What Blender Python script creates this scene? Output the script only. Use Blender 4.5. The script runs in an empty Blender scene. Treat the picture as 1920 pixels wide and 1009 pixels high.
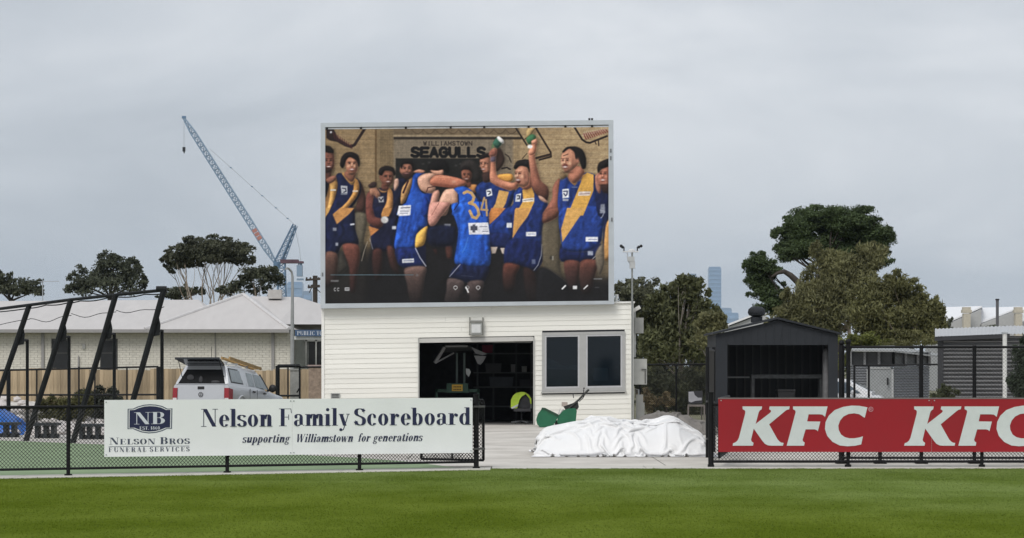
import bpy, bmesh, math, random
import numpy as np
from mathutils import Vector, Matrix, noise as mnoise

random.seed(7)
rng = np.random.default_rng(7)
scene = bpy.context.scene
C = scene.collection

# ------------------------------------------------------------------ camera
F = 4450.0            # focal length in photo pixels (1920 wide)
HZ = 690.0            # photo row of the horizon
EYE = 1.65            # camera height above the oval
cam_d = bpy.data.cameras.new('camera')
cam = bpy.data.objects.new('camera', cam_d); C.objects.link(cam)
cam.location = (0, 0, EYE); cam.rotation_euler = (math.radians(90), 0, 0)
cam_d.sensor_width = 36.0; cam_d.lens = F / 1920.0 * 36.0
cam_d.shift_y = (HZ - 504.5) / 1920.0
cam_d.clip_start = 0.5; cam_d.clip_end = 40000
scene.camera = cam

# ------------------------------------------------------------------ sky, sun, exposure
SUN_EL, SUN_AZ = math.radians(46), math.radians(205)   # azimuth from +Y, clockwise: behind the camera, a little left
world = bpy.data.worlds.new('World'); scene.world = world; world.use_nodes = True
wn = world.node_tree; wn.nodes.clear()
out = wn.nodes.new('ShaderNodeOutputWorld'); bg = wn.nodes.new('ShaderNodeBackground')
sky = wn.nodes.new('ShaderNodeTexSky'); sky.sky_type = 'NISHITA'; sky.sun_disc = False
sky.sun_elevation = SUN_EL; sky.sun_rotation = SUN_AZ; sky.dust_density = 3.0
tc = wn.nodes.new('ShaderNodeTexCoord')
mp = wn.nodes.new('ShaderNodeMapping'); mp.inputs['Scale'].default_value = (2.2, 2.2, 6.5)
mp.inputs['Rotation'].default_value = (0.0, 0.10, 0.3); mp.inputs['Location'].default_value = (0.55, 0.0, 0.35)
n1 = wn.nodes.new('ShaderNodeTexNoise'); n1.inputs['Scale'].default_value = 2.1; n1.inputs['Detail'].default_value = 5; n1.inputs['Roughness'].default_value = 0.52; n1.inputs['Distortion'].default_value = 0.5
cr = wn.nodes.new('ShaderNodeValToRGB')
cr.color_ramp.elements[0].position = 0.32; cr.color_ramp.elements[0].color = (4.35, 4.68, 5.10, 1)
cr.color_ramp.elements[1].position = 0.70; cr.color_ramp.elements[1].color = (6.9, 7.1, 7.4, 1)
e = cr.color_ramp.elements.new(0.5); e.color = (5.45, 5.75, 6.15, 1)
mx = wn.nodes.new('ShaderNodeMix'); mx.data_type = 'RGBA'; mx.inputs['Factor'].default_value = 0.94
L = wn.links.new
L(tc.outputs['Generated'], mp.inputs['Vector']); L(mp.outputs['Vector'], n1.inputs['Vector'])
L(n1.outputs['Fac'], cr.inputs['Fac'])
L(sky.outputs['Color'], mx.inputs[6]); L(cr.outputs['Color'], mx.inputs[7])
L(mx.outputs[2], bg.inputs['Color']); bg.inputs['Strength'].default_value = 0.10
L(bg.outputs['Background'], out.inputs['Surface'])
sun_d = bpy.data.lights.new('sun', 'SUN'); sun_d.energy = 1.5; sun_d.angle = math.radians(28); sun_d.color = (1.0, 0.965, 0.92)
sun = bpy.data.objects.new('sun', sun_d); C.objects.link(sun)
sd = Vector((math.sin(SUN_AZ) * math.cos(SUN_EL), math.cos(SUN_AZ) * math.cos(SUN_EL), math.sin(SUN_EL)))
sun.rotation_euler = (-sd).to_track_quat('-Z', 'Y').to_euler(); sun.location = (0, -30, 60)
vs = scene.view_settings
vs.view_transform = 'Standard'; vs.look = 'None'; vs.exposure = 0.25; vs.gamma = 1.0; vs.use_curve_mapping = False
EXPO = 2.0 ** vs.exposure
scene.cycles.use_denoising = True
scene.cycles.max_bounces = 6; scene.cycles.diffuse_bounces = 3; scene.cycles.transparent_max_bounces = 12

# ------------------------------------------------------------------ helpers
def lin(c):
    return tuple((v / 12.92 if v <= 0.04045 else ((v + 0.055) / 1.055) ** 2.4) for v in [x / 255.0 for x in c])
def PX(px, Y): return (px - 960.0) * Y / F
def PZ(py, Y): return EYE - (py - HZ) * Y / F
def P3(px, py, Y): return Vector((PX(px, Y), Y, PZ(py, Y)))
def GY(py): return EYE * F / (py - HZ)          # depth of a point of the ground seen at row py

MATS = {}
def mat(name, col, rough=0.7, metal=0.0, var=0.12, scale=6.0, bump=0.0, bscale=40.0, spec=0.4, dirt=None, stretch=(1, 1, 1), rnd=0.0, transl=0.0, coat=0.0):
    if name in MATS: return MATS[name]
    m = bpy.data.materials.new(name); m.use_nodes = True
    nt = m.node_tree; b = nt.nodes['Principled BSDF']; lk = nt.links.new
    b.inputs['Roughness'].default_value = rough; b.inputs['Metallic'].default_value = metal
    b.inputs['Specular IOR Level'].default_value = spec
    if coat: b.inputs['Coat Weight'].default_value = coat; b.inputs['Coat Roughness'].default_value = 0.08
    t = nt.nodes.new('ShaderNodeTexCoord'); g = nt.nodes.new('ShaderNodeMapping'); g.inputs['Scale'].default_value = stretch
    lk(t.outputs['Object'], g.inputs['Vector'])
    n = nt.nodes.new('ShaderNodeTexNoise'); n.inputs['Scale'].default_value = scale; n.inputs['Detail'].default_value = 6; n.inputs['Roughness'].default_value = 0.6
    lk(g.outputs['Vector'], n.inputs['Vector'])
    r = nt.nodes.new('ShaderNodeValToRGB'); r.color_ramp.elements[0].position = 0.3; r.color_ramp.elements[1].position = 0.72
    lo = tuple(c * (1 - var) for c in col); hi = tuple(min(1, c * (1 + var)) for c in col)
    if dirt: lo = tuple(a * (1 - var * 2) + d * var * 2 for a, d in zip(col, dirt))
    r.color_ramp.elements[0].color = lo + (1,); r.color_ramp.elements[1].color = hi + (1,)
    lk(n.outputs['Fac'], r.inputs['Fac'])
    src = r.outputs['Color']
    if rnd:
        oi = nt.nodes.new('ShaderNodeObjectInfo'); hs = nt.nodes.new('ShaderNodeHueSaturation')
        mr = nt.nodes.new('ShaderNodeMapRange'); mr.inputs['To Min'].default_value = 1 - rnd; mr.inputs['To Max'].default_value = 1 + rnd
        lk(oi.outputs['Random'], mr.inputs['Value']); lk(mr.outputs['Result'], hs.inputs['Value']); lk(src, hs.inputs['Color']); src = hs.outputs['Color']
    lk(src, b.inputs['Base Color'])
    if bump:
        n2 = nt.nodes.new('ShaderNodeTexNoise'); n2.inputs['Scale'].default_value = bscale; n2.inputs['Detail'].default_value = 4
        lk(g.outputs['Vector'], n2.inputs['Vector'])
        bp = nt.nodes.new('ShaderNodeBump'); bp.inputs['Strength'].default_value = bump; bp.inputs['Distance'].default_value = 0.02
        lk(n2.outputs['Fac'], bp.inputs['Height']); lk(bp.outputs['Normal'], b.inputs['Normal'])
    if transl:
        tr = nt.nodes.new('ShaderNodeBsdfTranslucent'); lk(src, tr.inputs['Color'])
        ms = nt.nodes.new('ShaderNodeMixShader'); ms.inputs['Fac'].default_value = transl
        lk(b.outputs['BSDF'], ms.inputs[1]); lk(tr.outputs['BSDF'], ms.inputs[2]); lk(ms.outputs['Shader'], nt.nodes['Material Output'].inputs['Surface'])
    MATS[name] = m
    return m

def glass_mat(name, tint=(0.02, 0.03, 0.04), clear=0.35):
    if name in MATS: return MATS[name]
    m = bpy.data.materials.new(name); m.use_nodes = True; nt = m.node_tree; lk = nt.links.new
    b = nt.nodes['Principled BSDF']; b.inputs['Base Color'].default_value = tint + (1,); b.inputs['Roughness'].default_value = 0.04
    n = nt.nodes.new('ShaderNodeTexNoise'); n.inputs['Scale'].default_value = 3; r = nt.nodes.new('ShaderNodeMapRange'); r.inputs['To Min'].default_value = 0.02; r.inputs['To Max'].default_value = 0.10
    lk(n.outputs['Fac'], r.inputs['Value']); lk(r.outputs['Result'], b.inputs['Roughness'])
    t = nt.nodes.new('ShaderNodeBsdfTransparent'); t.inputs['Color'].default_value = (0.62, 0.72, 0.78, 1)
    ms = nt.nodes.new('ShaderNodeMixShader'); ms.inputs['Fac'].default_value = clear
    lk(b.outputs['BSDF'], ms.inputs[1]); lk(t.outputs['BSDF'], ms.inputs[2]); lk(ms.outputs['Shader'], nt.nodes['Material Output'].inputs['Surface'])
    MATS[name] = m
    return m

class MB:
    def __init__(s): s.v = []; s.f = []
    def add(s, vs, fs):
        o = len(s.v); s.v += [tuple(p) for p in vs]; s.f += [tuple(i + o for i in f) for f in fs]; return s
    def box(s, c, size, rz=0.0, M=None):
        hx, hy, hz = [a / 2 for a in size]; cs, sn = math.cos(rz), math.sin(rz); vs = []
        for dx, dy, dz in ((-1,-1,-1),(1,-1,-1),(1,1,-1),(-1,1,-1),(-1,-1,1),(1,-1,1),(1,1,1),(-1,1,1)):
            x, y, z = dx*hx, dy*hy, dz*hz
            p = Vector((c[0] + x*cs - y*sn, c[1] + x*sn + y*cs, c[2] + z)); vs.append(M @ p if M else p)
        return s.add(vs, [(3,2,1,0),(4,5,6,7),(0,1,5,4),(1,2,6,5),(2,3,7,6),(3,0,4,7)])
    def hexa(s, b, t):       # bottom quad + top quad (both ccw from above)
        return s.add(list(b) + list(t), [(3,2,1,0),(4,5,6,7),(0,1,5,4),(1,2,6,5),(2,3,7,6),(3,0,4,7)])
    def tube(s, pts, r, n=8, caps=True):
        pts = [Vector(p) for p in pts]; rs = r if isinstance(r, (list, tuple)) else [r] * len(pts)
        o = len(s.v); k = len(pts); up = None
        for i, p in enumerate(pts):
            t = (pts[min(i+1, k-1)] - pts[max(i-1, 0)])
            t = t.normalized() if t.length > 1e-9 else Vector((0, 0, 1))
            if up is None: up = Vector((0, 1, 0)) if abs(t.y) < 0.9 else Vector((1, 0, 0))
            a = t.cross(up); a = a.normalized() if a.length > 1e-6 else t.orthogonal().normalized(); b = a.cross(t).normalized(); up = b
            for j in range(n):
                q = 2*math.pi*j/n + (math.pi/4 if n == 4 else 0); s.v.append(tuple(p + (a*math.cos(q) + b*math.sin(q)) * rs[i]))
        for i in range(k-1):
            for j in range(n):
                s.f.append((o+i*n+j, o+i*n+(j+1) % n, o+(i+1)*n+(j+1) % n, o+(i+1)*n+j))
        if caps: s.f.append(tuple(o+j for j in range(n-1, -1, -1))); s.f.append(tuple(o+(k-1)*n+j for j in range(n)))
        return s
    def bar(s, a, b, w, h=None):      # square bar
        h = h or w; a = Vector(a); b = Vector(b); t = (b - a).normalized(); up = Vector((0, 0, 1)) if abs(t.z) < 0.95 else Vector((0, 1, 0))
        x = t.cross(up).normalized() * w/2; y = x.cross(t).normalized() * h/2
        return s.hexa([a-x-y, a+x-y, a+x+y, a-x+y], [b-x-y, b+x-y, b+x+y, b-x+y])
    def lathe(s, prof, c, n=16, axis=None):
        o = len(s.v); k = len(prof)
        for (r, z) in prof:
            for j in range(n):
                q = 2*math.pi*j/n; p = Vector((r*math.cos(q), r*math.sin(q), z))
                if axis: p = axis @ p
                s.v.append(tuple(p + Vector(c)))
        for i in range(k-1):
            for j in range(n): s.f.append((o+i*n+j, o+i*n+(j+1) % n, o+(i+1)*n+(j+1) % n, o+(i+1)*n+j))
        s.f.append(tuple(o+j for j in range(n-1, -1, -1))); s.f.append(tuple(o+(k-1)*n+j for j in range(n)))
        return s
    def prism(s, pts, d):             # planar polygon (3d points) pushed by vector d, closed
        pts = [Vector(p) for p in pts]; d = Vector(d); n = len(pts)
        return s.add(pts + [p + d for p in pts], [tuple(range(n)), tuple(range(2*n-1, n-1, -1))] + [(i, n+i, n+(i+1) % n, (i+1) % n) for i in range(n)])
    def ball(s, c, r, n=10, sc=(1, 1, 1)):
        prof = [(max(0.001, math.sin(math.pi*i/n)), -math.cos(math.pi*i/n)) for i in range(n+1)]
        o = len(s.v)
        s.lathe(prof, (0, 0, 0), n+2)
        for i in range(o, len(s.v)):
            v = s.v[i]; s.v[i] = (c[0]+v[0]*r*sc[0], c[1]+v[1]*r*sc[1], c[2]+v[2]*r*sc[2])
        return s

def link(o, parent=None):
    C.objects.link(o)
    if parent is not None:
        o.parent = parent; o.matrix_parent_inverse = Matrix.Translation(-world_loc(parent))
    return o
LOCS = {}
def world_loc(o): return LOCS.get(o.name, Vector((0, 0, 0)))
def thing(name, label, cat, loc=(0, 0, 0), group=None, kind=None):
    o = bpy.data.objects.new(name, None); C.objects.link(o); o.location = loc; o.empty_display_size = 0.2
    LOCS[o.name] = Vector(loc); o['label'] = label; o['category'] = cat
    if group: o['group'] = group
    if kind: o['kind'] = kind
    return o
def tag(o, label=None, cat=None, group=None, kind=None):
    if label: o['label'] = label
    if cat: o['category'] = cat
    if group: o['group'] = group
    if kind: o['kind'] = kind
    return o
def mesh(name, mb, m, smooth=False, fix=True):
    me = bpy.data.meshes.new(name); me.from_pydata(mb.v, [], mb.f); me.materials.append(m)
    if fix:
        bm = bmesh.new(); bm.from_mesh(me); bmesh.ops.recalc_face_normals(bm, faces=bm.faces); bm.to_mesh(me); bm.free()
    if smooth:
        for p in me.polygons: p.use_smooth = True
    me.update(); return me
def obj(name, mb, m, parent=None, smooth=False, fix=True, kind=None):
    o = bpy.data.objects.new(name, mesh(name, mb, m, smooth, fix)); link(o, parent)
    if smooth and smooth != 'all':
        try: o.data.set_sharp_from_angle(angle=math.radians(40))
        except Exception: pass
    if kind: o['kind'] = kind
    return o
def npmesh(name, verts, quads, m, parent=None, kind=None, smooth=False, tri=False):
    me = bpy.data.meshes.new(name); k = 3 if tri else 4
    verts = np.asarray(verts, np.float32); quads = np.asarray(quads, np.int32)
    me.vertices.add(len(verts)); me.vertices.foreach_set('co', verts.ravel())
    me.loops.add(quads.size); me.loops.foreach_set('vertex_index', quads.ravel())
    me.polygons.add(len(quads)); me.polygons.foreach_set('loop_start', np.arange(0, quads.size, k, dtype=np.int32))
    me.polygons.foreach_set('use_smooth', np.full(len(quads), bool(smooth)))
    me.update(calc_edges=True); me.validate(); me.materials.append(m)
    o = bpy.data.objects.new(name, me); link(o, parent)
    if kind: o['kind'] = kind
    return o
def copies(parent, me, name, places):      # alike pieces that share one mesh
    for p in places:
        o = bpy.data.objects.new(name, me); C.objects.link(o); o.parent = parent
        o.location = Vector(p[:3]) - world_loc(parent)
        if len(p) > 3: o.rotation_euler = (0, 0, p[3])
        if len(p) > 4: o.scale = p[4]

# shared materials
BLACK = mat('black_steel', (0.012, 0.012, 0.014), 0.45, var=0.3, spec=0.4)
GALV = mat('galvanised', (0.42, 0.44, 0.46), 0.42, 0.55, var=0.12, scale=3)
def add_flat(mb, pts, fn, d):
    """2-D polygon in photo pixels -> flat face on a sign: fn(px, py, d) gives the 3-D point at d metres proud"""
    o = len(mb.v); n = len(pts); mb.v += [tuple(fn(x, y, d)) for x, y in pts]; mb.f.append(tuple(range(o, o+n)))

# ------------------------------------------------------------------ lettering engine (high-contrast serif and plain strokes)
T, TH = 0.205, 0.030
def arcpts(cx, cy, rx, ry, a0, a1, n=22):
    return [(cx + rx*math.cos(math.radians(a0+(a1-a0)*i/n)), cy + ry*math.sin(math.radians(a0+(a1-a0)*i/n))) for i in range(n+1)]
def ring(cx, cy, rx, ry, w, t, a0=0, a1=360):
    o = arcpts(cx, cy, rx, ry, a0, a1, 26); i = arcpts(cx, cy, rx-w, ry-t, a0, a1, 26)
    return [[o[k], o[k+1], i[k+1], i[k]] for k in range(26)]
def rect(x0, x1, y0, y1): return [[(x0, y0), (x1, y0), (x1, y1), (x0, y1)]]
def diag(x0, y0, x1, y1, w): return [[(x0-w/2, y0), (x0+w/2, y0), (x1+w/2, y1), (x1-w/2, y1)]]
def ball2(cx, cy, r): return [arcpts(cx, cy, r, r, 0, 360, 12)[:-1]]
def pen(pts, wv, wh):
    """stroke whose width swells where it runs upright"""
    L_, R_ = [], []
    for i, p in enumerate(pts):
        a = pts[max(i-1, 0)]; b = pts[min(i+1, len(pts)-1)]; dx, dy = b[0]-a[0], b[1]-a[1]; l = math.hypot(dx, dy) or 1
        w = (wh + (wv-wh) * (abs(dy)/l) ** 1.6) / 2; nx, ny = -dy/l, dx/l
        L_.append((p[0]+nx*w, p[1]+ny*w)); R_.append((p[0]-nx*w, p[1]-ny*w))
    return [[L_[k], L_[k+1], R_[k+1], R_[k]] for k in range(len(pts)-1)]
def bez(p, n=12):
    out_ = []
    for k in range(0, len(p)-3, 3):
        for i in range(n + (1 if k+3 >= len(p)-1 else 0)):
            u = i/n; out_.append(tuple((1-u)**3*p[k][j]+3*(1-u)**2*u*p[k+1][j]+3*(1-u)*u*u*p[k+2][j]+u**3*p[k+3][j] for j in (0, 1)))
    return out_
def serif(x0, x1, y): return rect(x0, x1, y, y+TH) if y < 0.5 else rect(x0, x1, y-TH, y)
XH = 0.665
def esses(x, w, h, t):
    return pen(bez([(x+w*.9, h*.80), (x+w*.80, h*1.0), (x+w*.08, h*1.04), (x+w*.10, h*.74), (x+w*.14, h*.50), (x+w*.92, h*.55), (x+w*.92, h*.27), (x+w*.92, h*-.07), (x+w*.16, h*-.03), (x+w*.06, h*.24)]), t, TH*1.3)
def glyphs():
    g = {}
    t = T
    g['o'] = (.60, ring(.30, XH/2, .27, XH/2+.012, t*.95, TH))
    g['c'] = (.54, ring(.30, XH/2, .27, XH/2+.012, t*.95, TH, 40, 322) + ball2(.43, XH*.74, .075))
    g['e'] = (.56, ring(.30, XH/2, .27, XH/2+.012, t*.95, TH, 8, 322) + rect(.14, .55, XH*.5, XH*.5+TH) )
    g['l'] = (.35, rect(.07, .07+t, 0, 1) + serif(0, .35, 0) + serif(-.0, .2, 1))
    g['i'] = (.35, rect(.07, .07+t, 0, XH) + serif(0, .35, 0) + serif(0, .2, XH) + ball2(.07+t/2, .91, .095))
    g['n'] = (.69, rect(.07, .07+t, 0, XH) + serif(0, .34, 0) + serif(0, .2, XH) + rect(.42, .42+t, 0, XH*.72) + serif(.37, .69, 0) + pen(bez([(.26, XH*.66), (.33, XH*1.05), (.53, XH*1.08), (.53, XH*.70)]), t, TH*1.4))
    g['m'] = (1.03, g['n'][1] + rect(.76, .76+t, 0, XH*.72) + serif(.71, 1.03, 0) + pen(bez([(.60, XH*.66), (.67, XH*1.05), (.87, XH*1.08), (.87, XH*.70)]), t, TH*1.4))
    g['u'] = (.69, rect(.07, .07+t, XH*.25, XH) + serif(0, .2, XH) + rect(.42, .42+t, 0, XH) + serif(.36, .5, XH) + serif(.5, .69, 0) + pen(bez([(.18, XH*.28), (.18, -.06), (.40, -.05), (.44, XH*.32)]), t, TH*1.4))
    g['r'] = (.52, rect(.07, .07+t, 0, XH) + serif(0, .38, 0) + serif(0, .2, XH) + pen(bez([(.27, XH*.6), (.30, XH*.95), (.38, XH*1.02), (.44, XH*.9)]), TH*1.5, TH*1.5) + ball2(.43, XH*.83, .085))
    g['s'] = (.47, esses(.03, .40, XH, t*.9))
    g['a'] = (.60, rect(.32, .32+t*.93, .06, XH*.72) + pen(bez([(.43, XH*.68), (.43, XH*1.06), (.16, XH*1.06), (.10, XH*.80)]), t*.8, TH*1.4) + ball2(.13, XH*.76, .08) + ring(.23, XH*.25, .21, XH*.27, t*.85, TH, 60, 320) + pen([(.5, .08), (.55, .02), (.60, .05)], TH, TH))
    g['b'] = (.63, rect(.06, .06+t*.93, 0, 1) + serif(-.02, .12, 1) + ring(.33, XH/2, .27, XH/2+.01, t*.95, TH, -150, 150))
    g['d'] = (.64, rect(.37, .37+t*.93, 0, 1) + serif(.29, .42, 1) + serif(.5, .64, 0) + ring(.29, XH/2, .27, XH/2+.01, t*.95, TH, 30, 330))
    g['p'] = (.63, rect(.06, .06+t*.93, -.3, XH) + serif(-.02, .36, -.3) + ring(.33, XH/2, .27, XH/2+.01, t*.95, TH, -150, 150))
    g['g'] = (.58, ring(.27, XH*.66, .22, XH*.36, t*.75, TH) + ring(.29, -.13, .26, .17, t*.6, TH*1.6) + pen([(.16, .2), (.10, .10), (.3, .05)], t*.5, t*.4) + ball2(.52, XH*.95, .06))
    g['f'] = (.40, rect(.09, .09+t*.93, 0, .8) + serif(0, .38, 0) + rect(0, .38, XH-TH*1.3, XH) + pen(bez([(.19, .78), (.19, 1.03), (.36, 1.05), (.41, .93)]), t*.7, TH*1.6) + ball2(.40, .91, .06))
    g['t'] = (.42, rect(.09, .09+t*.93, .1, .86) + rect(0, .38, XH-TH*1.3, XH) + pen(bez([(.19, .14), (.19, -.04), (.34, -.03), (.41, .12)]), t*.7, TH*1.5))
    g['w'] = (.90, diag(.10, XH, .28, 0, t*.9) + diag(.28, 0, .43, XH, TH*1.4) + diag(.43, XH, .61, 0, t*.9) + diag(.61, 0, .80, XH, TH*1.4) + serif(0, .25, XH) + serif(.7, .9, XH))
    g['y'] = (.62, diag(.13, XH, .34, 0, t*.95) + pen([(.54, XH), (.34, 0), (.26, -.22), (.16, -.28)], TH*1.5, TH*1.5) + ball2(.12, -.23, .085) + serif(0, .30, XH) + serif(.42, .62, XH))
    g['N'] = (.88, rect(.12, .12+TH*1.3, 0, 1) + diag(.20, 1, .70, 0, t*1.05) + rect(.72, .72+TH*1.3, 0, 1) + serif(.0, .28, 0) + serif(0, .2, 1) + serif(.6, .88, 1))
    g['F'] = (.72, rect(.10, .10+t, 0, 1) + rect(0, .66, 1-TH, 1) + serif(0, .42, 0) + rect(.3, .53, .50, .50+TH) + diag(.64, 1, .68, .74, TH*1.2) + rect(.51, .51+TH*1.1, .36, .66))
    g['E'] = (.74, rect(.10, .10+t, 0, 1) + rect(0, .66, 1-TH, 1) + rect(0, .68, 0, TH) + rect(.3, .53, .50, .50+TH) + diag(.64, 1, .68, .76, TH*1.4) + diag(.66, 0, .70, .26, TH*1.4) + rect(.51, .51+TH*1.1, .36, .66))
    g['L'] = (.68, rect(.10, .10+t, 0, 1) + serif(0, .42, 1) + rect(0, .62, 0, TH) + diag(.60, 0, .64, .30, TH*1.4))
    g['S'] = (.62, esses(.05, .52, 1.0, t) + rect(.50, .50+TH, .70, .98) + rect(.05, .05+TH, .02, .3))
    g['O'] = (.80, ring(.40, .5, .38, .515, t, TH))
    g['C'] = (.76, ring(.40, .5, .37, .515, t, TH, 42, 318) + rect(.66, .66+TH, .66, .98) + pen(arcpts(.40, .5, .35, .5, 318, 340, 6), TH*1.3, TH*1.3))
    g['B'] = (.76, rect(.10, .10+t, 0, 1) + rect(0, .45, 1-TH, 1) + rect(0, .45, 0, TH) + rect(.3, .45, .51, .51+TH) + ring(.43, .76, .25, .24, t*.9, TH, -90, 90) + ring(.43, .265, .29, .265, t, TH, -90, 90))
    g['R'] = (.80, rect(.10, .10+t, 0, 1) + rect(0, .45, 1-TH, 1) + serif(0, .42, 0) + rect(.3, .45, .48, .48+TH) + ring(.43, .74, .27, .26, t*.9, TH, -90, 90) + diag(.48, .5, .68, 0, t) + serif(.6, .82, 0))
    g['U'] = (.80, rect(.10, .10+t, .3, 1) + rect(.66, .66+TH*1.3, .3, 1) + serif(0, .42, 1) + serif(.56, .80, 1) + pen(bez([(.205, .32), (.20, -.08), (.68, -.08), (.68, .32)]), t*.8, TH*1.5))
    g['A'] = (.82, diag(.14, 0, .40, 1, TH*1.5) + diag(.66, 0, .40, 1, t) + rect(.22, .58, .30, .30+TH) + serif(.02, .28, 0) + serif(.50, .84, 0))
    g['V'] = (.82, diag(.40, 0, .16, 1, t) + diag(.42, 0, .68, 1, TH*1.5) + serif(.0, .33, 1) + serif(.56, .82, 1))
    g['W'] = (1.15, diag(.33, 0, .13, 1, t) + diag(.35, 0, .56, 1, TH*1.5) + diag(.78, 0, .56, 1, t) + diag(.80, 0, 1.02, 1, TH*1.5) + serif(0, .3, 1) + serif(.9, 1.15, 1))
    g['I'] = (.44, rect(.11, .11+t, 0, 1) + serif(0, .42, 0) + serif(0, .42, 1))
    g['T'] = (.74, rect(.26, .26+t, 0, 1) + rect(.02, .72, 1-TH, 1) + serif(.18, .56, 0) + diag(.03, .74, .06, 1, TH*1.4) + diag(.71, .74, .68, 1, TH*1.4))
    g['P'] = (.72, rect(.10, .10+t, 0, 1) + rect(0, .45, 1-TH, 1) + serif(0, .42, 0) + rect(.3, .45, .46, .46+TH) + ring(.41, .73, .28, .27, t*.9, TH, -90, 90))
    g['.'] = (.24, ball2(.12, .08, .09))
    g['1'] = (.46, rect(.14, .14+t, 0, 1) + serif(.04, .44, 0) + diag(.05, .86, .2, 1, .06))
    g['8'] = (.62, ring(.30, .75, .22, .25, t*.8, TH*1.5) + ring(.30, .26, .27, .27, t*.8, TH*1.5))
    g['6'] = (.62, ring(.31, .30, .27, .31, t*.8, TH*1.5) + pen(bez([(.12, .35), (.12, .8), (.3, 1.0), (.52, .95)]), t*.7, TH*1.8))
    g['0'] = (.62, ring(.31, .5, .28, .51, t*.85, TH*1.5))
    return g
GL = glyphs()
def text_polys(s, x0, x1, y0, y1, cap, slant=0.0, space=0.04, small=0.8, bold=0.0):
    """polygons in photo pixels; baseline from (x0,y0) to (x1,y1); lower case letters drawn as small caps when '^' leads the string"""
    sc_caps = s.startswith('^'); s = s.lstrip('^'); w = 0; items = []
    for ch in s:
        if ch == ' ': w += .34; continue
        k = 1.0
        if sc_caps and ch.islower(): ch = ch.upper(); k = small
        adv, polys = GL[ch]; items.append((w, k, polys)); w += adv*k + space
    w -= space
    res = []
    for off, k, polys in items:
        for p in polys:
            q = []
            for x, y in p:
                u = (off + x*k + slant*y*k*cap/((x1-x0)/w)) / w; q.append((x0 + u*(x1-x0), y0 + (y1-y0)*u - y*k*cap))
            res.append(q)
    return res
def lettering(name, polys, fn, m, parent, base=0.0):
    mb = MB()
    for i, p in enumerate(polys): add_flat(mb, p, fn, base + 0.00025*(i % 37))
    return obj(name, mb, m, parent, fix=False)

# ================================================================== THE SETTING
def sheet(name, pts, z, m):
    mb = MB(); mb.add([(x, y, z) for x, y in pts], [tuple(range(len(pts)))]); o = obj(name, mb, m, fix=False); o['kind'] = 'structure'; return o
M_SOIL = mat('dry_grass_ground', (0.17, 0.165, 0.10), 0.95, var=0.35, scale=0.5, bump=0.3, bscale=8)
mb = MB(); gxs = [-9000, -14.0, -6.05, 9000]; gys = [-200, 70.0, 80.0, 14000]     # one sheet, open where the driveway dips
for y in gys: mb.v += [(x, y, -0.012) for x in gxs]
for j in range(3):
    for i in range(3):
        if (i, j) != (1, 1): mb.f.append((j*4+i, j*4+i+1, j*4+i+5, j*4+i+4))
obj('ground', mb, M_SOIL, fix=False)['kind'] = 'structure'
def drive_z(Y): return -0.012 - max(0.0, Y-74.0)*math.tan(math.radians(4.0))
dys = [70.0, 74.0, 76.0, 78.0, 80.0]; mb = MB()
for y in dys: mb.v += [(-14.0, y, drive_z(y)), (-6.05, y, drive_z(y))]
for i in range(4): mb.f.append((2*i, 2*i+1, 2*i+3, 2*i+2))
n0 = len(mb.v)
for x, k in ((-14.0, 0), (-6.05, 1)):
    for i in range(1, 4): o = len(mb.v); mb.v += [(x, dys[i], drive_z(dys[i])), (x, dys[i+1], drive_z(dys[i+1])), (x, dys[i+1], -0.012), (x, dys[i], -0.012)]; mb.f.append((o, o+1, o+2, o+3))
o = len(mb.v); mb.v += [(-14.0, 80.0, drive_z(80.0)), (-6.05, 80.0, drive_z(80.0)), (-6.05, 80.0, -0.012), (-14.0, 80.0, -0.012)]; mb.f.append((o, o+1, o+2, o+3))
obj('driveway', mb, mat('asphalt', (0.09, .09, .088), .9, var=.25, scale=2, bump=.2, bscale=60), fix=False)['kind'] = 'structure'

# the line of the boundary fence (world), left of the opening and right of it
LA, LB = 39.0222, 0.41889                  # left fence: Y = LA + LB * X
def left_at(px, off=0.0):
    t = (px - 960.0) / F; a = LA + off; X = t*a/(1 - t*LB); return X, a + LB*X
RY = 39.35

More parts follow.
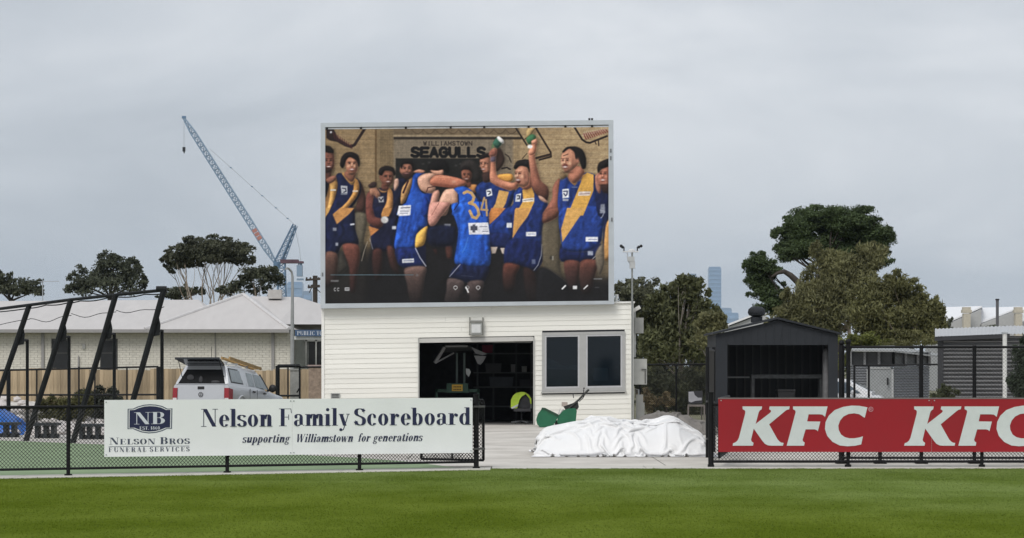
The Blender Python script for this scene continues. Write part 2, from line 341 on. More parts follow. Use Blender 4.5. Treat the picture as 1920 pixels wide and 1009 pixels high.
def turf_material():
    m = bpy.data.materials.new('mown_turf'); m.use_nodes = True; nt = m.node_tree; lk = nt.links.new; b = nt.nodes['Principled BSDF']
    b.inputs['Roughness'].default_value = 1.0; b.inputs['Specular IOR Level'].default_value = 0.0
    t = nt.nodes.new('ShaderNodeTexCoord')
    def noise(scale, stretch, detail=5):
        g = nt.nodes.new('ShaderNodeMapping'); g.inputs['Scale'].default_value = stretch; lk(t.outputs['Object'], g.inputs['Vector'])
        n = nt.nodes.new('ShaderNodeTexNoise'); n.inputs['Scale'].default_value = scale; n.inputs['Detail'].default_value = detail; lk(g.outputs['Vector'], n.inputs['Vector']); return n
    a = noise(0.55, (1, 0.6, 1)); c = noise(7.0, (.35, 1, 1)); d = noise(45, (.25, 1, 1), 2)
    r1 = nt.nodes.new('ShaderNodeValToRGB'); r1.color_ramp.elements[0].position = 0.38; r1.color_ramp.elements[1].position = 0.62
    r1.color_ramp.elements[0].color = (0.092, 0.130, 0.014, 1); r1.color_ramp.elements[1].color = (0.130, 0.174, 0.026, 1)
    r2 = nt.nodes.new('ShaderNodeValToRGB'); r2.color_ramp.elements[0].position = 0.32; r2.color_ramp.elements[1].position = 0.7
    r2.color_ramp.elements[0].color = (0.90, 0.92, 0.86, 1); r2.color_ramp.elements[1].color = (1.10, 1.06, 1.08, 1)
    r3 = nt.nodes.new('ShaderNodeValToRGB'); r3.color_ramp.elements[0].color = (0.88, 0.88, 0.88, 1); r3.color_ramp.elements[1].color = (1.08, 1.08, 1.06, 1); r3.color_ramp.elements[0].position = 0.3; r3.color_ramp.elements[1].position = 0.7
    lk(a.outputs['Fac'], r1.inputs['Fac']); lk(c.outputs['Fac'], r2.inputs['Fac']); lk(d.outputs['Fac'], r3.inputs['Fac'])
    m1 = nt.nodes.new('ShaderNodeMix'); m1.data_type = 'RGBA'; m1.blend_type = 'MULTIPLY'; m1.inputs['Factor'].default_value = 0.7
    m2 = nt.nodes.new('ShaderNodeMix'); m2.data_type = 'RGBA'; m2.blend_type = 'MULTIPLY'; m2.inputs['Factor'].default_value = 0.8
    lk(r1.outputs['Color'], m1.inputs[6]); lk(r2.outputs['Color'], m1.inputs[7]); lk(m1.outputs[2], m2.inputs[6]); lk(r3.outputs['Color'], m2.inputs[7])
    # paler, greyer tone past a slanting line: the mown nap's sheen put into colour
    sx = nt.nodes.new('ShaderNodeSeparateXYZ'); lk(t.outputs['Object'], sx.inputs['Vector'])
    def mth(op, a_, b_):
        q = nt.nodes.new('ShaderNodeMath'); q.operation = op
        for i, v in enumerate((a_, b_)):
            if isinstance(v, (int, float)): q.inputs[i].default_value = v
            else: lk(v, q.inputs[i])
        return q.outputs[0]
    wob = mth('MULTIPLY', mth('SUBTRACT', a.outputs['Fac'], 0.5), 3.2)
    sd_ = mth('ADD', mth('ADD', mth('MULTIPLY', sx.outputs['X'], 0.75), sx.outputs['Y']), mth('ADD', wob, -32.0))
    k = nt.nodes.new('ShaderNodeMapRange'); k.interpolation_type = 'SMOOTHSTEP'; k.inputs['From Min'].default_value = -4.5; k.inputs['From Max'].default_value = 5.0; lk(sd_, k.inputs['Value'])
    m3 = nt.nodes.new('ShaderNodeMix'); m3.data_type = 'RGBA'; m3.blend_type = 'MULTIPLY'; lk(k.outputs['Result'], m3.inputs['Factor'])
    lk(m2.outputs[2], m3.inputs[6]); m3.inputs[7].default_value = (1.32, 1.32, 2.6, 1)
    lk(m3.outputs[2], b.inputs['Base Color'])
    MATS['mown_turf'] = m; return m
M_TURF = turf_material()
edgeL = [left_at(px, -0.52) for px in (-900, -300, 200, 893)]
oval = [(-40, -60), (40, -60), (40, RY - 0.52), (PX(893, 38.6)+0.2, RY - 0.62)] + [edgeL[3], edgeL[2], edgeL[1], edgeL[0], (-40, edgeL[0][1] - 8)]
sheet('playing_field', oval, 0.0, M_TURF)
def inside_field(X, Y):
    lim = np.where(X < -0.59, LA - 0.52 + LB*X, RY - 0.57)
    return Y < lim + 0.02*np.sin(X*7) + 0.025*np.sin(X*19+1)
# short blades over the strip of the field the photograph looks at
def grass():
    n = 420000
    Y = np.where(rng.random(n) < .35, 38.9 - 4.2*rng.random(n)**1.6 , 22.3 + 17.0*rng.random(n)); X = (rng.random(n)*2-1) * (Y*0.2157 + 1.2)
    k = inside_field(X, Y); X = X[k]; Y = Y[k]; n = len(X)
    lim_ = np.where(X < -0.59, LA - 0.52 + LB*X, RY - 0.57); nearE = np.clip(1-(lim_-Y)/.25, 0, 1); h = (0.004 + 0.006*rng.random(n)**2)*(1+2.2*nearE*rng.random(n)); a = rng.random(n)*math.pi; w = 0.004 + 0.004*rng.random(n)
    dx = np.cos(a)*w; dy = np.sin(a)*w; lx = (rng.random(n)-.5)*0.012; ly = (rng.random(n)-.5)*0.012
    v = np.zeros((n, 3, 3)); v[:, 0] = np.stack([X-dx, Y-dy, np.full(n, -0.001)], 1); v[:, 1] = np.stack([X+dx, Y+dy, np.full(n, -0.001)], 1); v[:, 2] = np.stack([X+lx, Y+ly, h], 1)
    o = npmesh('grass', v.reshape(-1, 3), np.arange(n*3).reshape(-1, 3), M_TURF, kind='stuff', tri=True)
    tag(o, 'short mown green grass of the oval in front of the fences', 'grass')
grass()

M_CONC = mat('concrete_paving', (0.57, 0.54, 0.495), 0.88, var=0.24, scale=0.7, bump=0.12, bscale=60, dirt=(0.28, 0.25, 0.21))
M_CONC2 = mat('concrete_kerb', (0.56, 0.54, 0.49), 0.85, var=0.14, scale=2.5, bump=0.15, bscale=50, dirt=(0.34, 0.31, 0.25))
# apron in slabs with open joints: it runs from the boundary to the scoreboard building
sheet('pavement_bed', [(-30, 24), (34, 24), (34, 74), (-5.9, 74), (-5.9, 69.98), (-30, 69.98)], -0.008, mat('joint_filler', (0.16, 0.15, 0.13), 0.95))
apron = thing('pavement', 'pale concrete apron between the fence opening and the scoreboard building', 'pavement', (0, 50, 0), kind='structure')
ys = [39.95, 44.0, 48.5, 53.0, 57.5, 62.0, 66.5, 74.0]; xs = [-6.0, -1.9, 2.6, 7.1, 11.6, 16.1, 20.6, 25.1, 29.6]
for i in range(len(ys)-1):
    for j in range(len(xs)-1):
        mb = MB(); g = 0.012; mb.box(((xs[j]+xs[j+1])/2, (ys[i]+ys[i+1])/2, -0.05), (xs[j+1]-xs[j]-g*2, ys[i+1]-ys[i]-g*2, 0.1)); obj('slab', mb, M_CONC, apron)
# kerb strips under both fences
kerb = thing('kerb', 'narrow concrete plinth strip along the edge of the oval', 'kerb', (0, 39, 0), kind='structure')
X0, X1 = PX(893, 38.7)+.25, 30.0
for i in range(12):
    a = X0 + (X1-X0)*i/12; b_ = X0 + (X1-X0)*(i+1)/12; mb = MB(); mb.box(((a+b_)/2, RY+0.02, -0.02), (b_-a-0.012, 1.14, 0.06)); obj('kerb_block', mb, M_CONC2, kerb)
lx = [-24 + (X0-0.012+24)*i/10 for i in range(11)]
for i in range(10):
    a, b_ = lx[i]+.006, lx[i+1]-.006; mb = MB(); q = [(a, LA-0.55+LB*a), (b_, LA-0.55+LB*b_), (b_, LA+0.42+LB*b_), (a, LA+0.42+LB*a)]
    mb.hexa([(x, y, -0.05) for x, y in q], [(x, y, 0.012) for x, y in q]); obj('kerb_block', mb, M_CONC2, kerb)
# artificial turf of the practice nets
M_ART = mat('artificial_turf', (0.215, 0.295, 0.165), 0.9, var=0.15, scale=1.2, bump=0.2, bscale=120)
tp = [(-26, LA+.43-LB*26), left_at(860, .43), (PX(775, 41.5), 41.5), (PX(690, 43.2), 43.2), (PX(195, 51.0), 51.0), (PX(0, 54.0), 54.0), (-26, 60)]
sheet('artificial_turf', tp, 0.004, M_ART)
M_PALE = mat('pale_gravel_bed', (0.55, 0.52, 0.48), 0.95, var=0.35, scale=7, bump=0.6, bscale=25)
sheet('gravel_bed', [(-26, 60.02), (PX(0, 54.0), 54.02), (PX(195, 51.0), 51.02), (PX(690, 43.2), 43.22), (PX(775, 41.5), 41.52), (-1.4, 42), (-6.06, 50), (-6.06, 69.98), (-40, 69.98), (-40, 60)], 0.002, M_PALE)

# ================================================================== SCOREBOARD BUILDING
BY = 68.6; BS = 0.0165; BPX = F/BY
XD = PX(1000, BY)
def bz(z, X): return z + BS*(X - XD)          # courses climb a little to the right, as they do in the photograph
bx0, bx1 = PX(603, BY), PX(1188, BY)
M_BOARD = mat('cream_weatherboard', (0.80, 0.79, 0.735), 0.55, var=0.06, scale=1.6, rnd=0.04, bump=0.03, bscale=30, stretch=(0.25, 1, 3), dirt=(0.6, 0.57, 0.48))
M_TRIM = mat('white_trim', (0.82, 0.81, 0.77), 0.5, var=0.04)
M_DARKIN = mat('shade_dark_lining', (0.055, 0.055, 0.06), 0.9, var=0.2)  # lining colour darkened to stand in for the shade indoors
M_ALU = mat('aluminium_frame', (0.55, 0.55, 0.56), 0.4, 0.35, var=0.06)
bld = thing('scoreboard_building', 'cream weatherboard building with open garage doorway under the big screen', 'building', ((bx0+bx1)/2, BY, 0))
P = 0.1432
dx0, dx1, dz1 = PX(786, BY), PX(1000, BY), PZ(636, BY) - BS*(PX(890, BY)-XD)*0
wx0, wx1, wz0, wz1 = PX(1016, BY), PX(1172, BY), PZ(735, BY), PZ(621, BY)
dz1 = PZ(633.5, BY); wz1 = PZ(622.5, BY) - BS*(wx0+1.2-XD); wz0 = PZ(733.5, BY) - BS*(wx0+1.2-XD)
ztop = PZ(571.5, BY)
def board(xa, xb, z, h=P):
    if xb - xa < 0.03 or h < 0.02: return
    mb = MB()
    for X in (xa, xb):
        zz = bz(z, X); yo = BY
        mb.v += [(X, yo-0.022, zz+0.0015), (X, yo-0.008, zz+h+0.012), (X, yo+0.012, zz+h+0.012), (X, yo+0.012, zz+0.0015)]
    mb.f += [(0, 4, 5, 1), (1, 5, 6, 2), (2, 6, 7, 3), (3, 7, 4, 0), (0, 1, 2, 3), (7, 6, 5, 4)]
    obj('weatherboard', mb, M_BOARD, bld)
nb = int(ztop / P) + 1
ca, cb = bx0+0.075, bx1-0.075
for k in range(nb):
    z = k*P; h = min(P, ztop - z - 0.01); spans = [(ca, cb)]
    def cut(sp, a, b):
        r = []
        for s, e_ in sp:
            if b <= s or a >= e_: r.append((s, e_))
            else:
                if s < a: r.append((s, a))
                if b < e_: r.append((b, e_))
        return r
    if z < dz1 - 0.03: spans = cut(spans, dx0-0.03, dx1+0.03)
    if z + P > wz0 + 0.03 and z < wz1 - 0.03: spans = cut(spans, wx0+0.01, wx1-0.01)
    for s, e_ in spans:
        if e_ - s > 5 and k % 2:            # long runs are made of two lengths butted together
            j = s + (e_-s)*(0.35 + 0.3*random.random()); board(s, j-0.0015, z, h); board(j+0.0015, e_, z, h)
        else: board(s, e_, z, h)
mb = MB()
for X, s in ((bx0, 1), (bx1, -1)):
    mb.hexa([(X, BY-.045, -.01), (X+s*.08, BY-.045, -.01), (X+s*.08, BY+.03, -.01), (X, BY+.03, -.01)], [(X, BY-.045, bz(ztop, X)), (X+s*.08, BY-.045, bz(ztop, X)), (X+s*.08, BY+.03, bz(ztop, X)), (X, BY+.03, bz(ztop, X))])
obj('corner_trim', mb, M_TRIM, bld)
# carcass: side walls, back, floor, ceiling, roof slab, front backing round the openings
D = 6.2
mb = MB()
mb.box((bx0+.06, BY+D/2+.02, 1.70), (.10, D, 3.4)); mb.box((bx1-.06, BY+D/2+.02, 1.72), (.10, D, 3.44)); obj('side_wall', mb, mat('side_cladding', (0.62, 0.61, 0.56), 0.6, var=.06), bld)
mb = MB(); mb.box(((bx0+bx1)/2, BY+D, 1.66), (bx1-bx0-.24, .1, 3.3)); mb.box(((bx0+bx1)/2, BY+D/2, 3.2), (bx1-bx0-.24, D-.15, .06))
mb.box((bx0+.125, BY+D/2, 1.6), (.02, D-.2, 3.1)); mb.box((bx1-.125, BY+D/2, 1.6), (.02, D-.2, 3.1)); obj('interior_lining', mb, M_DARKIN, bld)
mb = MB(); mb.box(((bx0+bx1)/2, BY+D/2+.1, .006), (bx1-bx0-.24, D-.3, .012)); obj('garage_floor', mb, mat('garage_concrete', (0.14, .135, .13), .85, var=.2, scale=2), bld)  # floor tone darkened as well, for the dim interior
mb = MB()
def backing(a, b, z0, z1): mb.box(((a+b)/2, BY+.035, (z0+z1)/2), (b-a, .04, z1-z0))
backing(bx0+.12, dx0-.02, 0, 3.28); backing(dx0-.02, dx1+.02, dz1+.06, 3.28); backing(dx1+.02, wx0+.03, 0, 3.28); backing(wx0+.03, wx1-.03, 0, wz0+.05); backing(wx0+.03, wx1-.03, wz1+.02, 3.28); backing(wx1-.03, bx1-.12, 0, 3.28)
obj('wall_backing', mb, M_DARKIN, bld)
mb = MB(); mb.hexa([(bx0-.03, BY-.06, bz(ztop, bx0)), (bx1+.03, BY-.06, bz(ztop, bx1)), (bx1+.03, BY+D+.1, bz(ztop, bx1)), (bx0-.03, BY+D+.1, bz(ztop, bx0))],
               [(bx0-.03, BY-.06, bz(ztop, bx0)+.05), (bx1+.03, BY-.06, bz(ztop, bx1)+.05), (bx1+.03, BY+D+.1, bz(ztop, bx1)+.05), (bx0-.03, BY+D+.1, bz(ztop, bx0)+.05)])
obj('roof_capping', mb, M_TRIM, bld)
# doorway trim and the rolled-up door
mb = MB(); mb.box(((dx0-.015), BY-.02, dz1/2), (.04, .07, dz1)); mb.box(((dx1+.015), BY-.02, dz1/2+.01), (.04, .07, dz1)); obj('door_jamb', mb, mat('grey_trim', (0.42, .42, .40), .5, var=.06), bld)
mb = MB(); mb.hexa([(dx0, BY-.035, bz(dz1-.09, dx0)), (dx1, BY-.035, bz(dz1-.09, dx1)), (dx1, BY+.04, bz(dz1-.09, dx1)), (dx0, BY+.04, bz(dz1-.09, dx0))], [(dx0, BY-.035, bz(dz1+.035, dx0)), (dx1, BY-.035, bz(dz1+.035, dx1)), (dx1, BY+.04, bz(dz1+.035, dx1)), (dx0, BY+.04, bz(dz1+.035, dx0))]); obj('door_lintel', mb, mat('pale_lintel', (0.55, .54, .51), .5, var=.05), bld)
mb = MB(); mb.tube([(dx0+.05, BY+.36, dz1+.06), (dx1-.05, BY+.36, dz1+.06)], .2, 16); obj('rolled_door', mb, mat('roller_door', (0.30, .30, .29), .5, var=.08), bld, smooth=True)
# the double window
win = None
mb = MB(); fw = .085
def shbox(mb, xa, xb, za, zb, ya, yb): mb.hexa([(xa, ya, bz(za, xa)), (xb, ya, bz(za, xb)), (xb, yb, bz(za, xb)), (xa, yb, bz(za, xa))], [(xa, ya, bz(zb, xa)), (xb, ya, bz(zb, xb)), (xb, yb, bz(zb, xb)), (xa, yb, bz(zb, xa))])
shbox(mb, wx0, wx1, wz1-fw, wz1, BY-.06, BY+.02); shbox(mb, wx0, wx1, wz0, wz0+fw*1.15, BY-.06, BY+.02)
shbox(mb, wx0, wx0+fw, wz0+fw*1.15, wz1-fw, BY-.06, BY+.02); shbox(mb, wx1-fw, wx1, wz0+fw*1.15, wz1-fw, BY-.06, BY+.02)
wm = PX(1092.5, BY); shbox(mb, wm-.095, wm+.095, wz0+fw*1.15, wz1-fw, BY-.058, BY+.02)
win = obj('window', mb, mat('grey_window_surround', (0.40, .40, .39), .5, var=.05), bld)
for a, b_ in ((wx0+fw, wm-.095), (wm+.095, wx1-fw)):
    mb = MB(); s = .045; za, zb = wz0+fw*1.15, wz1-fw
    shbox(mb, a, b_, zb-s, zb, BY-.05, BY+.0); shbox(mb, a, b_, za, za+s, BY-.05, BY+.0); shbox(mb, a, a+s, za+s, zb-s, BY-.05, BY); shbox(mb, b_-s, b_, za+s, zb-s, BY-.05, BY); obj('sash', mb, M_ALU, win)
    mb = MB(); shbox(mb, a+s, b_-s, za+s, zb-s, BY-.025, BY-.019); obj('pane', mb, glass_mat('office_glass', (0.008, .014, .020), .42), win)
mb = MB(); shbox(mb, wx0-.03, wx1+.03, wz0-.045, wz0-.002, BY-.10, BY-.01); obj('sill', mb, mat('grey_trim', (0.42, .42, .40)), win)
# a partition and desk behind the window so that the glass shows a room
mb = MB(); mb.box((dx1+.30, BY+2.0, 1.55), (.08, 3.9, 3.0)); mb.box(((dx1+bx1)/2+.1, BY+3.9, 1.55), (bx1-dx1-.6, .06, 3.0)); obj('partition', mb, mat('partition_board', (0.17, .19, .21), .8, var=.12), bld)
mb = MB(); mb.box(((wx0+wx1)/2, BY+.9, .98), (wx1-wx0, .7, .04)); mb.box((wx0+.5, BY+.8, 1.12), (.45, .3, .24)); mb.box((wx1-.55, BY+.9, 1.2), (.5, .08, .36)); mb.box((wx1-.5, BY+1.5, 1.1), (.55, .1, .7)); obj('desk', mb, mat('dark_office', (0.16, .20, .23), .6, var=.3), bld)
mb = MB(); mb.box((PX(1128, BY)+.0, BY+.75, PZ(702, BY)), (.42, .3, .38)); obj('file_box', mb, mat('pale_office', (.62, .66, .68), .7, var=.1), bld)
mb = MB(); mb.prism([(PX(1024, BY), BY+.6, PZ(668, BY)), (PX(1062, BY), BY+.6, PZ(688, BY)), (PX(1084, BY), BY+.6, PZ(684, BY)), (PX(1084, BY), BY+.6, PZ(694, BY)), (PX(1024, BY), BY+.6, PZ(692, BY))], (0, .05, 0)); obj('paper_roll', mb, mat('pale_office', (.62, .66, .68)), bld)
mb = MB(); mb.box((PX(629, BY), BY-.045, PZ(742.3, BY)), (.26, .03, .15)); v_ = obj('wall_vent', mb, mat('vent_grey', (0.33, .34, .33), .5, var=.1), bld)
mb = MB()
for i in range(3): mb.box((PX(629, BY), BY-.063, PZ(739.5+i*2.7, BY)), (.2, .006, .018))
obj('louvre', mb, BLACK, v_)
# floodlight over the doorway
fl = thing('floodlight', 'grey metal floodlight mounted on the wall above the garage doorway', 'floodlight', (PX(893.5, BY), BY-.1, PZ(613, BY)))
mb = MB(); x0, x1 = PX(882.5, BY), PX(903.5, BY); mb.box(((x0+x1)/2, BY-.14, PZ(614, BY)), (x1-x0, .16, .42)); obj('housing', mb, mat('lamp_grey', (0.38, .39, .37), .5, .2, var=.1), fl)
mb = MB(); mb.box(((x0+x1)/2, BY-.23, PZ(616.5, BY)), (x1-x0-.06, .03, .24)); obj('lens', mb, mat('frosted_lens', (0.62, .63, .62), .25, var=.06), fl)
mb = MB()
for px in (881, 905.5): mb.bar((PX(px, BY), BY-.03, PZ(596, BY)), (PX(px, BY), BY-.16, PZ(602, BY)), .03); mb.bar((PX(px, BY), BY-.16, PZ(602, BY)), (PX(px, BY), BY-.14, PZ(629, BY)), .03)
mb.box(((x0+x1)/2, BY-.14, PZ(627.5, BY)), (x1-x0+.1, .12, .035)); mb.box(((x0+x1)/2, BY-.2, PZ(604, BY)), (x1-x0+.02, .08, .05)); obj('bracket', mb, mat('lamp_dark', (0.22, .22, .2), .5, .3), fl)
# cabinets and pipes on the right-hand side wall
sx = bx1
sb = thing('switchboard_cabinet', 'light grey switchboard cabinet with a rounded top on the building side wall', 'cabinet', (sx+.2, BY+1.1, PZ(720, BY+1.0)))
Yc = BY+1.0
mb = MB(); a, b_ = sx+.005, PX(1212, Yc); mb.box(((a+b_)/2, Yc, (PZ(673, Yc)+PZ(721, Yc))/2), (b_-a, .6, PZ(673, Yc)-PZ(721, Yc))); o = obj('cabinet_body', mb, mat('cabinet_grey', (0.50, .50, .47), .5, var=.06), sb)
mb = MB(); mb.box((b_-.05, Yc-.32, (PZ(695, Yc)+PZ(719, Yc))/2), (.04, .03, PZ(695, Yc)-PZ(719, Yc))); mb.box((b_-.09, Yc-.32, PZ(693, Yc)), (.14, .03, .04)); obj('latch', mb, mat('cabinet_dark', (0.15, .15, .14), .5), sb)
ac = thing('junction_box', 'grey junction box high on the building side wall below the roof', 'box', (sx+.15, BY+.9, PZ(625, Yc)))
mb = MB(); b_ = PX(1205.5, Yc); mb.box(((sx+.02+b_)/2+.03, Yc, (PZ(596, Yc)+PZ(625, Yc))/2), (b_-sx-.06, .35, PZ(596, Yc)-PZ(625, Yc))); obj('housing', mb, mat('box_grey', (0.36, .36, .34), .5, var=.08), ac)
mb = MB(); mb.box((sx+.06, Yc, (PZ(583, Yc)+PZ(670, Yc))/2), (.1, .2, PZ(583, Yc)-PZ(670, Yc))); obj('conduit', mb, mat('conduit_grey', (0.52, .52, .50), .5, var=.06), ac)
cm = thing('security_camera', 'small white security camera under the roof corner of the scoreboard building', 'camera', (sx+.15, Yc-.2, PZ(577, Yc)))
mb = MB(); mb.bar((sx+.03, Yc-.2, PZ(583, Yc)), (PX(1199, Yc), Yc-.25, PZ(576, Yc)), .1, .1); obj('camera_body', mb, M_TRIM, cm)
mb = MB(); mb.bar((sx+.0, Yc-.1, PZ(586, Yc)), (sx+.09, Yc-.2, PZ(581, Yc)), .05); obj('bracket', mb, GALV, cm)
gm = thing('gas_meter', 'grey meter box and pipes low on the building side wall', 'meter', (sx+.15, BY+.8, 0))
mb = MB(); mb.box((PX(1199, Yc), Yc, (PZ(740, Yc)+PZ(790, Yc))/2), (.2, .25, PZ(740, Yc)-PZ(790, Yc))); mb.box((PX(1203, Yc), Yc, (PZ(755, Yc)+PZ(790, Yc))/2), (.16, .2, PZ(755, Yc)-PZ(790, Yc))); obj('meter_body', mb, mat('box_grey', (0.36, .36, .34)), gm)
mb = MB(); mb.tube([(sx+.05, Yc, 0), (sx+.05, Yc, PZ(728, Yc)), (PX(1197, Yc), Yc-.1, PZ(731, Yc)), (PX(1197, Yc), Yc-.1, PZ(742, Yc))], .022, 8); obj('pipe', mb, GALV, gm, smooth=True)
# weather mast
ms_ = thing('weather_mast', 'thin grey weather mast with wind sensors beside the building corner', 'mast', (bx1+.05, BY+.12, 0))
mxp = PX(1185, BY); my = BY - .09
mb = MB(); mb.tube([(mxp, my, 0.0), (mxp, my, PZ(474, my))], .026, 8); obj('pole', mb, mat('mast_grey', (0.30, .31, .30), .45, .5), ms_, smooth=True)
mb = MB(); mb.box((PX(1182.5, my), my, PZ(472, my)), (.46, .16, .03)); mb.ball((PX(1184.5, my), my, PZ(470, my)), .07, 8, (1.5, 1, .8)); obj('sensor_plate', mb, mat('sensor_white', (0.66, .67, .68), .45), ms_)
mb = MB(); mb.box((PX(1183, my), my-.03, PZ(486, my)), (.2, .12, .14)); mb.box((PX(1185.5, my), my-.02, PZ(497, my)), (.16, .12, .2)); mb.tube([(PX(1176, my), my, PZ(474, my)), (PX(1177, my), my, PZ(489, my)), (mxp, my, PZ(500, my))], .012, 5); obj('sensor_box', mb, mat('sensor_grey', (0.45, .46, .46), .5, var=.15), ms_)
for s, pxs in ((-1, (1170, 1164.5, 1167)), (1, (1195, 1202, 1197.5))):
    mb = MB(); mb.tube([(PX(pxs[0], my), my, PZ(472, my)), (PX(pxs[0], my), my, PZ(463, my))], .018, 6); mb.tube([(PX(pxs[0], my), my, PZ(464, my)), (PX(pxs[1], my), my, PZ(461.5, my))], .014, 6)
    for dx in (pxs[1], pxs[2]): mb.ball((PX(dx, my), my - .04, PZ(461.5 + (2 if dx == pxs[2] else 0), my)), .045, 7)
    obj('anemometer', mb, BLACK, ms_, smooth=True)
# rooftop post beside the screen
rp = thing('roof_vent_pipe', 'short white vent pipe on the roof right beside the screen', 'pipe', (PX(1156, BY+.4), BY+.4, ztop))
mb = MB(); mb.tube([(PX(1156, BY+.4), BY+.4, ztop), (PX(1156, BY+.4), BY+.4, PZ(553, BY+.4))], .035, 8); mb.tube([(PX(1156, BY+.4), BY+.4, PZ(556, BY+.4)), (PX(1156, BY+.4), BY+.4, PZ(552, BY+.4))], .055, 8); obj('vent_tube', mb, M_TRIM, rp, smooth=True)

# ================================================================== VIDEO SCREEN
SY = 68.35
def scr_top(px): return 238.6 - (px-610)*4.4/531
def scr_bot(px): return 570.0 - (px-610)*5.6/531
class Paint:
    """a soft-edged picture computed in photo pixels; it becomes the colours of the screen's grid of lamps"""
    X0, Y0, W, H = 606, 230, 540, 345
    def __init__(s):
        s.img = np.zeros((s.H, s.W, 3)); s.yy, s.xx = np.mgrid[0:s.H, 0:s.W]; s.xx = s.xx + s.X0 + .5; s.yy = s.yy + s.Y0 + .5
        n1_ = blur(rng.normal(0, 1, (s.H, s.W)), 4.0)*14; s.crease = np.clip(np.sin(s.xx*.42 + s.yy*.12 + n1_*1.1)*blur(rng.normal(0, 1, (s.H, s.W)), 6)*14, -1, 1)
    def blend(s, m, col): s.img[...] = s.img*(1-m[..., None]) + np.asarray(col, float)*m[..., None]
    def mask(s, pts, feather):
        pts = np.asarray(pts, float); x0, y0 = pts.min(0)-3; x1, y1 = pts.max(0)+3
        i0, i1 = max(0, int(y0-s.Y0)), min(s.H, int(y1-s.Y0)+1); j0, j1 = max(0, int(x0-s.X0)), min(s.W, int(x1-s.X0)+1)
        m = np.zeros((s.H, s.W))
        if i1 <= i0 or j1 <= j0: return m
        acc = np.zeros((i1-i0, j1-j0)); K = 3
        for a in range(K):
            for b in range(K):
                X = s.xx[i0:i1, j0:j1] + (a+.5)/K-.5; Yv = s.yy[i0:i1, j0:j1] + (b+.5)/K-.5; ins = np.zeros(X.shape, bool); n = len(pts)
                for k in range(n):
                    xa, ya = pts[k]; xb, yb = pts[(k+1) % n]
                    if ya == yb: continue
                    ins ^= ((ya > Yv) != (yb > Yv)) & (X < (xb-xa)*(Yv-ya)/(yb-ya)+xa)
                acc += ins
        m[i0:i1, j0:j1] = acc/K**2
        return blur(m, feather) if feather else m
    def poly(s, pts, col, feather=0.5, smooth=True, top=None, vol=None):
        vol = smooth if vol is None else vol
        if smooth and len(pts) > 3: pts = catmull(pts)
        m = s.mask(pts, feather)
        if vol:                                   # round the shape off: rim darker, upper left side lit
            p_ = np.asarray(pts); ext = min(np.ptp(p_[:, 0]), np.ptp(p_[:, 1])); sg = float(np.clip(ext*.16, 1.0, 4.5)); b = blur(m, sg)
            gy_, gx_ = np.gradient(b); lit = np.clip((gx_*.75 + gy_*.95)*sg*1.5, -.5, .45); sh = (1 - .42*np.clip(1-b, 0, 1)) * (1 + lit*.75) * 1.04
            drop = blur(np.roll(np.roll(m, 2, 0), 3, 1), 3.0)*(1-m); s.img *= (1-.30*drop)[..., None]
            sh = 1 + (sh-1)*m; base = np.asarray(col, float)
            if top is not None:
                ys_ = [q[1] for q in pts]; t = np.clip((s.yy-min(ys_))/(max(ys_)-min(ys_)+1e-6), 0, 1)[..., None]; base = np.asarray(top, float)*(1-t)+base*t
            s.img[...] = s.img*(1-m[..., None]) + base*sh[..., None]*m[..., None]
            if sum(col) < 480 and col[2] > col[0]*1.6:      # cloth: soft creases
                cz = blur(s.crease, 1.0); s.img *= (1 + .22*cz*m)[..., None]
            return m
        if top is not None:                       # colour runs from top to col down the shape
            ys_ = [p[1] for p in pts]; t = np.clip((s.yy-min(ys_))/(max(ys_)-min(ys_)+1e-6), 0, 1)[..., None]
            s.img[...] = s.img*(1-m[..., None]) + (np.asarray(top, float)*(1-t)+np.asarray(col, float)*t)*m[..., None]
        else: s.blend(m, col)
        return m
    def rect(s, x0, y0, x1, y1, col, feather=.4): return s.poly([(x0, y0), (x1, y0), (x1, y1), (x0, y1)], col, feather, False)
    def spot(s, x, y, rx, ry, col, a=1.0, hard=False):
        d = ((s.xx-x)/rx)**2 + ((s.yy-y)/ry)**2
        s.blend((np.clip(1.6-d*1.6, 0, 1) if hard else np.exp(-d))*a, col)
    def line(s, pts, w, col, a=1.0):
        m = np.zeros((s.H, s.W))
        for (xa, ya), (xb, yb) in zip(pts[:-1], pts[1:]):
            dx, dy = xb-xa, yb-ya; l2 = dx*dx+dy*dy+1e-9; t = np.clip(((s.xx-xa)*dx+(s.yy-ya)*dy)/l2, 0, 1)
            d = np.hypot(s.xx-xa-t*dx, s.yy-ya-t*dy); m = np.maximum(m, np.clip(w/2+.5-d, 0, 1))
        s.blend(m*a, col)
def blur(m, sg):
    r = max(1, int(sg*3)); k = np.exp(-np.arange(-r, r+1)**2/(2*sg*sg)); k /= k.sum()
    for ax in (0, 1):
        p = np.pad(m, [(r, r) if i == ax else (0, 0) for i in range(m.ndim)], mode='edge'); o = np.zeros_like(m)
        for i, kv in enumerate(k): o += kv*np.take(p, range(i, i+m.shape[ax]), axis=ax)
        m = o
    return m
def catmull(p, n=5):
    o = []; N = len(p)
    for i in range(N):
        p0, p1, p2, p3 = p[i-1], p[i], p[(i+1) % N], p[(i+2) % N]
        for k in range(n):
            t = k/n; o.append(tuple(.5*(2*p1[j]+(p2[j]-p0[j])*t*.8+(2*p0[j]*1-5*p1[j]+4*p2[j]-p3[j])*t*t*.8+(3*p1[j]-p0[j]-3*p2[j]+p3[j])*t**3*.8 + (.2*2*(p2[j]-p1[j])*t)) for j in (0, 1)))
    return o
def rg(ox, oy, k): return lambda *c: [(ox + c[i]/k, oy + c[i+1]/k) for i in range(0, len(c), 2)]
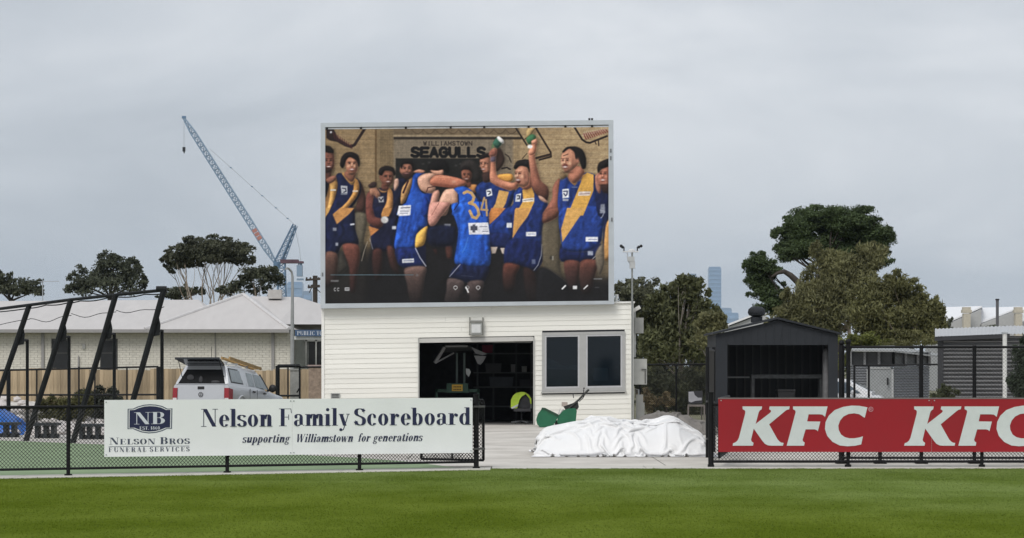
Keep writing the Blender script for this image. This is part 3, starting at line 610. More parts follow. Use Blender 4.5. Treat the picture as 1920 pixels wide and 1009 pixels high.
ZA, ZB, ZC, ZD = rg(600, 230, 5.9375), rg(740, 230, 5.9375), rg(880, 230, 5.9375), rg(1000, 230, 5.9375)
ZE, ZF, ZG = rg(590, 390, 5.045), rg(870, 390, 5.045), rg(730, 380, 5.045)

def screen_picture():
    p = Paint()
    NAVY, BLUE, YEL, SKIN, DSK, HAIR = (25, 31, 64), (28, 70, 158), (208, 154, 84), (178, 116, 88), (108, 66, 54), (30, 24, 24)
    # the room: painted block wall, darker towards the floor
    t = np.clip((p.xx-606)/540, 0, 1)[..., None]
    p.img[...] = np.array((138, 115, 82))*(1-t) + np.array((168, 143, 106))*t
    p.img += (np.sin(p.yy*0.55)*3 + rng.normal(0, 3, p.yy.shape))[..., None]; p.img *= (1-.10*((p.yy.astype(int) % 9) == 0) - .16*np.clip((p.yy-330)/160, 0, 1))[..., None]
    p.rect(704, 230, 738, 480, (128, 108, 78), 2); p.rect(703.5, 230, 706, 480, (96, 72, 44), .8)
    p.rect(738, 230, 962, 345, (132, 118, 98), 1.5)
    grid = ((np.floor(p.xx) % 3 == 0) | (np.floor(p.yy) % 3 == 0)) & (p.xx > 712) & (p.xx < 975) & (p.yy < 345) & (p.yy > 244)
    p.img[grid] *= 0.87
    p.rect(738, 230, 974, 254, (112, 95, 72), 1)
    for i in range(9): p.line([(772+i*22+k*2.2, 243+8*math.sin(math.pi*k/10)) for k in range(11)], 1.1, (78, 62, 46), .9)
    p.rect(738, 253, 978, 256, (150, 132, 104), .6); p.rect(738, 257, 978, 261.5, (48, 40, 34), .7)
    # hanging racks
    p.poly(ZA(70, 70, 150, 65, 200, 170, 330, 250, 370, 240, 480, 70, 515, 70, 395, 260, 345, 285, 280, 265, 190, 215, 110, 200, 70, 170), (42, 30, 30), .6, False)
    for i in range(9): p.line(ZA(150+i*24, 110+i*16, 165+i*24, 185+i*13), 1.6, (88, 40, 44), .7)
    p.spot(620.5, 248, 2, 2, (215, 215, 220))
    p.line(ZC(515, 55, 640, 250), 3, (40, 32, 28)); p.line(ZC(735, 50, 905, 330, 910, 380, 780, 415), 3.4, (44, 33, 28)); p.line(ZC(745, 395, 900, 355), 4.5, (52, 38, 32)); p.line(ZC(620, 185, 740, 60), 1.6, (60, 46, 36))
    p.poly(ZC(640, 70, 730, 60, 700, 130, 640, 180), (176, 146, 96), 1)
    p.line(ZC(400, 350, 440, 380, 465, 440), 2, (50, 40, 34)); p.line(ZC(365, 510, 420, 500, 455, 520), 3, (40, 32, 30)); p.line(ZC(590, 400, 640, 345), 1.5, (70, 52, 40))
    p.line(ZD(445, 30, 545, 190, 590, 220, 630, 225, 820, 150), 3.6, (38, 28, 28))
    for i in range(11):
        p.line(ZD(560+i*24, 125-i*5, 590+i*24, 185-i*8), 2.0, (120, 34, 44), .9); p.line(ZD(552+i*24, 150-i*6, 570+i*24, 100-i*4), 1.0, (205, 190, 175), .6)
    p.line(ZD(725, 205, 728, 255), 2, (48, 34, 30)); p.line(ZD(690, 220, 700, 240), 2, (48, 34, 30))
    # lettering on the wall
    def strokes(txt, x0, x1, yb, h, w, col):
        S = {'S': [[(1, .86), (.7, 1), (.3, 1), (.05, .85), (.08, .62), (.5, .5), (.92, .38), (.95, .15), (.7, 0), (.3, 0), (0, .14)]], 'E': [[(1, 1), (0, 1), (0, 0), (1, 0)], [(0, .5), (.85, .5)]], 'A': [[(0, 0), (.5, 1), (1, 0)], [(.2, .3), (.8, .3)]],
             'G': [[(.95, .84), (.7, 1), (.3, 1), (0, .75), (0, .25), (.3, 0), (.75, 0), (1, .2), (1, .48), (.58, .48)]], 'U': [[(0, 1), (0, .28), (.25, 0), (.75, 0), (1, .28), (1, 1)]], 'L': [[(0, 1), (0, 0), (.95, 0)]], 'W': [[(0, 1), (.25, 0), (.5, .8), (.75, 0), (1, 1)]],
             'I': [[(.5, 1), (.5, 0)]], 'M': [[(0, 0), (0, 1), (.5, .3), (1, 1), (1, 0)]], 'T': [[(0, 1), (1, 1)], [(.5, 1), (.5, 0)]], 'O': [[(.3, 0), (0, .3), (0, .7), (.3, 1), (.7, 1), (1, .7), (1, .3), (.7, 0), (.3, 0)]], 'N': [[(0, 0), (0, 1), (1, 0), (1, 1)]],
             '3': [[(0, .9), (.4, 1), (.95, .85), (.9, .6), (.4, .52), (.95, .42), (1, .12), (.5, 0), (0, .1)]], 'C': [[(1, .85), (.6, 1), (.1, .8), (.0, .4), (.3, 0), (.8, 0), (1, .15)]]}
        n = len(txt); st = (x1-x0)/n
        for i, ch in enumerate(txt):
            for path in S[ch]: p.line([(x0+i*st+st*.14+x*st*.70, yb-y*h) for x, y in path], w, col)
    strokes('WILLIAMSTOWN', 793, 886, 272.5, 7, 1.5, (52, 44, 38))
    strokes('SEAGULLS', 770, 911, 293.3, 15.6, 6.0, (22, 22, 24))
    p.rect(742, 297, 906, 350, (34, 34, 33), .8)
    for i in range(26): p.spot(750+random.random()*150, 303+random.random()*30, 2.5, 1.8, (88, 88, 84), .5)
    # darkness behind and below the group
    p.poly([(742, 345), (906, 345), (960, 420), (1000, 470), (1010, 600), (690, 600), (690, 470), (742, 420)], (30, 29, 31), 4)
    p.rect(600, 520, 1150, 600, (32, 31, 33), 8); p.poly(ZE(100, 430, 260, 400, 480, 350, 480, 1000, 100, 1000), (44, 41, 38), 3)
    p.poly(ZA(330, 960, 480, 900, 560, 800, 560, 1009, 330, 1009), (58, 46, 40), 2)
    p.poly(ZE(370, 60, 500, 70, 470, 300, 430, 420), (98, 90, 74), 1.5); p.poly(ZE(240, 420, 300, 520, 320, 560, 210, 640), (66, 62, 55), 1.5)
    # player at the far left edge
    p.poly(ZA(40, 640, 200, 640, 190, 800, 140, 1020, 40, 1020), (150, 108, 60), .8); p.poly(ZA(40, 650, 105, 650, 70, 820, 40, 820), (24, 24, 40), .8)
    p.poly(ZA(110, 640, 190, 660, 180, 760, 130, 1020, 70, 1020, 110, 800), YEL, .8); p.rect(619.5, 355, 630, 358, (196, 190, 180), .5)
    p.poly(ZA(60, 300, 140, 310, 160, 400, 155, 490, 115, 540, 60, 540), (122, 76, 62), .8); p.poly(ZA(55, 260, 110, 262, 148, 300, 148, 340, 60, 325), HAIR, .8); p.poly(ZA(60, 530, 120, 520, 120, 610, 60, 650), (96, 60, 50), .8)
    p.poly(ZA(60, 490, 120, 500, 130, 535, 70, 560), (60, 40, 36), 1); p.spot(615, 293, 2.5, 1.6, (60, 36, 32), .7)
    p.poly(ZA(60, 640, 110, 600, 180, 590, 175, 640, 110, 680), (138, 90, 72), .8)
    p.poly(ZE(100, 0, 165, 0, 130, 70, 100, 110), YEL, .8, False)
    # curly-haired player
    p.poly(ZA(420, 650, 470, 690, 515, 860, 480, 990, 400, 960, 430, 800), (74, 48, 42), .8)
    m = p.poly(ZA(180, 585, 240, 565, 340, 670, 400, 615, 450, 670, 455, 770, 390, 900, 250, 1040, 90, 1040, 165, 850, 200, 700), NAVY, .6)
    p.poly(ZE(95, 110, 200, 0, 365, 0, 385, 200, 415, 345, 265, 350, 215, 430, 95, 430), (24, 31, 62), .7)
    p.poly(ZA(375, 620, 425, 645, 438, 730, 405, 830, 300, 960, 240, 1030, 150, 1030, 300, 880, 370, 760), (202, 142, 74), .6); p.poly(ZE(170, 60, 240, 0, 375, 0, 330, 55, 210, 155), (192, 132, 72), .7, False)
    p.poly(ZA(245, 570, 280, 560, 350, 650, 385, 640, 400, 620, 380, 680, 340, 690), (206, 150, 84), .5)
    p.poly(ZA(290, 540, 390, 560, 380, 640, 340, 660, 270, 590), (140, 90, 70), .7)
    p.poly(ZA(280, 410, 340, 375, 400, 395, 424, 470, 410, 545, 370, 588, 325, 572, 292, 520), (172, 114, 86), .8)
    p.poly(ZA(222, 470, 240, 385, 290, 335, 360, 328, 425, 362, 445, 440, 432, 500, 405, 425, 335, 385, 295, 415, 272, 480, 250, 510), HAIR, .7)
    p.spot(661, 319, 6.5, 3.2, (96, 52, 46), .8); p.spot(654.5, 304.5, 2.6, 1.3, (70, 42, 36), .8); p.spot(666, 304.5, 2.4, 1.3, (70, 42, 36), .8); p.spot(663, 310, 1.6, 3, (196, 140, 112), .7); p.spot(655, 309, 2.6, 2, (206, 156, 132), .6)
    p.poly(ZA(230, 700, 305, 705, 305, 790, 238, 785), (168, 170, 176), .5, False); p.line(ZA(250, 730, 285, 735, 290, 765, 265, 775), 1.8, NAVY); p.rect(639, 362.5, 651, 365.5, (120, 124, 138), .6)
    p.rect(661, 357, 671, 360, (202, 182, 160), .6); p.poly(ZE(335, 150, 375, 145, 378, 160, 338, 165), (200, 202, 208), .5, False)
    p.rect(624, 427, 631, 433, (130, 134, 148), .7); p.rect(629, 455, 634, 461, (140, 144, 156), .7)
    p.poly(ZE(260, 350, 402, 345, 428, 440, 415, 560, 395, 700, 385, 800, 335, 790, 325, 560), (58, 34, 31), 1, top=(118, 68, 56)); p.poly(ZE(95, 430, 208, 430, 215, 560, 195, 700, 95, 740), (56, 42, 38), 1, top=(108, 74, 62))
    # third player, smiling
    p.poly(ZA(515, 810, 570, 760, 612, 850, 595, 1030, 515, 1030), (112, 64, 56), .8); p.poly(ZA(598, 830, 640, 730, 760, 740, 835, 765, 850, 1030, 598, 1030), (28, 30, 54), .7)
    p.poly(ZE(545, 0, 790, 0, 785, 170, 770, 385, 560, 400, 530, 270), (25, 29, 56), .8)
    p.poly(ZA(755, 725, 805, 765, 820, 890, 775, 1030, 680, 1030, 740, 880), (190, 132, 74), .6); p.poly(ZA(640, 720, 690, 760, 760, 755, 770, 730, 740, 775, 680, 775), (196, 140, 84), .5)
    p.poly(ZE(630, 90, 650, 0, 730, 0, 700, 80), (186, 126, 66), .6, False); p.poly(ZE(510, 170, 612, 202, 530, 268), (196, 124, 66), .7, False)
    p.poly(ZA(660, 600, 700, 540, 790, 540, 820, 600, 805, 670, 755, 718, 700, 690), (128, 80, 62), .8); p.poly(ZA(652, 570, 668, 508, 740, 480, 815, 500, 845, 570, 820, 590, 800, 545, 725, 535, 690, 590), HAIR, .7); p.poly(ZA(690, 680, 760, 700, 760, 750, 690, 750), (104, 62, 50), .8)
    p.spot(722, 331, 2, 1.2, (50, 30, 28), .8); p.spot(731, 331, 2, 1.2, (50, 30, 28), .8); p.spot(729, 335, 1.5, 2, (170, 112, 88), .6)
    p.poly(ZA(555, 735, 600, 700, 640, 740, 672, 800, 645, 845, 590, 800, 560, 810), (178, 124, 96), .7); p.poly(ZA(535, 700, 590, 660, 630, 670, 620, 720, 560, 730), (54, 40, 38), .9)
    for i in range(3): p.line(ZA(590+i*22, 770, 600+i*24, 840), 1, (120, 78, 62), .7)
    p.poly(ZA(645, 830, 705, 820, 712, 885, 655, 890), (160, 160, 165), .7, False); p.line(ZA(660, 845, 680, 870, 700, 840), 2, (30, 32, 54))
    p.poly(ZE(490, 0, 548, 0, 570, 80, 640, 105, 645, 165, 590, 190, 500, 130), (104, 58, 50), .9); p.spot(721.2, 412.2, 8, 7.6, (206, 204, 202), 1, True); p.spot(721.4, 412.6, 5.5, 5, (176, 172, 168), .8); p.rect(735, 424, 743, 430, (190, 192, 200), .8)
    p.line(ZE(500, 320, 470, 400, 445, 500), 1.6, (150, 140, 125), .8); p.line(ZE(520, 290, 550, 390), 1.5, (140, 140, 145), .7)
    p.poly(ZE(550, 400, 635, 400, 630, 600, 590, 700, 550, 600), (40, 28, 27), 1.4, top=(76, 44, 39)); p.poly(ZE(680, 370, 740, 370, 780, 520, 800, 640, 720, 560), (44, 30, 28), 1.4, top=(92, 54, 46))
    # bearded player behind
    p.poly(ZB(-10, 680, 60, 615, 135, 650, 110, 800, 60, 880, 60, 1030, -10, 1030), (26, 29, 52), .7); p.poly(ZB(85, 720, 195, 605, 190, 690, 110, 880, 65, 895), (188, 138, 84), .6); p.line(ZB(150, 650, 95, 780), 3.5, (70, 40, 40))
    p.poly(ZB(-5, 640, 40, 625, 42, 700, -5, 760), (196, 150, 128), .8); p.poly(ZB(55, 540, 80, 465, 180, 460, 208, 530, 180, 590, 140, 622, 95, 590), (148, 96, 76), .8); p.poly(ZB(62, 470, 90, 420, 150, 408, 202, 436, 216, 515, 198, 545, 182, 468, 100, 462, 80, 520), HAIR, .7); p.poly(ZB(88, 565, 135, 555, 190, 560, 178, 615, 138, 632, 100, 612), (58, 38, 36), .9)
    p.spot(760, 325, 3, 1.2, (150, 96, 84), .7); p.spot(756, 312, 2, 1.2, (56, 34, 32), .8); p.spot(767, 312, 2, 1.2, (56, 34, 32), .8); p.spot(762, 318, 1.5, 2.5, (190, 132, 106), .6)
    # small face between the two backs
    p.poly(ZB(728, 520, 755, 430, 850, 408, 935, 470, 960, 640, 880, 650, 850, 560), (46, 42, 40), 1.2); p.poly(ZB(742, 540, 770, 510, 840, 525, 860, 590, 840, 645, 795, 668, 750, 620), (136, 84, 64), .8); p.poly(ZB(735, 540, 760, 490, 830, 490, 865, 560, 830, 530, 770, 525), HAIR, .7); p.spot(871, 328.5, 1.8, 1.1, (54, 32, 30), .8); p.spot(881, 328.5, 1.8, 1.1, (54, 32, 30), .8)
    p.poly(ZB(840, 690, 915, 695, 900, 770, 860, 790, 820, 740), (196, 130, 70), .8); p.poly(ZB(800, 660, 850, 660, 845, 720, 800, 710), (110, 66, 52), .9)
    # player behind with both forearms up (left cup)
    p.poly(ZC(65, 745, 150, 655, 320, 690, 440, 760, 510, 740, 480, 880, 390, 1030, 200, 1030, 150, 900), (26, 48, 108), .6); p.poly(ZF(220, 180, 340, 60, 400, 0, 470, 0, 470, 260, 440, 350, 260, 365, 235, 240), (26, 50, 116), .8)
    p.poly(ZC(330, 750, 442, 770, 405, 900, 330, 1030, 215, 1030, 290, 900), YEL, .5, False); p.poly(ZF(215, 100, 260, 0, 395, 0, 330, 75, 232, 165), (210, 130, 66), .6, False); p.poly(ZC(320, 580, 470, 572, 485, 640, 420, 665, 320, 640), (220, 150, 64), .7)
    p.poly(ZC(115, 430, 130, 395, 215, 380, 245, 470, 235, 560, 185, 590, 140, 530), (166, 110, 86), .8); p.poly(ZC(112, 400, 150, 352, 245, 340, 262, 400, 210, 385, 130, 410), HAIR, .7); p.poly(ZC(140, 570, 200, 550, 240, 545, 235, 650, 165, 665), (64, 44, 40), 1); p.spot(905.5, 308, 1.8, 1.1, (66, 40, 36), .8); p.spot(914, 307, 1.8, 1.1, (66, 40, 36), .8)
    p.poly(ZC(300, 300, 350, 290, 395, 400, 370, 480, 300, 540), (60, 42, 36), 1)
    p.poly(ZC(222, 340, 262, 285, 310, 300, 290, 420, 300, 560, 345, 632, 480, 670, 535, 655, 535, 735, 430, 750, 275, 690, 225, 620, 238, 440), (192, 122, 94), .7); p.poly(ZC(240, 380, 290, 375, 290, 430, 238, 435), (96, 84, 100), .9); p.poly(ZC(215, 350, 250, 300, 300, 300, 300, 360, 240, 380), (140, 86, 70), .8)
    p.line(ZC(300, 690, 420, 735, 530, 720), 3.5, (140, 84, 64), .7)
    p.poly(ZC(262, 225, 310, 165, 370, 215, 320, 285, 280, 265), (52, 98, 80), .6); p.poly(ZC(305, 165, 330, 152, 375, 190, 385, 225, 365, 232, 325, 200), (226, 224, 220), .6); p.spot(924, 274, 2.5, 4, (86, 128, 76), .8)
    p.poly(ZC(185, 750, 245, 732, 258, 810, 195, 825), (206, 208, 212), .5, False); p.line(ZC(205, 765, 230, 765, 235, 785, 215, 800), 2, NAVY)
    p.poly(ZF(235, 240, 440, 255, 445, 360, 420, 395, 260, 365), (25, 37, 84), .8); p.poly(ZF(252, 368, 318, 368, 298, 430, 262, 432), (176, 158, 146), .6, False); p.poly(ZF(342, 378, 412, 380, 388, 442, 360, 430), (186, 170, 158), .6, False); p.rect(950, 418, 960, 427, (214, 216, 222), .6)
    # shouting player with the raised cup
    p.poly(ZC(495, 790, 560, 715, 610, 745, 700, 700, 745, 780, 800, 830, 870, 890, 830, 1040, 420, 1040, 490, 900), (28, 52, 118), .6); p.poly(ZF(455, 150, 480, 0, 770, 0, 745, 200, 745, 345, 735, 400, 420, 345, 460, 280), (27, 46, 106), .8)
    p.poly(ZC(590, 750, 690, 700, 722, 790, 722, 890, 650, 1035, 505, 1035, 600, 870), (222, 162, 72), .5, False); p.poly(ZF(480, 20, 490, 0, 640, 0, 600, 85, 520, 190, 458, 290, 466, 170), (212, 150, 78), .6, False)
    p.poly(ZC(590, 850, 720, 835, 718, 878, 592, 885), (222, 212, 196), .5, False); p.line(ZC(605, 868, 705, 855), 1.4, (110, 96, 96), .8)
    p.poly(ZC(520, 800, 578, 785, 565, 880, 510, 880), (204, 206, 212), .5, False); p.line(ZC(535, 815, 560, 815, 555, 850, 535, 850), 2, NAVY)
    p.poly(ZC(600, 640, 690, 600, 700, 710, 640, 750, 590, 730), (176, 108, 84), .8); p.poly(ZC(508, 590, 525, 500, 600, 475, 655, 520, 672, 600, 660, 690, 605, 722, 555, 705, 540, 650), (198, 132, 104), .8); p.poly(ZC(492, 500, 530, 430, 620, 408, 685, 430, 672, 560, 645, 500, 565, 482, 520, 520), (32, 28, 28), .7)
    p.poly(ZC(520, 640, 545, 625, 570, 655, 548, 680), (92, 34, 34), .7); p.spot(972, 325, 2.6, 1.1, (86, 50, 42), .8); p.spot(987, 333, 2.5, 4, (160, 96, 78), .6); p.spot(969, 329, 2, 2.5, (222, 160, 132), .6)
    p.poly(ZC(662, 350, 722, 330, 742, 450, 795, 640, 860, 700, 888, 770, 865, 870, 785, 835, 722, 770, 690, 690, 676, 560), (84, 50, 42), .8, top=(206, 134, 104)); p.spot(1003, 337, 5, 9, (196, 120, 92), .5)
    p.poly(ZC(655, 345, 670, 290, 715, 205, 742, 180, 752, 240, 735, 340, 690, 365), (200, 130, 100), .7); p.poly(ZC(768, 812, 820, 830, 875, 885, 850, 892, 790, 862), (196, 150, 128), .6)
    p.poly(ZC(632, 180, 690, 128, 742, 150, 725, 215, 660, 240), (62, 112, 74), .6); p.poly(ZC(690, 205, 745, 180, 752, 225, 705, 245), (206, 138, 108), .6); p.spot(993.7, 275, 5.6, 4.2, (228, 226, 222), 1, True)
    p.poly(ZF(425, 300, 740, 330, 745, 500, 665, 600, 540, 545, 380, 522), (22, 34, 82), .8); p.line(ZF(738, 345, 730, 450, 700, 540, 660, 592), 1.3, (200, 202, 210), .8); p.rect(986.5, 435, 1005.5, 443, (216, 216, 220), .6); p.line([(991, 439), (1003, 439)], 1.2, (96, 106, 150), .8); p.rect(997, 486.5, 1004, 495, (96, 106, 138), .8)
    p.poly(ZF(375, 530, 525, 545, 490, 640, 470, 780, 380, 780), (40, 30, 29), 1.2, top=(112, 60, 48)); p.poly(ZF(560, 570, 660, 600, 690, 700, 720, 870, 600, 870), (34, 29, 29), 1.5, top=(60, 38, 34))
    # wall between, and the tall player at right
    p.poly(ZF(745, 160, 900, 30, 920, 120, 915, 560, 960, 700, 760, 560), (96, 86, 68), 1.6); p.poly(ZF(700, 620, 760, 560, 980, 720, 980, 1000, 700, 1000), (31, 31, 34), 1.6); p.line(ZF(760, 540, 970, 700), 1, (84, 78, 70), .8); p.spot(1034, 483.5, 3.5, 3, (40, 38, 36), .9); p.rect(1035, 480, 1038, 488, (150, 144, 130), .7)
    p.poly(ZD(300, 630, 245, 660, 212, 740, 205, 850, 100, 1030, 260, 1030, 300, 900), (146, 90, 72), .8); p.poly(ZF(745, 60, 800, 0, 920, 0, 880, 90, 750, 145), (120, 74, 58), .9)
    p.poly(ZD(295, 650, 370, 600, 455, 690, 560, 560, 690, 585, 695, 720, 740, 1030, 300, 1030), (29, 52, 118), .6); p.poly(ZF(918, 0, 1335, 0, 1315, 200, 1290, 330, 1180, 410, 960, 410, 920, 320), (30, 58, 132), .8)
    p.poly(ZD(545, 590, 600, 555, 672, 580, 668, 760, 555, 1035, 380, 1035, 530, 660), (218, 160, 70), .5, False); p.poly(ZF(975, 0, 1155, 0, 1075, 110, 930, 325, 918, 200), (214, 158, 82), .6, False); p.poly(ZD(385, 630, 460, 680, 535, 635, 560, 590, 470, 695, 450, 695), (214, 158, 80), .5)
    p.poly(ZD(505, 768, 642, 765, 628, 812, 495, 815), (216, 200, 186), .5, False); p.line(ZD(515, 795, 625, 790), 1.6, (150, 110, 110), .8); p.poly(ZD(322, 742, 395, 735, 396, 835, 325, 845), (206, 208, 212), .5, False); p.line(ZD(338, 765, 378, 762, 375, 800, 358, 815, 340, 790), 2, (30, 40, 90)); p.rect(1055, 373, 1066, 377, (150, 154, 170), .6); p.rect(1072, 350.5, 1083, 352, (110, 120, 160), .6)
    p.poly(ZD(395, 560, 470, 480, 540, 500, 570, 565, 460, 680, 388, 625), (170, 108, 84), .8); p.poly(ZD(325, 335, 395, 288, 465, 330, 520, 400, 500, 460, 470, 500, 400, 553, 352, 553, 330, 500, 306, 430), (190, 128, 100), .8)
    p.poly(ZD(325, 320, 375, 272, 470, 266, 550, 305, 588, 400, 585, 500, 545, 515, 512, 430, 470, 400, 455, 330, 400, 290, 335, 335), (30, 26, 26), .7); p.spot(1083, 301, 3, 4.5, (186, 122, 96), .8); p.poly(ZD(325, 470, 380, 465, 372, 495, 340, 500), (104, 46, 44), .7); p.line(ZD(335, 370, 385, 352), 1.8, (66, 42, 36), .8); p.spot(1055, 300, 2, 3, (206, 146, 116), .6); p.spot(1067, 305, 4, 4, (204, 142, 112), .5); p.poly(ZD(300, 560, 345, 560, 380, 600, 310, 640), (118, 96, 68), 1.5)
    p.poly(ZF(918, 335, 960, 405, 1180, 412, 1292, 335, 1290, 420, 1195, 512, 918, 505), (22, 32, 74), .8); p.line(ZF(1285, 395, 1250, 450, 1190, 508), 1.4, (206, 196, 190), .8); p.rect(1098, 444.5, 1121, 453, (218, 218, 222), .6); p.line([(1104, 449), (1119, 449)], 1.4, (90, 100, 150), .8); p.rect(1102, 471, 1112, 479, (150, 156, 176), .8)
    p.poly(ZF(945, 510, 1092, 508, 1090, 640, 1060, 780, 990, 760), (40, 32, 32), 1, top=(112, 64, 54)); p.poly(ZF(1100, 508, 1270, 500, 1240, 640, 1200, 800, 1110, 800), (42, 34, 33), 1, top=(116, 66, 54))
    # player cut by the right edge
    p.poly(ZD(690, 740, 760, 720, 850, 740, 850, 1030, 720, 1030), (26, 34, 72), .7); p.poly(ZF(1325, 0, 1400, 0, 1400, 420, 1320, 470, 1318, 180), (24, 30, 60), .8); p.poly(ZF(1340, 170, 1400, 100, 1400, 430, 1322, 490), (196, 140, 78), .8); p.poly(ZF(1240, 440, 1310, 340, 1330, 520, 1280, 640), (116, 104, 88), 1.2)
    p.poly(ZD(685, 600, 740, 560, 760, 680, 740, 790, 700, 740), (160, 104, 86), .8); p.poly(ZD(715, 600, 760, 520, 850, 480, 850, 720, 770, 730, 735, 680), (166, 104, 82), .8); p.poly(ZD(712, 500, 740, 440, 850, 400, 850, 480, 760, 520, 722, 560), HAIR, .7); p.poly(ZD(745, 700, 800, 690, 850, 690, 850, 780, 780, 780), (54, 36, 34), 1); p.spot(1129, 326, 3, 1.3, (58, 34, 30), .8)
    p.poly(ZD(750, 910, 795, 905, 800, 1010, 740, 1010), (130, 134, 148), .8, False); p.line(ZF(1290, 20, 1330, 30, 1310, 80, 1295, 95), 2, (150, 154, 170), .8)
    # faces: brows, eyes, nose, mouth, cheeks
    def face(cx, cy, w, h, turn=0.0, smile=1.0, lit=1.0):
        c = np.array(p.img[int(cy-p.Y0), int(cx-p.X0+w*.2)], float); hi = np.minimum(c*1.32+12, 240); lo = c*.42; ox = turn*.16*w
        p.spot(cx+ox*.6, cy-.26*h, .22*w, .07*h, hi, .32*lit)
        for s in (-1, 1):
            k = 1 - .45*max(0, -s*turn*-1); ex = cx+ox+s*.21*w*(1-.25*abs(turn))
            p.spot(ex, cy-.07*h, .13*w*k, .055*h, lo*1.1, .7); p.line([(ex-.11*w, cy-.15*h), (ex+.11*w, cy-.155*h)], 1.2, lo*.7, .7); p.spot(ex, cy-.065*h, .05*w, .022*h, (26, 18, 17), .95)
            p.spot(cx+ox*.6+s*.28*w, cy+.08*h, .13*w, .075*h, hi, .6*lit)
        p.line([(cx+ox*1.25, cy-.10*h), (cx+ox*1.5, cy+.07*h)], 1.6, hi, .75*lit); p.spot(cx+ox*1.4, cy+.115*h, .12*w, .028*h, lo, .8); p.line([(cx+ox*1.1+.08*w, cy-.05*h), (cx+ox*1.3+.09*w, cy+.09*h)], 1.2, lo*1.2, .5)
        p.spot(cx+ox, cy+.27*h, .21*w, .062*h*smile, (104, 46, 42), .85); p.spot(cx+ox, cy+.262*h, .18*w, .032*h*smile, (232, 216, 206), .92); p.spot(cx+ox, cy+.35*h, .16*w, .03*h, lo*1.1, .5)
        p.spot(cx+.44*w, cy+.1*h, .12*w, .34*h, lo, .45); p.spot(cx, cy+.53*h, .34*w, .06*h, lo*.8, .6)
    face(615, 303, 22, 36, .3, .9, .8); face(658.5, 309, 22, 33, .3, 1.25); face(726.5, 333, 21, 29, .35, 1.15, .8); face(763, 318, 20, 27, 0, .5, .9); face(874.5, 329, 18, 24, 0, 1, .8); face(907, 309, 19, 31, -.3, .9); face(974, 328, 22, 36, -.8, 1.5); face(1063, 303, 25, 38, -.85, 1.4); face(1131, 328, 22, 36, -.2, 1.3, .9)
    # the two bright-blue backs in front
    p.poly(ZB(20, 1030, 110, 920, 140, 850, 190, 700, 205, 590, 260, 553, 340, 568, 280, 610, 255, 680, 290, 765, 350, 795, 440, 790, 400, 870, 370, 1030), (27, 72, 166), .7); p.poly(ZG(60, 300, 90, 130, 140, 10, 390, 0, 362, 150, 352, 220, 262, 292, 240, 435, 55, 440), (30, 74, 168), .8)
    for a in range(5): p.line(ZG(150+a*35, 60+a*10, 110+a*30, 260+a*20), 4, (20, 52, 130), .35)
    p.poly(ZB(330, 800, 430, 795, 370, 1030, 300, 1030), (20, 48, 122), 1.5); p.spot(778, 380, 12, 14, (44, 96, 196), .5)
    p.poly(ZB(262, 610, 330, 568, 420, 560, 480, 580, 405, 640, 400, 690, 455, 722, 430, 785, 350, 780, 288, 745, 258, 675), (208, 154, 128), .7); p.line(ZB(355, 770, 370, 725, 440, 712), 2, (96, 56, 50)); p.poly(ZB(205, 550, 270, 520, 340, 540, 300, 562), (190, 130, 104), .8)
    p.poly(ZB(360, 520, 400, 450, 470, 412, 565, 428, 612, 510, 590, 570, 535, 530, 420, 540), (24, 22, 23), .8); p.poly(ZB(395, 530, 470, 535, 540, 525, 530, 585, 440, 575), (196, 138, 112), .8)
    p.poly(ZB(395, 640, 440, 592, 520, 582, 625, 598, 725, 622, 800, 662, 775, 705, 685, 728, 560, 716, 440, 702, 398, 688), (184, 110, 84), .7); p.line(ZB(430, 690, 560, 705, 690, 715), 5, (140, 76, 58), .6); p.spot(851, 341, 4, 3, (224, 160, 132), .8); p.line(ZB(440, 605, 520, 598, 620, 615), 3, (206, 138, 108), .6)
    p.poly(ZB(45, 925, 182, 918, 175, 1030, 25, 1030), (212, 212, 220), .5, False); p.poly(ZE(800, 0, 908, 0, 897, 70, 793, 78), (212, 212, 220), .5, False); p.line([(752, 390), (768, 389)], 2, (90, 90, 110), .8); p.line([(751, 396), (766, 396)], 1.6, (120, 120, 136), .8); p.line([(751, 400), (764, 400)], 1.6, (130, 130, 150), .8)
    p.poly(ZG(360, 220, 345, 340, 322, 402, 270, 432, 243, 415, 258, 298), (220, 166, 72), .6); p.poly(ZG(60, 435, 250, 430, 290, 480, 348, 602, 240, 618, 140, 615, 80, 570), (24, 38, 92), .8); p.poly(ZG(255, 430, 345, 400, 350, 600), (22, 26, 52), .8, False); p.line(ZG(246, 430, 290, 520, 347, 602), 1.5, (206, 206, 214), .9)
    p.poly(ZG(120, 535, 232, 528, 234, 566, 122, 572), (216, 218, 224), .5, False); p.line(ZG(135, 550, 225, 548), 1.6, (110, 116, 150), .8)
    p.poly(ZG(145, 620, 342, 606, 330, 730, 300, 950, 205, 950, 165, 770), (48, 37, 35), 1, top=(128, 98, 88))
    p.poly(ZG(470, 720, 540, 640, 560, 900, 420, 950, 360, 800), (26, 26, 27), 2); p.rect(833, 420, 845, 428, (150, 152, 160), .9); p.poly(ZG(530, 400, 590, 410, 590, 520, 545, 520), (86, 50, 42), 1.2); p.poly(ZG(410, 440, 450, 440, 450, 500), (60, 36, 34), 1.2); p.rect(807, 453, 812, 458, (170, 172, 180), .8); p.rect(846, 440, 849, 449, (150, 150, 160), .7); p.poly(ZG(375, 230, 620, 230, 620, 400, 380, 400), (22, 28, 52), 1.5)
    p.poly(ZB(420, 790, 485, 750, 500, 800, 470, 920, 420, 1030, 370, 1030), (196, 138, 118), .8); p.poly(ZB(640, 733, 560, 750, 510, 830, 480, 920, 420, 1030, 570, 1030, 620, 905, 655, 965, 705, 900, 705, 800, 680, 745), (208, 156, 130), .7)
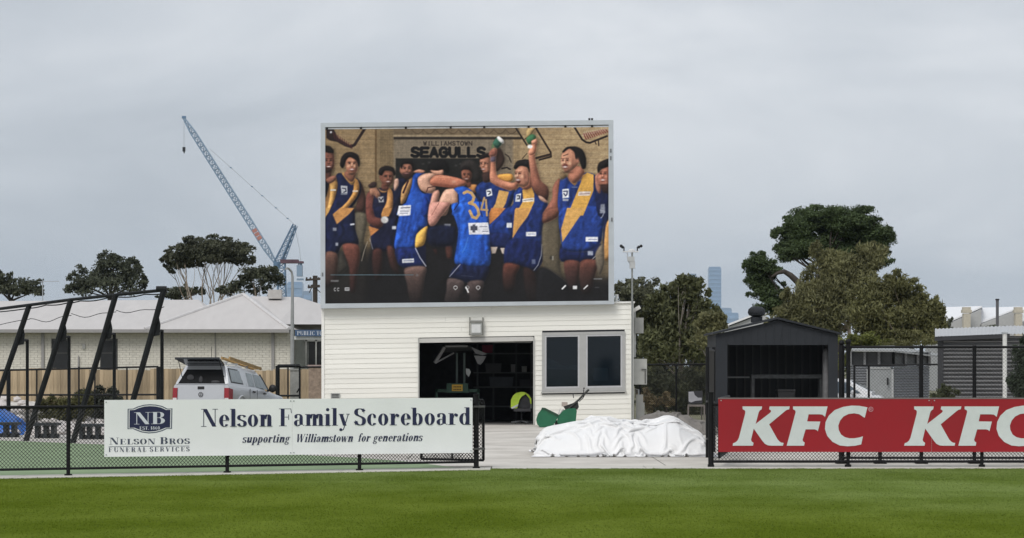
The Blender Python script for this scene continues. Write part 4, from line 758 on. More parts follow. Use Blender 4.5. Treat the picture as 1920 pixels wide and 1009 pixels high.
    p.poly(ZG(395, 0, 570, 0, 540, 65, 490, 130, 432, 212, 385, 218, 363, 165, 370, 90), (204, 140, 124), .7); p.line(ZG(470, 0, 400, 120), 1.4, (150, 92, 80), .7)
    p.poly(ZB(660, 735, 760, 708, 840, 742, 890, 800, 930, 870, 960, 1030, 640, 1030, 705, 900, 708, 800), (29, 80, 178), .7); p.poly(ZG(585, 40, 640, 0, 905, 0, 945, 180, 945, 350, 960, 500, 935, 605, 760, 605, 618, 572, 640, 400, 650, 250), (30, 82, 184), .8)
    p.spot(872, 470, 14, 16, (26, 98, 214), .7); p.spot(905, 470, 5, 20, (20, 56, 136), .6); p.line(ZG(745, 330, 720, 420, 690, 470), 2.5, (70, 130, 226), .5); p.line(ZG(650, 120, 660, 300, 640, 480), 5, (20, 56, 134), .5); p.line(ZG(880, 360, 900, 560), 6, (22, 60, 146), .5)
    p.line(ZB(705, 800, 712, 900, 660, 975), 1.6, (16, 26, 66))
    p.line([(870, 362), (876, 359), (884, 362), (889, 370), (886, 378), (880, 381)], 5.4, (190, 150, 98)); p.line([(881, 381), (890, 384), (896, 392), (898, 402), (893, 409), (886, 407), (881, 396)], 5.4, (190, 150, 98)); p.line([(894, 364), (899, 378), (902, 398), (904, 406)], 2.4, (24, 40, 96), .8); p.line([(908, 371), (902, 393), (914, 394)], 3.8, (176, 140, 96)); p.line([(911, 375), (913, 404)], 3.8, (176, 140, 96))
    p.poly(ZG(745, 192, 935, 188, 948, 300, 755, 302), (214, 214, 222), .5, False); p.rect(882.5, 424, 895, 432, (66, 68, 84), .7); p.rect(886, 421, 891, 436, (80, 82, 98), .8); p.line([(900, 425), (913, 425)], 1.6, (130, 130, 146), .9); p.line([(905, 434), (915, 434)], 1.8, (130, 130, 146), .9)
    p.poly(ZG(648, 580, 760, 602, 942, 606, 905, 735, 830, 765, 720, 752, 565, 700), (23, 32, 70), .8); p.line(ZG(670, 585, 570, 700), 1.4, (196, 196, 206), .85); p.line(ZG(680, 690, 790, 700), 1, (80, 86, 116), .7)
    p.poly(ZG(555, 715, 700, 745, 690, 860, 665, 950, 525, 950, 540, 820), (66, 54, 52), 1, top=(112, 92, 88)); p.poly(ZG(740, 755, 890, 740, 870, 860, 860, 950, 755, 950), (64, 52, 50), 1, top=(108, 88, 84)); p.poly(ZG(665, 870, 760, 870, 755, 950, 665, 950), (34, 28, 28), 1, False)
    # player controls: shade rising from the lower edge, bar and icons
    k = np.clip((p.yy-470)/97, 0, 1)**1.1*.55; p.img *= (1-k)[..., None]; p.img += np.array((20, 20, 21))*k[..., None]*1.3
    p.line([(620, 515.5), (775, 515.5)], 1.3, (92, 118, 128), .9); p.line([(782, 516), (782, 516)], 5, (120, 122, 124), .5); p.rect(620, 525.5, 635, 528.5, (120, 120, 122), .8)
    for x in (627.5, 633.5): p.line([(x+2, 540.5), (x, 540), (x-1, 542.5), (x, 545.5), (x+2, 545)], 1.2, (170, 170, 172))
    p.rect(646.5, 539, 655.5, 545.5, (160, 160, 162), .5); p.rect(648, 541.3, 654, 542.8, (50, 50, 52), .4)
    for x, c in ((854, 190), (876, 150), (896.5, 190)): p.line([(x-3, 537.5), (x, 536), (x+3, 537.5), (x+3.5, 540), (x, 543.5), (x-3.5, 540), (x-3, 537.5)], 1.2, (c, c, c))
    p.line([(874, 539), (878, 548)], 2.4, (220, 220, 220)); p.line([(1054.5, 541.5), (1060, 536)], 3, (206, 206, 206)); p.rect(1074, 536, 1082, 542.5, (196, 196, 196), .5); p.line([(1095, 541.5), (1101.5, 535.5)], 2.4, (206, 206, 206)); p.line([(1114, 523), (1128, 523)], 2.4, (110, 110, 112), .9); p.line([(1116, 539), (1123, 539)], 1, (110, 110, 112), .8)
    # camera grain of the shown photograph and the faint seams between the lamp modules
    gr = blur(rng.normal(0, 1, (p.H, p.W)), .7); md = blur(rng.normal(0, 1, (p.H, p.W)), 1.7); p.img *= (1 + np.clip(md*.16, -.08, .08) + gr*.06)[..., None]; p.img = 255*(np.clip(p.img, 0, 255)/255)**1.0
    lo = blur(rng.normal(0, 1, (p.H, p.W)), 9); p.img *= (1+lo*.5)[..., None]
    g_ = p.img.mean(-1, keepdims=True); p.img = g_ + (p.img-g_)*.82; p.img = p.img*(.90+.13*np.clip(p.img/150., 0, 1)); p.img = np.clip(p.img + .6*(p.img-blur(p.img, 1.2)), 0, 255); p.img = np.clip(blur(p.img, .42), 0, 255)
    for y in range(238, 572, 24): p.img[max(0, min(p.H-1, y-p.Y0))] *= .93
    for x in range(610, 1142, 24): p.img[:, x-p.X0] *= .95
    return p
def screen_material():
    m = bpy.data.materials.new('lit_screen'); m.use_nodes = True; nt = m.node_tree; lk = nt.links.new; b = nt.nodes['Principled BSDF']
    at = nt.nodes.new('ShaderNodeVertexColor'); at.layer_name = 'lamps'
    b.inputs['Base Color'].default_value = (0.008, .008, .008, 1); b.inputs['Roughness'].default_value = .75; b.inputs['Specular IOR Level'].default_value = .1
    lk(at.outputs['Color'], b.inputs['Emission Color']); b.inputs['Emission Strength'].default_value = 0.97/EXPO
    return m
vsn = thing('video_screen', 'huge lit video screen on the roof showing footballers in blue and gold', 'screen', (PX(876, SY), SY, PZ(575, SY)))
pic = screen_picture()
gx = np.arange(0, 532); gy = np.arange(0, 332)
GXp = 610 + gx*(531/531.0); U, V = np.meshgrid(GXp, gy/331.0)
tp_ = 242.4 - (U-610)*4.2/531; bt_ = 569.5 - (U-610)*5.4/531; PYv = tp_ + V*(bt_-tp_)
vx = (U-960)*SY/F; vz = EYE - (PYv-HZ)*SY/F
verts = np.stack([vx, np.full_like(vx, SY), vz], -1).reshape(-1, 3)
W_ = len(gx); ii = (np.arange(len(gy)-1)[:, None]*W_ + np.arange(W_-1)[None]).ravel()
quads = np.stack([ii+W_, ii+W_+1, ii+1, ii], 1)
disp = npmesh('display', verts, quads, screen_material(), vsn)
cu = np.clip(U-pic.X0-.5, 0, pic.W-1.001); cv = np.clip(PYv-pic.Y0-.5, 0, pic.H-1.001); iu, iv = cu.astype(int), cv.astype(int); fu, fv = (cu-iu)[..., None], (cv-iv)[..., None]; I = pic.img
colr = (I[iv, iu]*(1-fu)*(1-fv) + I[iv, iu+1]*fu*(1-fv) + I[iv+1, iu]*(1-fu)*fv + I[iv+1, iu+1]*fu*fv)/255.0
colr = np.where(colr <= .04045, colr/12.92, ((colr+.055)/1.055)**2.4)
ca_ = disp.data.color_attributes.new('lamps', 'FLOAT_COLOR', 'POINT'); ca_.data.foreach_set('color', np.concatenate([colr.reshape(-1, 3), np.ones((colr.shape[0]*colr.shape[1], 1))], 1).astype(np.float32).ravel())
# cabinet and aluminium surround
M_FR = mat('screen_surround', (0.50, .535, .565), .42, .3, var=.10, scale=1.5, dirt=(.36, .38, .4))
O = dict(tl=(601.5, 231), tr=(1150, 225.5), br=(1151.5, 570.5), bl=(601, 578.5)); N = dict(tl=(610, 238.9), tr=(1141, 234.3), br=(1141, 564.1), bl=(610, 569.5))
def s3(p_, y): return (PX(p_[0], SY), SY+y, PZ(p_[1], SY))
for a, b_ in (('tl', 'tr'), ('tr', 'br'), ('br', 'bl'), ('bl', 'tl')):
    mb = MB(); q = [O[a], O[b_], N[b_], N[a]]; mb.add([s3(c, -.06) for c in q] + [s3(c, .9) for c in q], [(0, 1, 2, 3), (7, 6, 5, 4), (0, 4, 5, 1), (1, 5, 6, 2), (2, 6, 7, 3), (3, 7, 4, 0)]); obj('surround', mb, M_FR, vsn)
mb = MB(); q = [(603, 240), (1149, 235), (1149, 568), (603, 575)]; mb.add([s3(c, .05) for c in q] + [s3(c, .88) for c in q], [(0, 1, 2, 3), (7, 6, 5, 4), (0, 4, 5, 1), (1, 5, 6, 2), (2, 6, 7, 3), (3, 7, 4, 0)]); obj('cabinet', mb, BLACK, vsn)
for px in (613, 677, 761, 845, 908, 991, 1060, 1110): # brackets across the slot above the lamps
    mb = MB(); mb.box((PX(px, SY), SY-.03, PZ(scr_top(px)+2.4, SY)), (.06, .05, .07)); obj('bracket', mb, BLACK, vsn)
mb = MB(); mb.add([s3((610, 239.6), -.01), s3((1141, 235.1), -.01), s3((1141, 238.4), -.01), s3((610, 242.6), -.01)], [(0, 1, 2, 3)]); obj('sky_gap_strip', mb, mat('painted_sky_strip', (0.80, .82, .86), .5), vsn, fix=False)  # pale strip painted as the bright sky behind the gap
mb = MB(); mb.add([s3((610.3, 238.6), -.02), s3((1140.6, 234.0), -.02), s3((1140.6, 235.5), -.02), s3((610.3, 240.0), -.02)], [(0, 1, 2, 3)]); obj('painted_gap_shadow', mb, mat('gap_dark', (.06, .06, .065), .6), vsn, fix=False)  # dark strip painted in for the shadow under the surround
for px in (1105.5, 1110.5): mb = MB(); mb.box((PX(px, SY), SY+.2, PZ(223.2, SY)), (.055, .1, .085)); obj('lifting_lug', mb, BLACK, vsn)
for px, py in ((1145, 283), (1145, 297), (605, 515), (1147, 412)): mb = MB(); mb.box((PX(px, SY), SY-.065, PZ(py, SY)), (.045, .02, .11)); obj('latch', mb, mat('latch_grey', (.2, .21, .22), .5, .4), vsn)

# ================================================================== BOUNDARY FENCES AND SIGNS
M_POST = mat('black_powder_coat', (0.007, .007, .008), .6, var=.35, scale=4, spec=.22)
M_WIRE = mat('black_chain_wire', (0.018, .019, .02), .55, var=.2)
def chain(name, a, b, z0, z1, parent, pitch=.058, w=.0044):
    """woven wire between two ground points: two families of slanting wires, each a thin three-sided rod"""
    a = Vector((a[0], a[1], 0)); b = Vector((b[0], b[1], 0)); d = b - a; Lr = d.length; d.normalize(); nrm = Vector((-d.y, d.x, 0)); H = z1 - z0
    vs_, fs = [], []
    for fam in (1, -1):
        n = int((Lr+H)/pitch) + 1
        for i in range(n):
            s0 = i*pitch - (H if fam > 0 else 0); s1 = s0 + H*fam if fam > 0 else s0 - H
            p0, p1 = (s0, 0.0), (s1, H)
            lo, hi = 0.0, 1.0
            for k, (u0, u1) in enumerate(((p0[0], p1[0]),)):
                du = u1-u0
                t0, t1 = sorted(((0-u0)/du, (Lr-u0)/du)); lo, hi = max(lo, t0), min(hi, t1)
            if hi - lo < .02: continue
            q = [a + d*(p0[0]+(p1[0]-p0[0])*t) + Vector((0, 0, z0+H*t)) + nrm*(.004*fam) for t in (lo, hi)]
            t = (q[1]-q[0]).normalized(); e1 = t.cross(nrm).normalized()*w; e2 = nrm*w; o = len(vs_)
            for c in q: vs_ += [c+e1, c-e1*.6+e2, c-e1*.6-e2]
            fs += [(o, o+1, o+4, o+3), (o+1, o+2, o+5, o+4), (o+2, o, o+3, o+5)]
    return npmesh(name, np.array([tuple(v) for v in vs_]), np.array(fs), M_WIRE, parent, kind='stuff')
FH = 1.10
lf = thing('boundary_fence', 'low black chain-wire fence carrying the white sponsor board', 'fence', (-6.8, 36.2, 0), 'boundary fences of the oval')
pxs = [-175, 128, 426, 674, 893]
for px in pxs:
    X, Y = left_at(px); end = px == 893
    mb = MB(); mb.tube([(X, Y, -.02), (X, Y, FH+(.10 if end else -.02))], .042 if end else .030, 12)
    if end: mb.tube([(X, Y, FH+.10), (X, Y, FH+.125)], .05, 12)
    obj('post', mb, M_POST, lf, smooth=True)
    mb = MB(); mb.tube([(X, Y, 0.0), (X, Y, .035)], .06, 12); obj('post_collar', mb, M_POST, lf, smooth=True)
for i in range(len(pxs)-1):
    a, b_ = left_at(pxs[i]), left_at(pxs[i+1])
    for z, n_ in ((FH-.045, 'top_rail'), (.115, 'bottom_rail')):
        mb = MB(); mb.tube([(a[0], a[1], z), (b_[0], b_[1], z)], .024 if n_ == 'top_rail' else .019, 10); obj(n_, mb, M_POST, lf, smooth=True)
chain('chain_wire', left_at(-175), left_at(893), .115, FH-.045, lf)
rf = thing('boundary_fence', 'low black chain-wire fence carrying the red sponsor board', 'fence', (5, RY, 0), 'boundary fences of the oval')
rp_ = [1333, 1590, 1841, 2092, 2343]
for px in rp_:
    X = PX(px, RY); end = px == 1333
    mb = MB(); mb.tube([(X, RY, -.02), (X, RY, FH+(.13 if end else -.02))], .046 if end else .030, 12)
    if end: mb.tube([(X, RY, FH+.13), (X, RY, FH+.15)], .055, 12)
    obj('post', mb, M_POST, rf, smooth=True)
    mb = MB(); mb.tube([(X, RY, 0), (X, RY, .05)], .055, 12); obj('post_collar', mb, M_POST, rf, smooth=True)
for i in range(len(rp_)-1):
    for z, n_ in ((FH-.055, 'top_rail'), (.098, 'bottom_rail')):
        mb = MB(); mb.tube([(PX(rp_[i], RY), RY, z), (PX(rp_[i+1], RY), RY, z)], .022, 10); obj(n_, mb, M_POST, rf, smooth=True)
chain('chain_wire', (PX(1333, RY), RY), (PX(2343, RY), RY), .098, FH-.055, rf)

# --- white sponsor board
M_WSIGN = mat('white_sign_face', (0.90, .915, .925), .38, var=.05, scale=1.2, spec=.5, dirt=(.55, .58, .58))
M_NAVY = mat('navy_print', (0.022, .026, .075), .5, var=.08)
SOFF = -0.075
def ls(px, py, d):
    X, Y = left_at(px, SOFF - .012 - d*1.08); return (X, Y, EYE - (py-HZ)*Y/F)
ns = thing('sponsor_board', 'long white sponsor board with navy lettering and a navy crest on the fence', 'sign', (left_at(540, SOFF)[0], left_at(540, SOFF)[1], .27))
def top_y(px): return 750.2 - (px-196)*4.2/690
def bot_y(px): return 856.8 - (px-196)*7.6/690
for a, b_ in ((195.5, 547.85), (548.1, 886)):
    mb = MB(); f_ = [ls(a, top_y(a), 0), ls(b_, top_y(b_), 0), ls(b_, bot_y(b_), 0), ls(a, bot_y(a), 0)]; bk = [(x, y+.012, z) for x, y, z in f_]
    mb.add(f_+bk, [(0, 1, 2, 3), (7, 6, 5, 4), (0, 4, 5, 1), (1, 5, 6, 2), (2, 6, 7, 3), (3, 7, 4, 0)]); obj('panel', mb, M_WSIGN, ns)
lettering('lettering', text_polys('Nelson', 377, 511, 800.2, 799.6, 33.2), ls, M_NAVY, ns, .0015)
lettering('lettering', text_polys('F', 523, 548, 799.2, 799.2, 33), ls, M_NAVY, ns, .0015)
lettering('lettering', text_polys('amily', 550.5, 656, 798.8, 798, 33), ls, M_NAVY, ns, .0015)
lettering('lettering', text_polys('Scoreboard', 664, 883, 797.8, 796.3, 32.5), ls, M_NAVY, ns, .0015)
for w_, a, b_ in (('supporting', 454, 545), ('Williamstown', 554, 664), ('for', 670.5, 696), ('generations', 699, 794)):
    yb = 830.2 - (a-454)*3.2/340; ye = 830.2 - (b_-454)*3.2/340
    lettering('lettering', text_polys(w_, a, b_-3, yb, ye, 15.2, slant=.24), ls, M_NAVY, ns, .0015)
M_GREYNAVY = mat('faded_navy_print', (0.075, .088, .13), .5, var=.08)
lettering('lettering', text_polys('^Nelson Bros', 205, 356, 833.6, 832.2, 12.8, small=.80, space=.06), ls, M_GREYNAVY, ns, .0015)
lettering('lettering', text_polys('^FUNERAL SERVICES', 203.5, 355.5, 847.6, 846.2, 8.4, space=.26), ls, M_GREYNAVY, ns, .0015)
lettering('rule', [[(203.5, 837.2), (355, 835.8), (355, 836.7), (203.5, 838.1)]], ls, M_GREYNAVY, ns, .0015)
def em(*c): return [(190 + c[i]/8.772, 745 + c[i+1]/8.772) for i in range(0, len(c), 2)]
def crest(k):
    base = em(432, 190, 520, 187, 600, 150, 700, 122, 800, 114, 900, 120, 1000, 142, 1090, 187, 1170, 182, 1162, 522, 1080, 522, 1000, 558, 900, 586, 780, 596, 660, 578, 560, 540, 520, 522, 430, 526)
    cx, cy = 190+800/8.772, 745+355/8.772; return [(cx+(x-cx)*(1-k/42), cy+(y-cy)*(1-k/28)) for x, y in base]
lettering('crest', [crest(0)], ls, mat('crest_rim', (.12, .14, .19), .5), ns, .001); lettering('crest_line', [crest(2.2)], ls, M_WSIGN, ns, .0016); lettering('crest_field', [crest(3.6)], ls, M_NAVY, ns, .0022)
M_WPR = mat('white_print', (.70, .73, .80), .45, var=.03)
lettering('crest_lettering', text_polys('NB', 251.5, 310.5, 795.8, 794.8, 22.4, space=.03), ls, M_WPR, ns, .003)
lettering('crest_lettering', text_polys('EST. 1860', 261.5, 300, 805.8, 805.4, 6.0, space=.06), ls, M_WPR, ns, .003)
for px in (199, 545, 551, 883):
    for yy_ in (4, -5):
        p_ = ls(px, (top_y(px)+4) if yy_ > 0 else (bot_y(px)-4), 0); mb = MB(); mb.tube([(p_[0], p_[1]+.002, p_[2]), (p_[0], p_[1]-.006, p_[2])], .011, 8); obj('fixing_bolt', mb, GALV, ns)

# --- red sponsor board
M_RED = mat('red_sign_face', (0.31, .016, .024), .5, var=.08, scale=1.0, spec=.25, dirt=(.20, .04, .04))
M_WLET = mat('white_letter', (0.64, .68, .68), .42, var=.05)
SR = RY - .075
def rs(px, py, d): Y = SR - .012 - d; return (PX(px, Y), Y, PZ(py, Y))
red = thing('sponsor_board', 'long red sponsor board with big white slanted capital letters on the fence', 'sign', (PX(1650, SR), SR, .25))
for a, b_ in ((1347, 1746.6), (1747.2, 2168.0)):
    mb = MB(); f_ = [rs(a, 747, 0), rs(b_, 747, 0), rs(b_, 847.6, 0), rs(a, 847.6, 0)]; bk = [(x, y+.012, z) for x, y, z in f_]
    mb.add(f_+bk, [(0, 1, 2, 3), (7, 6, 5, 4), (0, 4, 5, 1), (1, 5, 6, 2), (2, 6, 7, 3), (3, 7, 4, 0)]); obj('panel', mb, M_RED, red)
mb = MB(); f_ = [rs(1346.4, 745.8, .004), rs(2168, 745.8, .004), rs(2168, 748.2, .004), rs(1346.4, 748.2, .004)]; mb.prism(f_, (0, .02, 0)); obj('edge_strip', mb, mat('strip_alloy', (.24, .2, .2), .45, .4), red)
def k6(*c): return [(1320 + c[i]/6.305, 730 + c[i+1]/6.305) for i in range(0, len(c), 2)]
def k7(*c): return [(1500 + c[i]/6.305, 730 + c[i+1]/6.305) for i in range(0, len(c), 2)]
KP = k6(455, 203, 687, 203, 680, 238, 660, 250, 648, 268, 610, 410, 785, 275, 795, 258, 786, 245, 770, 237, 776, 203, 1014, 203, 1006, 237, 980, 243, 950, 265, 770, 415, 868, 590, 890, 615, 912, 630, 942, 634, 934, 667, 800, 667, 757, 663, 720, 645, 690, 610, 588, 465, 556, 595, 562, 616, 586, 634, 579, 667, 338, 667, 345, 637, 372, 628, 396, 606, 412, 575, 486, 290, 488, 262, 480, 247, 458, 237)
FP = k6(1052, 203) + k7(326, 203, 296, 328, 288, 318, 262, 300, 230, 296, 102, 296, 84, 380, 240, 382, 211, 497, 198, 482, 172, 474, 66, 474, 30, 598, 36, 616, 56, 630, 49, 667) + k6(978, 667, 1082, 275, 1082, 258, 1072, 245, 1053, 237)
CPo = [(797, 213), (766, 335), (750, 330), (735, 318), (700, 295), (640, 284), (575, 292), (515, 322), (474, 370), (453, 430), (458, 480), (485, 535), (530, 566), (585, 580), (640, 580), (700, 570), (744, 556), (724, 652), (650, 668), (560, 674), (470, 664), (385, 622), (322, 552), (295, 470), (302, 388), (340, 312), (410, 246), (510, 208), (610, 193), (700, 196)]
CP = k7(*[v for p_ in CPo for v in p_])
def tri_letter(name, polys, fn, m, parent, d):
    mb = MB()
    for p_ in polys: mb.v += []; add_flat(mb, p_, fn, d)
    me = bpy.data.meshes.new(name); bm = bmesh.new()
    for p_ in polys:
        fr = [bm.verts.new(fn(x, y, d)) for x, y in p_]; bk_ = [bm.verts.new(fn(x, y, d-.0035)) for x, y in p_]; bm.faces.new(fr); n_ = len(fr)
        for i in range(n_): bm.faces.new((fr[i], fr[(i+1) % n_], bk_[(i+1) % n_], bk_[i]))
    bm.normal_update(); bmesh.ops.triangulate(bm, faces=[f for f in bm.faces if len(f.verts) > 4]); bmesh.ops.recalc_face_normals(bm, faces=bm.faces); bm.to_mesh(me); bm.free(); me.materials.append(m)
    o = bpy.data.objects.new(name, me); return link(o, parent)
for sh in (0, 321.7):
    for Lp in (KP, FP, CP): tri_letter('letter', [[(x+sh, y) for x, y in Lp]], rs, M_WLET, red, .006)
    lettering('registered_mark', [[(1632.8+sh+x*4.6, 767.5+y*4.6) for x, y in q] for q in ring(0, 0, 1, 1, .22, .22)] + [[(1630.5+sh+x*4.6, 769.8-y*4.6) for x, y in q] for q in rect(0, .25, 0, 1) + ring(.45, .7, .35, .3, .2, .2, -90, 90) + diag(.45, .5, .8, 0, .2)], rs, mat('pink_print', (.62, .32, .36), .5), red, .004)
for px in (1352, 1628, 1742, 1752):
    p_ = rs(px, 751 if px != 1628 else 747, 0); mb = MB(); mb.tube([(p_[0], p_[1]+.002, p_[2]), (p_[0], p_[1]-.008, p_[2])], .011, 8); obj('fixing_bolt', mb, GALV, red)

# --- gates swung back beside the opening
def gate_leaf(name, label, a, b, h, bars=1, z0=.12, r=.022, group=None, wire=True):
    g = thing(name, label, 'gate', (a[0], a[1], 0), group); a, b = Vector((a[0], a[1], 0)), Vector((b[0], b[1], 0))
    for p_ in (a, b): mb = MB(); mb.tube([p_+Vector((0, 0, z0)), p_+Vector((0, 0, h))], r, 10); obj('stile', mb, M_POST, g, smooth=True)
    for z in (z0, h): mb = MB(); mb.tube([a+Vector((0, 0, z)), b+Vector((0, 0, z))], r*.9, 10); obj('rail', mb, M_POST, g, smooth=True)
    for i in range(bars): q = a.lerp(b, (i+1)/(bars+1)); mb = MB(); mb.tube([q+Vector((0, 0, z0)), q+Vector((0, 0, h))], r*.7, 8); obj('bar', mb, M_POST, g, smooth=True)
    if wire: chain('chain_wire', a, b, z0+.02, h-.02, g)
    return g
gx0, gy0 = left_at(893)
gl = gate_leaf('gate', 'low black gate leaf folded back behind the white board', (gx0+.115, gy0+.16), (PX(790, gy0+.75), gy0+.75), 1.12, 1, .135)
for z in (.33, 1.02):
    mb = MB(); mb.box((gx0+.05, gy0-.02, z), (.19, .12, .03)); obj('hinge', mb, mat('hinge_grey', (.10, .10, .10), .4, .6), gl)
gate_leaf('gate', 'low black gate leaf folded back behind the red board', (PX(1346, RY+.5), RY+.25), (PX(1367, RY+3.4), RY+3.4), 1.14, 1, .16)
# tall gate leaf standing open, seen edge-on, at the right side of the opening
tg = thing('tall_gate', 'tall black chain-wire gate standing open edge-on beside the charcoal shed', 'gate', (PX(1327, 42.6), 42.6, 0))
for px, Y in ((1326.5, 42.6), (1338.5, 45.4)):
    mb = MB(); mb.tube([(PX(px, Y), Y, .04), (PX(px, Y), Y, PZ(651, Y))], .034, 10); obj('stile', mb, M_POST, tg, smooth=True)
for z in (.14, 1.0, 1.98): mb = MB(); mb.tube([(PX(1326.5, 42.6), 42.6, z), (PX(1338.5, 45.4), 45.4, z)], .022, 8); obj('rail', mb, M_POST, tg, smooth=True)
chain('chain_wire', (PX(1326.5, 42.6), 42.6), (PX(1338.5, 45.4), 45.4), .14, 1.98, tg)
for z in (.38, 1.05): mb = MB(); mb.box((PX(1330.5, 42.5), 42.5, z), (.12, .08, .03)); obj('hinge', mb, mat('hinge_grey', (.10, .10, .10)), tg)
# tall fence behind the red board
TFY = 40.9
tf = thing('tall_fence', 'tall black chain-wire fence rising behind the red board', 'fence', (PX(1750, TFY), TFY, 0))
tps = [1578, 1650, 1727.5, 1827, 1935, 2050]
for i, px in enumerate(tps):
    full = px != 1650; mb = MB(); X = PX(px, TFY); mb.tube([(X, TFY, .0), (X, TFY, 2.04 if full else 1.0)], .034 if px != 1578 else .05, 10); obj('post', mb, M_POST, tf, smooth=True)
    mb = MB(); mb.box((X, TFY, .03), (.2, .2, .06)); obj('base_plate', mb, M_POST, tf)
mb = MB(); mb.tube([(PX(1589, TFY), TFY-.1, .1), (PX(1589, TFY), TFY-.1, 2.07)], .036, 10); mb.ball((PX(1589, TFY), TFY-.1, 2.1), .05, 8); obj('gate_post', mb, M_POST, tf, smooth=True)
mb = MB(); mb.ball((PX(1578, TFY), TFY, 2.08), .05, 8); obj('post_cap', mb, M_POST, tf, smooth=True)
for z, a, b_ in ((2.01, 1578, 2050), (.10, 1578, 2050)): mb = MB(); mb.tube([(PX(a, TFY), TFY, z), (PX(b_, TFY), TFY, z)], .021, 8); obj('rail', mb, M_POST, tf, smooth=True)
chain('chain_wire', (PX(1578, TFY), TFY), (PX(2050, TFY), TFY), .1, 2.01, tf, pitch=.06, w=.0016)

# ================================================================== THINGS ON THE APRON
def heap(name, xs_, Y0, Y1, top, m, seed, nx=190, ny=90, fold=1.0, res=1.0):
    """a crumpled sheet: profile along x times a rounded depth profile, with ridged folds"""
    xa, xb = xs_[0], xs_[-1]; v = []; prof = np.interp(np.linspace(0, 1, nx), np.linspace(0, 1, len(top)), top) if not isinstance(top[0], tuple) else None
    tx = [t[0] for t in top]; tz = [t[1] for t in top]
    for j in range(ny+1):
        w = j/ny
        for i in range(nx+1):
            u = i/nx; px = xa + (xb-xa)*u
            h = float(np.interp(px, tx, tz)); yc = Y0 + (Y1-Y0)*w
            dep = max(0.0, 1 - abs(2*w-1.1)**3.2) ** .5 if w < .55 else max(0.0, 1-abs((w-.55)/.45)**2.4)**.5
            X = PX(px, (Y0+Y1)/2)
            n_ = 0.0; sv = yc + h*dep*1.5*(1 if w < .55 else -1); wv = mnoise.noise(Vector((X*.5, sv*.5, seed)))*.9
            for amp, fx_, fs_, sh_ in ((1.0, .55, .9, 2.2), (.9, .9, -.8, 6.0), (.8, .35, 2.3, 7.0), (.55, 1.6, 1.5, 6.0), (.4, 2.2, -2.6, 6.0)):     # broad billows, then narrow sharp creases
                r_ = 1-abs(mnoise.noise(Vector((X*fx_+sv*fs_*.5+wv, sv*fs_-X*fx_*.4+wv, seed+fx_*9))))*sh_; n_ += amp*(max(0, r_)**1.3-.18)
            edge = min(1, u*14, (1-u)*14); z = h*dep*(.96 + .05*n_*fold) * (edge**.5) + .026*n_*fold*min(1, dep*1.5)*edge
            wob = .24*mnoise.noise(Vector((X*2.1, seed, 4)))*(1-w) + .05*mnoise.noise(Vector((X*6.1, seed, 9)))*(1-w)
            v.append((X, yc + wob*(1-dep*.5) - .06*n_*fold*min(1, dep*2), max(.004, z + .012)))
    ii_ = (np.arange(ny)[:, None]*(nx+1) + np.arange(nx)[None]).ravel(); q_ = np.stack([ii_, ii_+1, ii_+nx+2, ii_+nx+1], 1)
    return npmesh(name, np.array(v), q_, m, smooth=True)
M_TARP = mat('white_tarpaulin', (0.88, .88, .885), .45, var=.03, scale=2, bump=.10, bscale=9, transl=.10, dirt=(.70, .67, .62))
def zz(py, Y=45.3): return max(.02, PZ(py, Y))
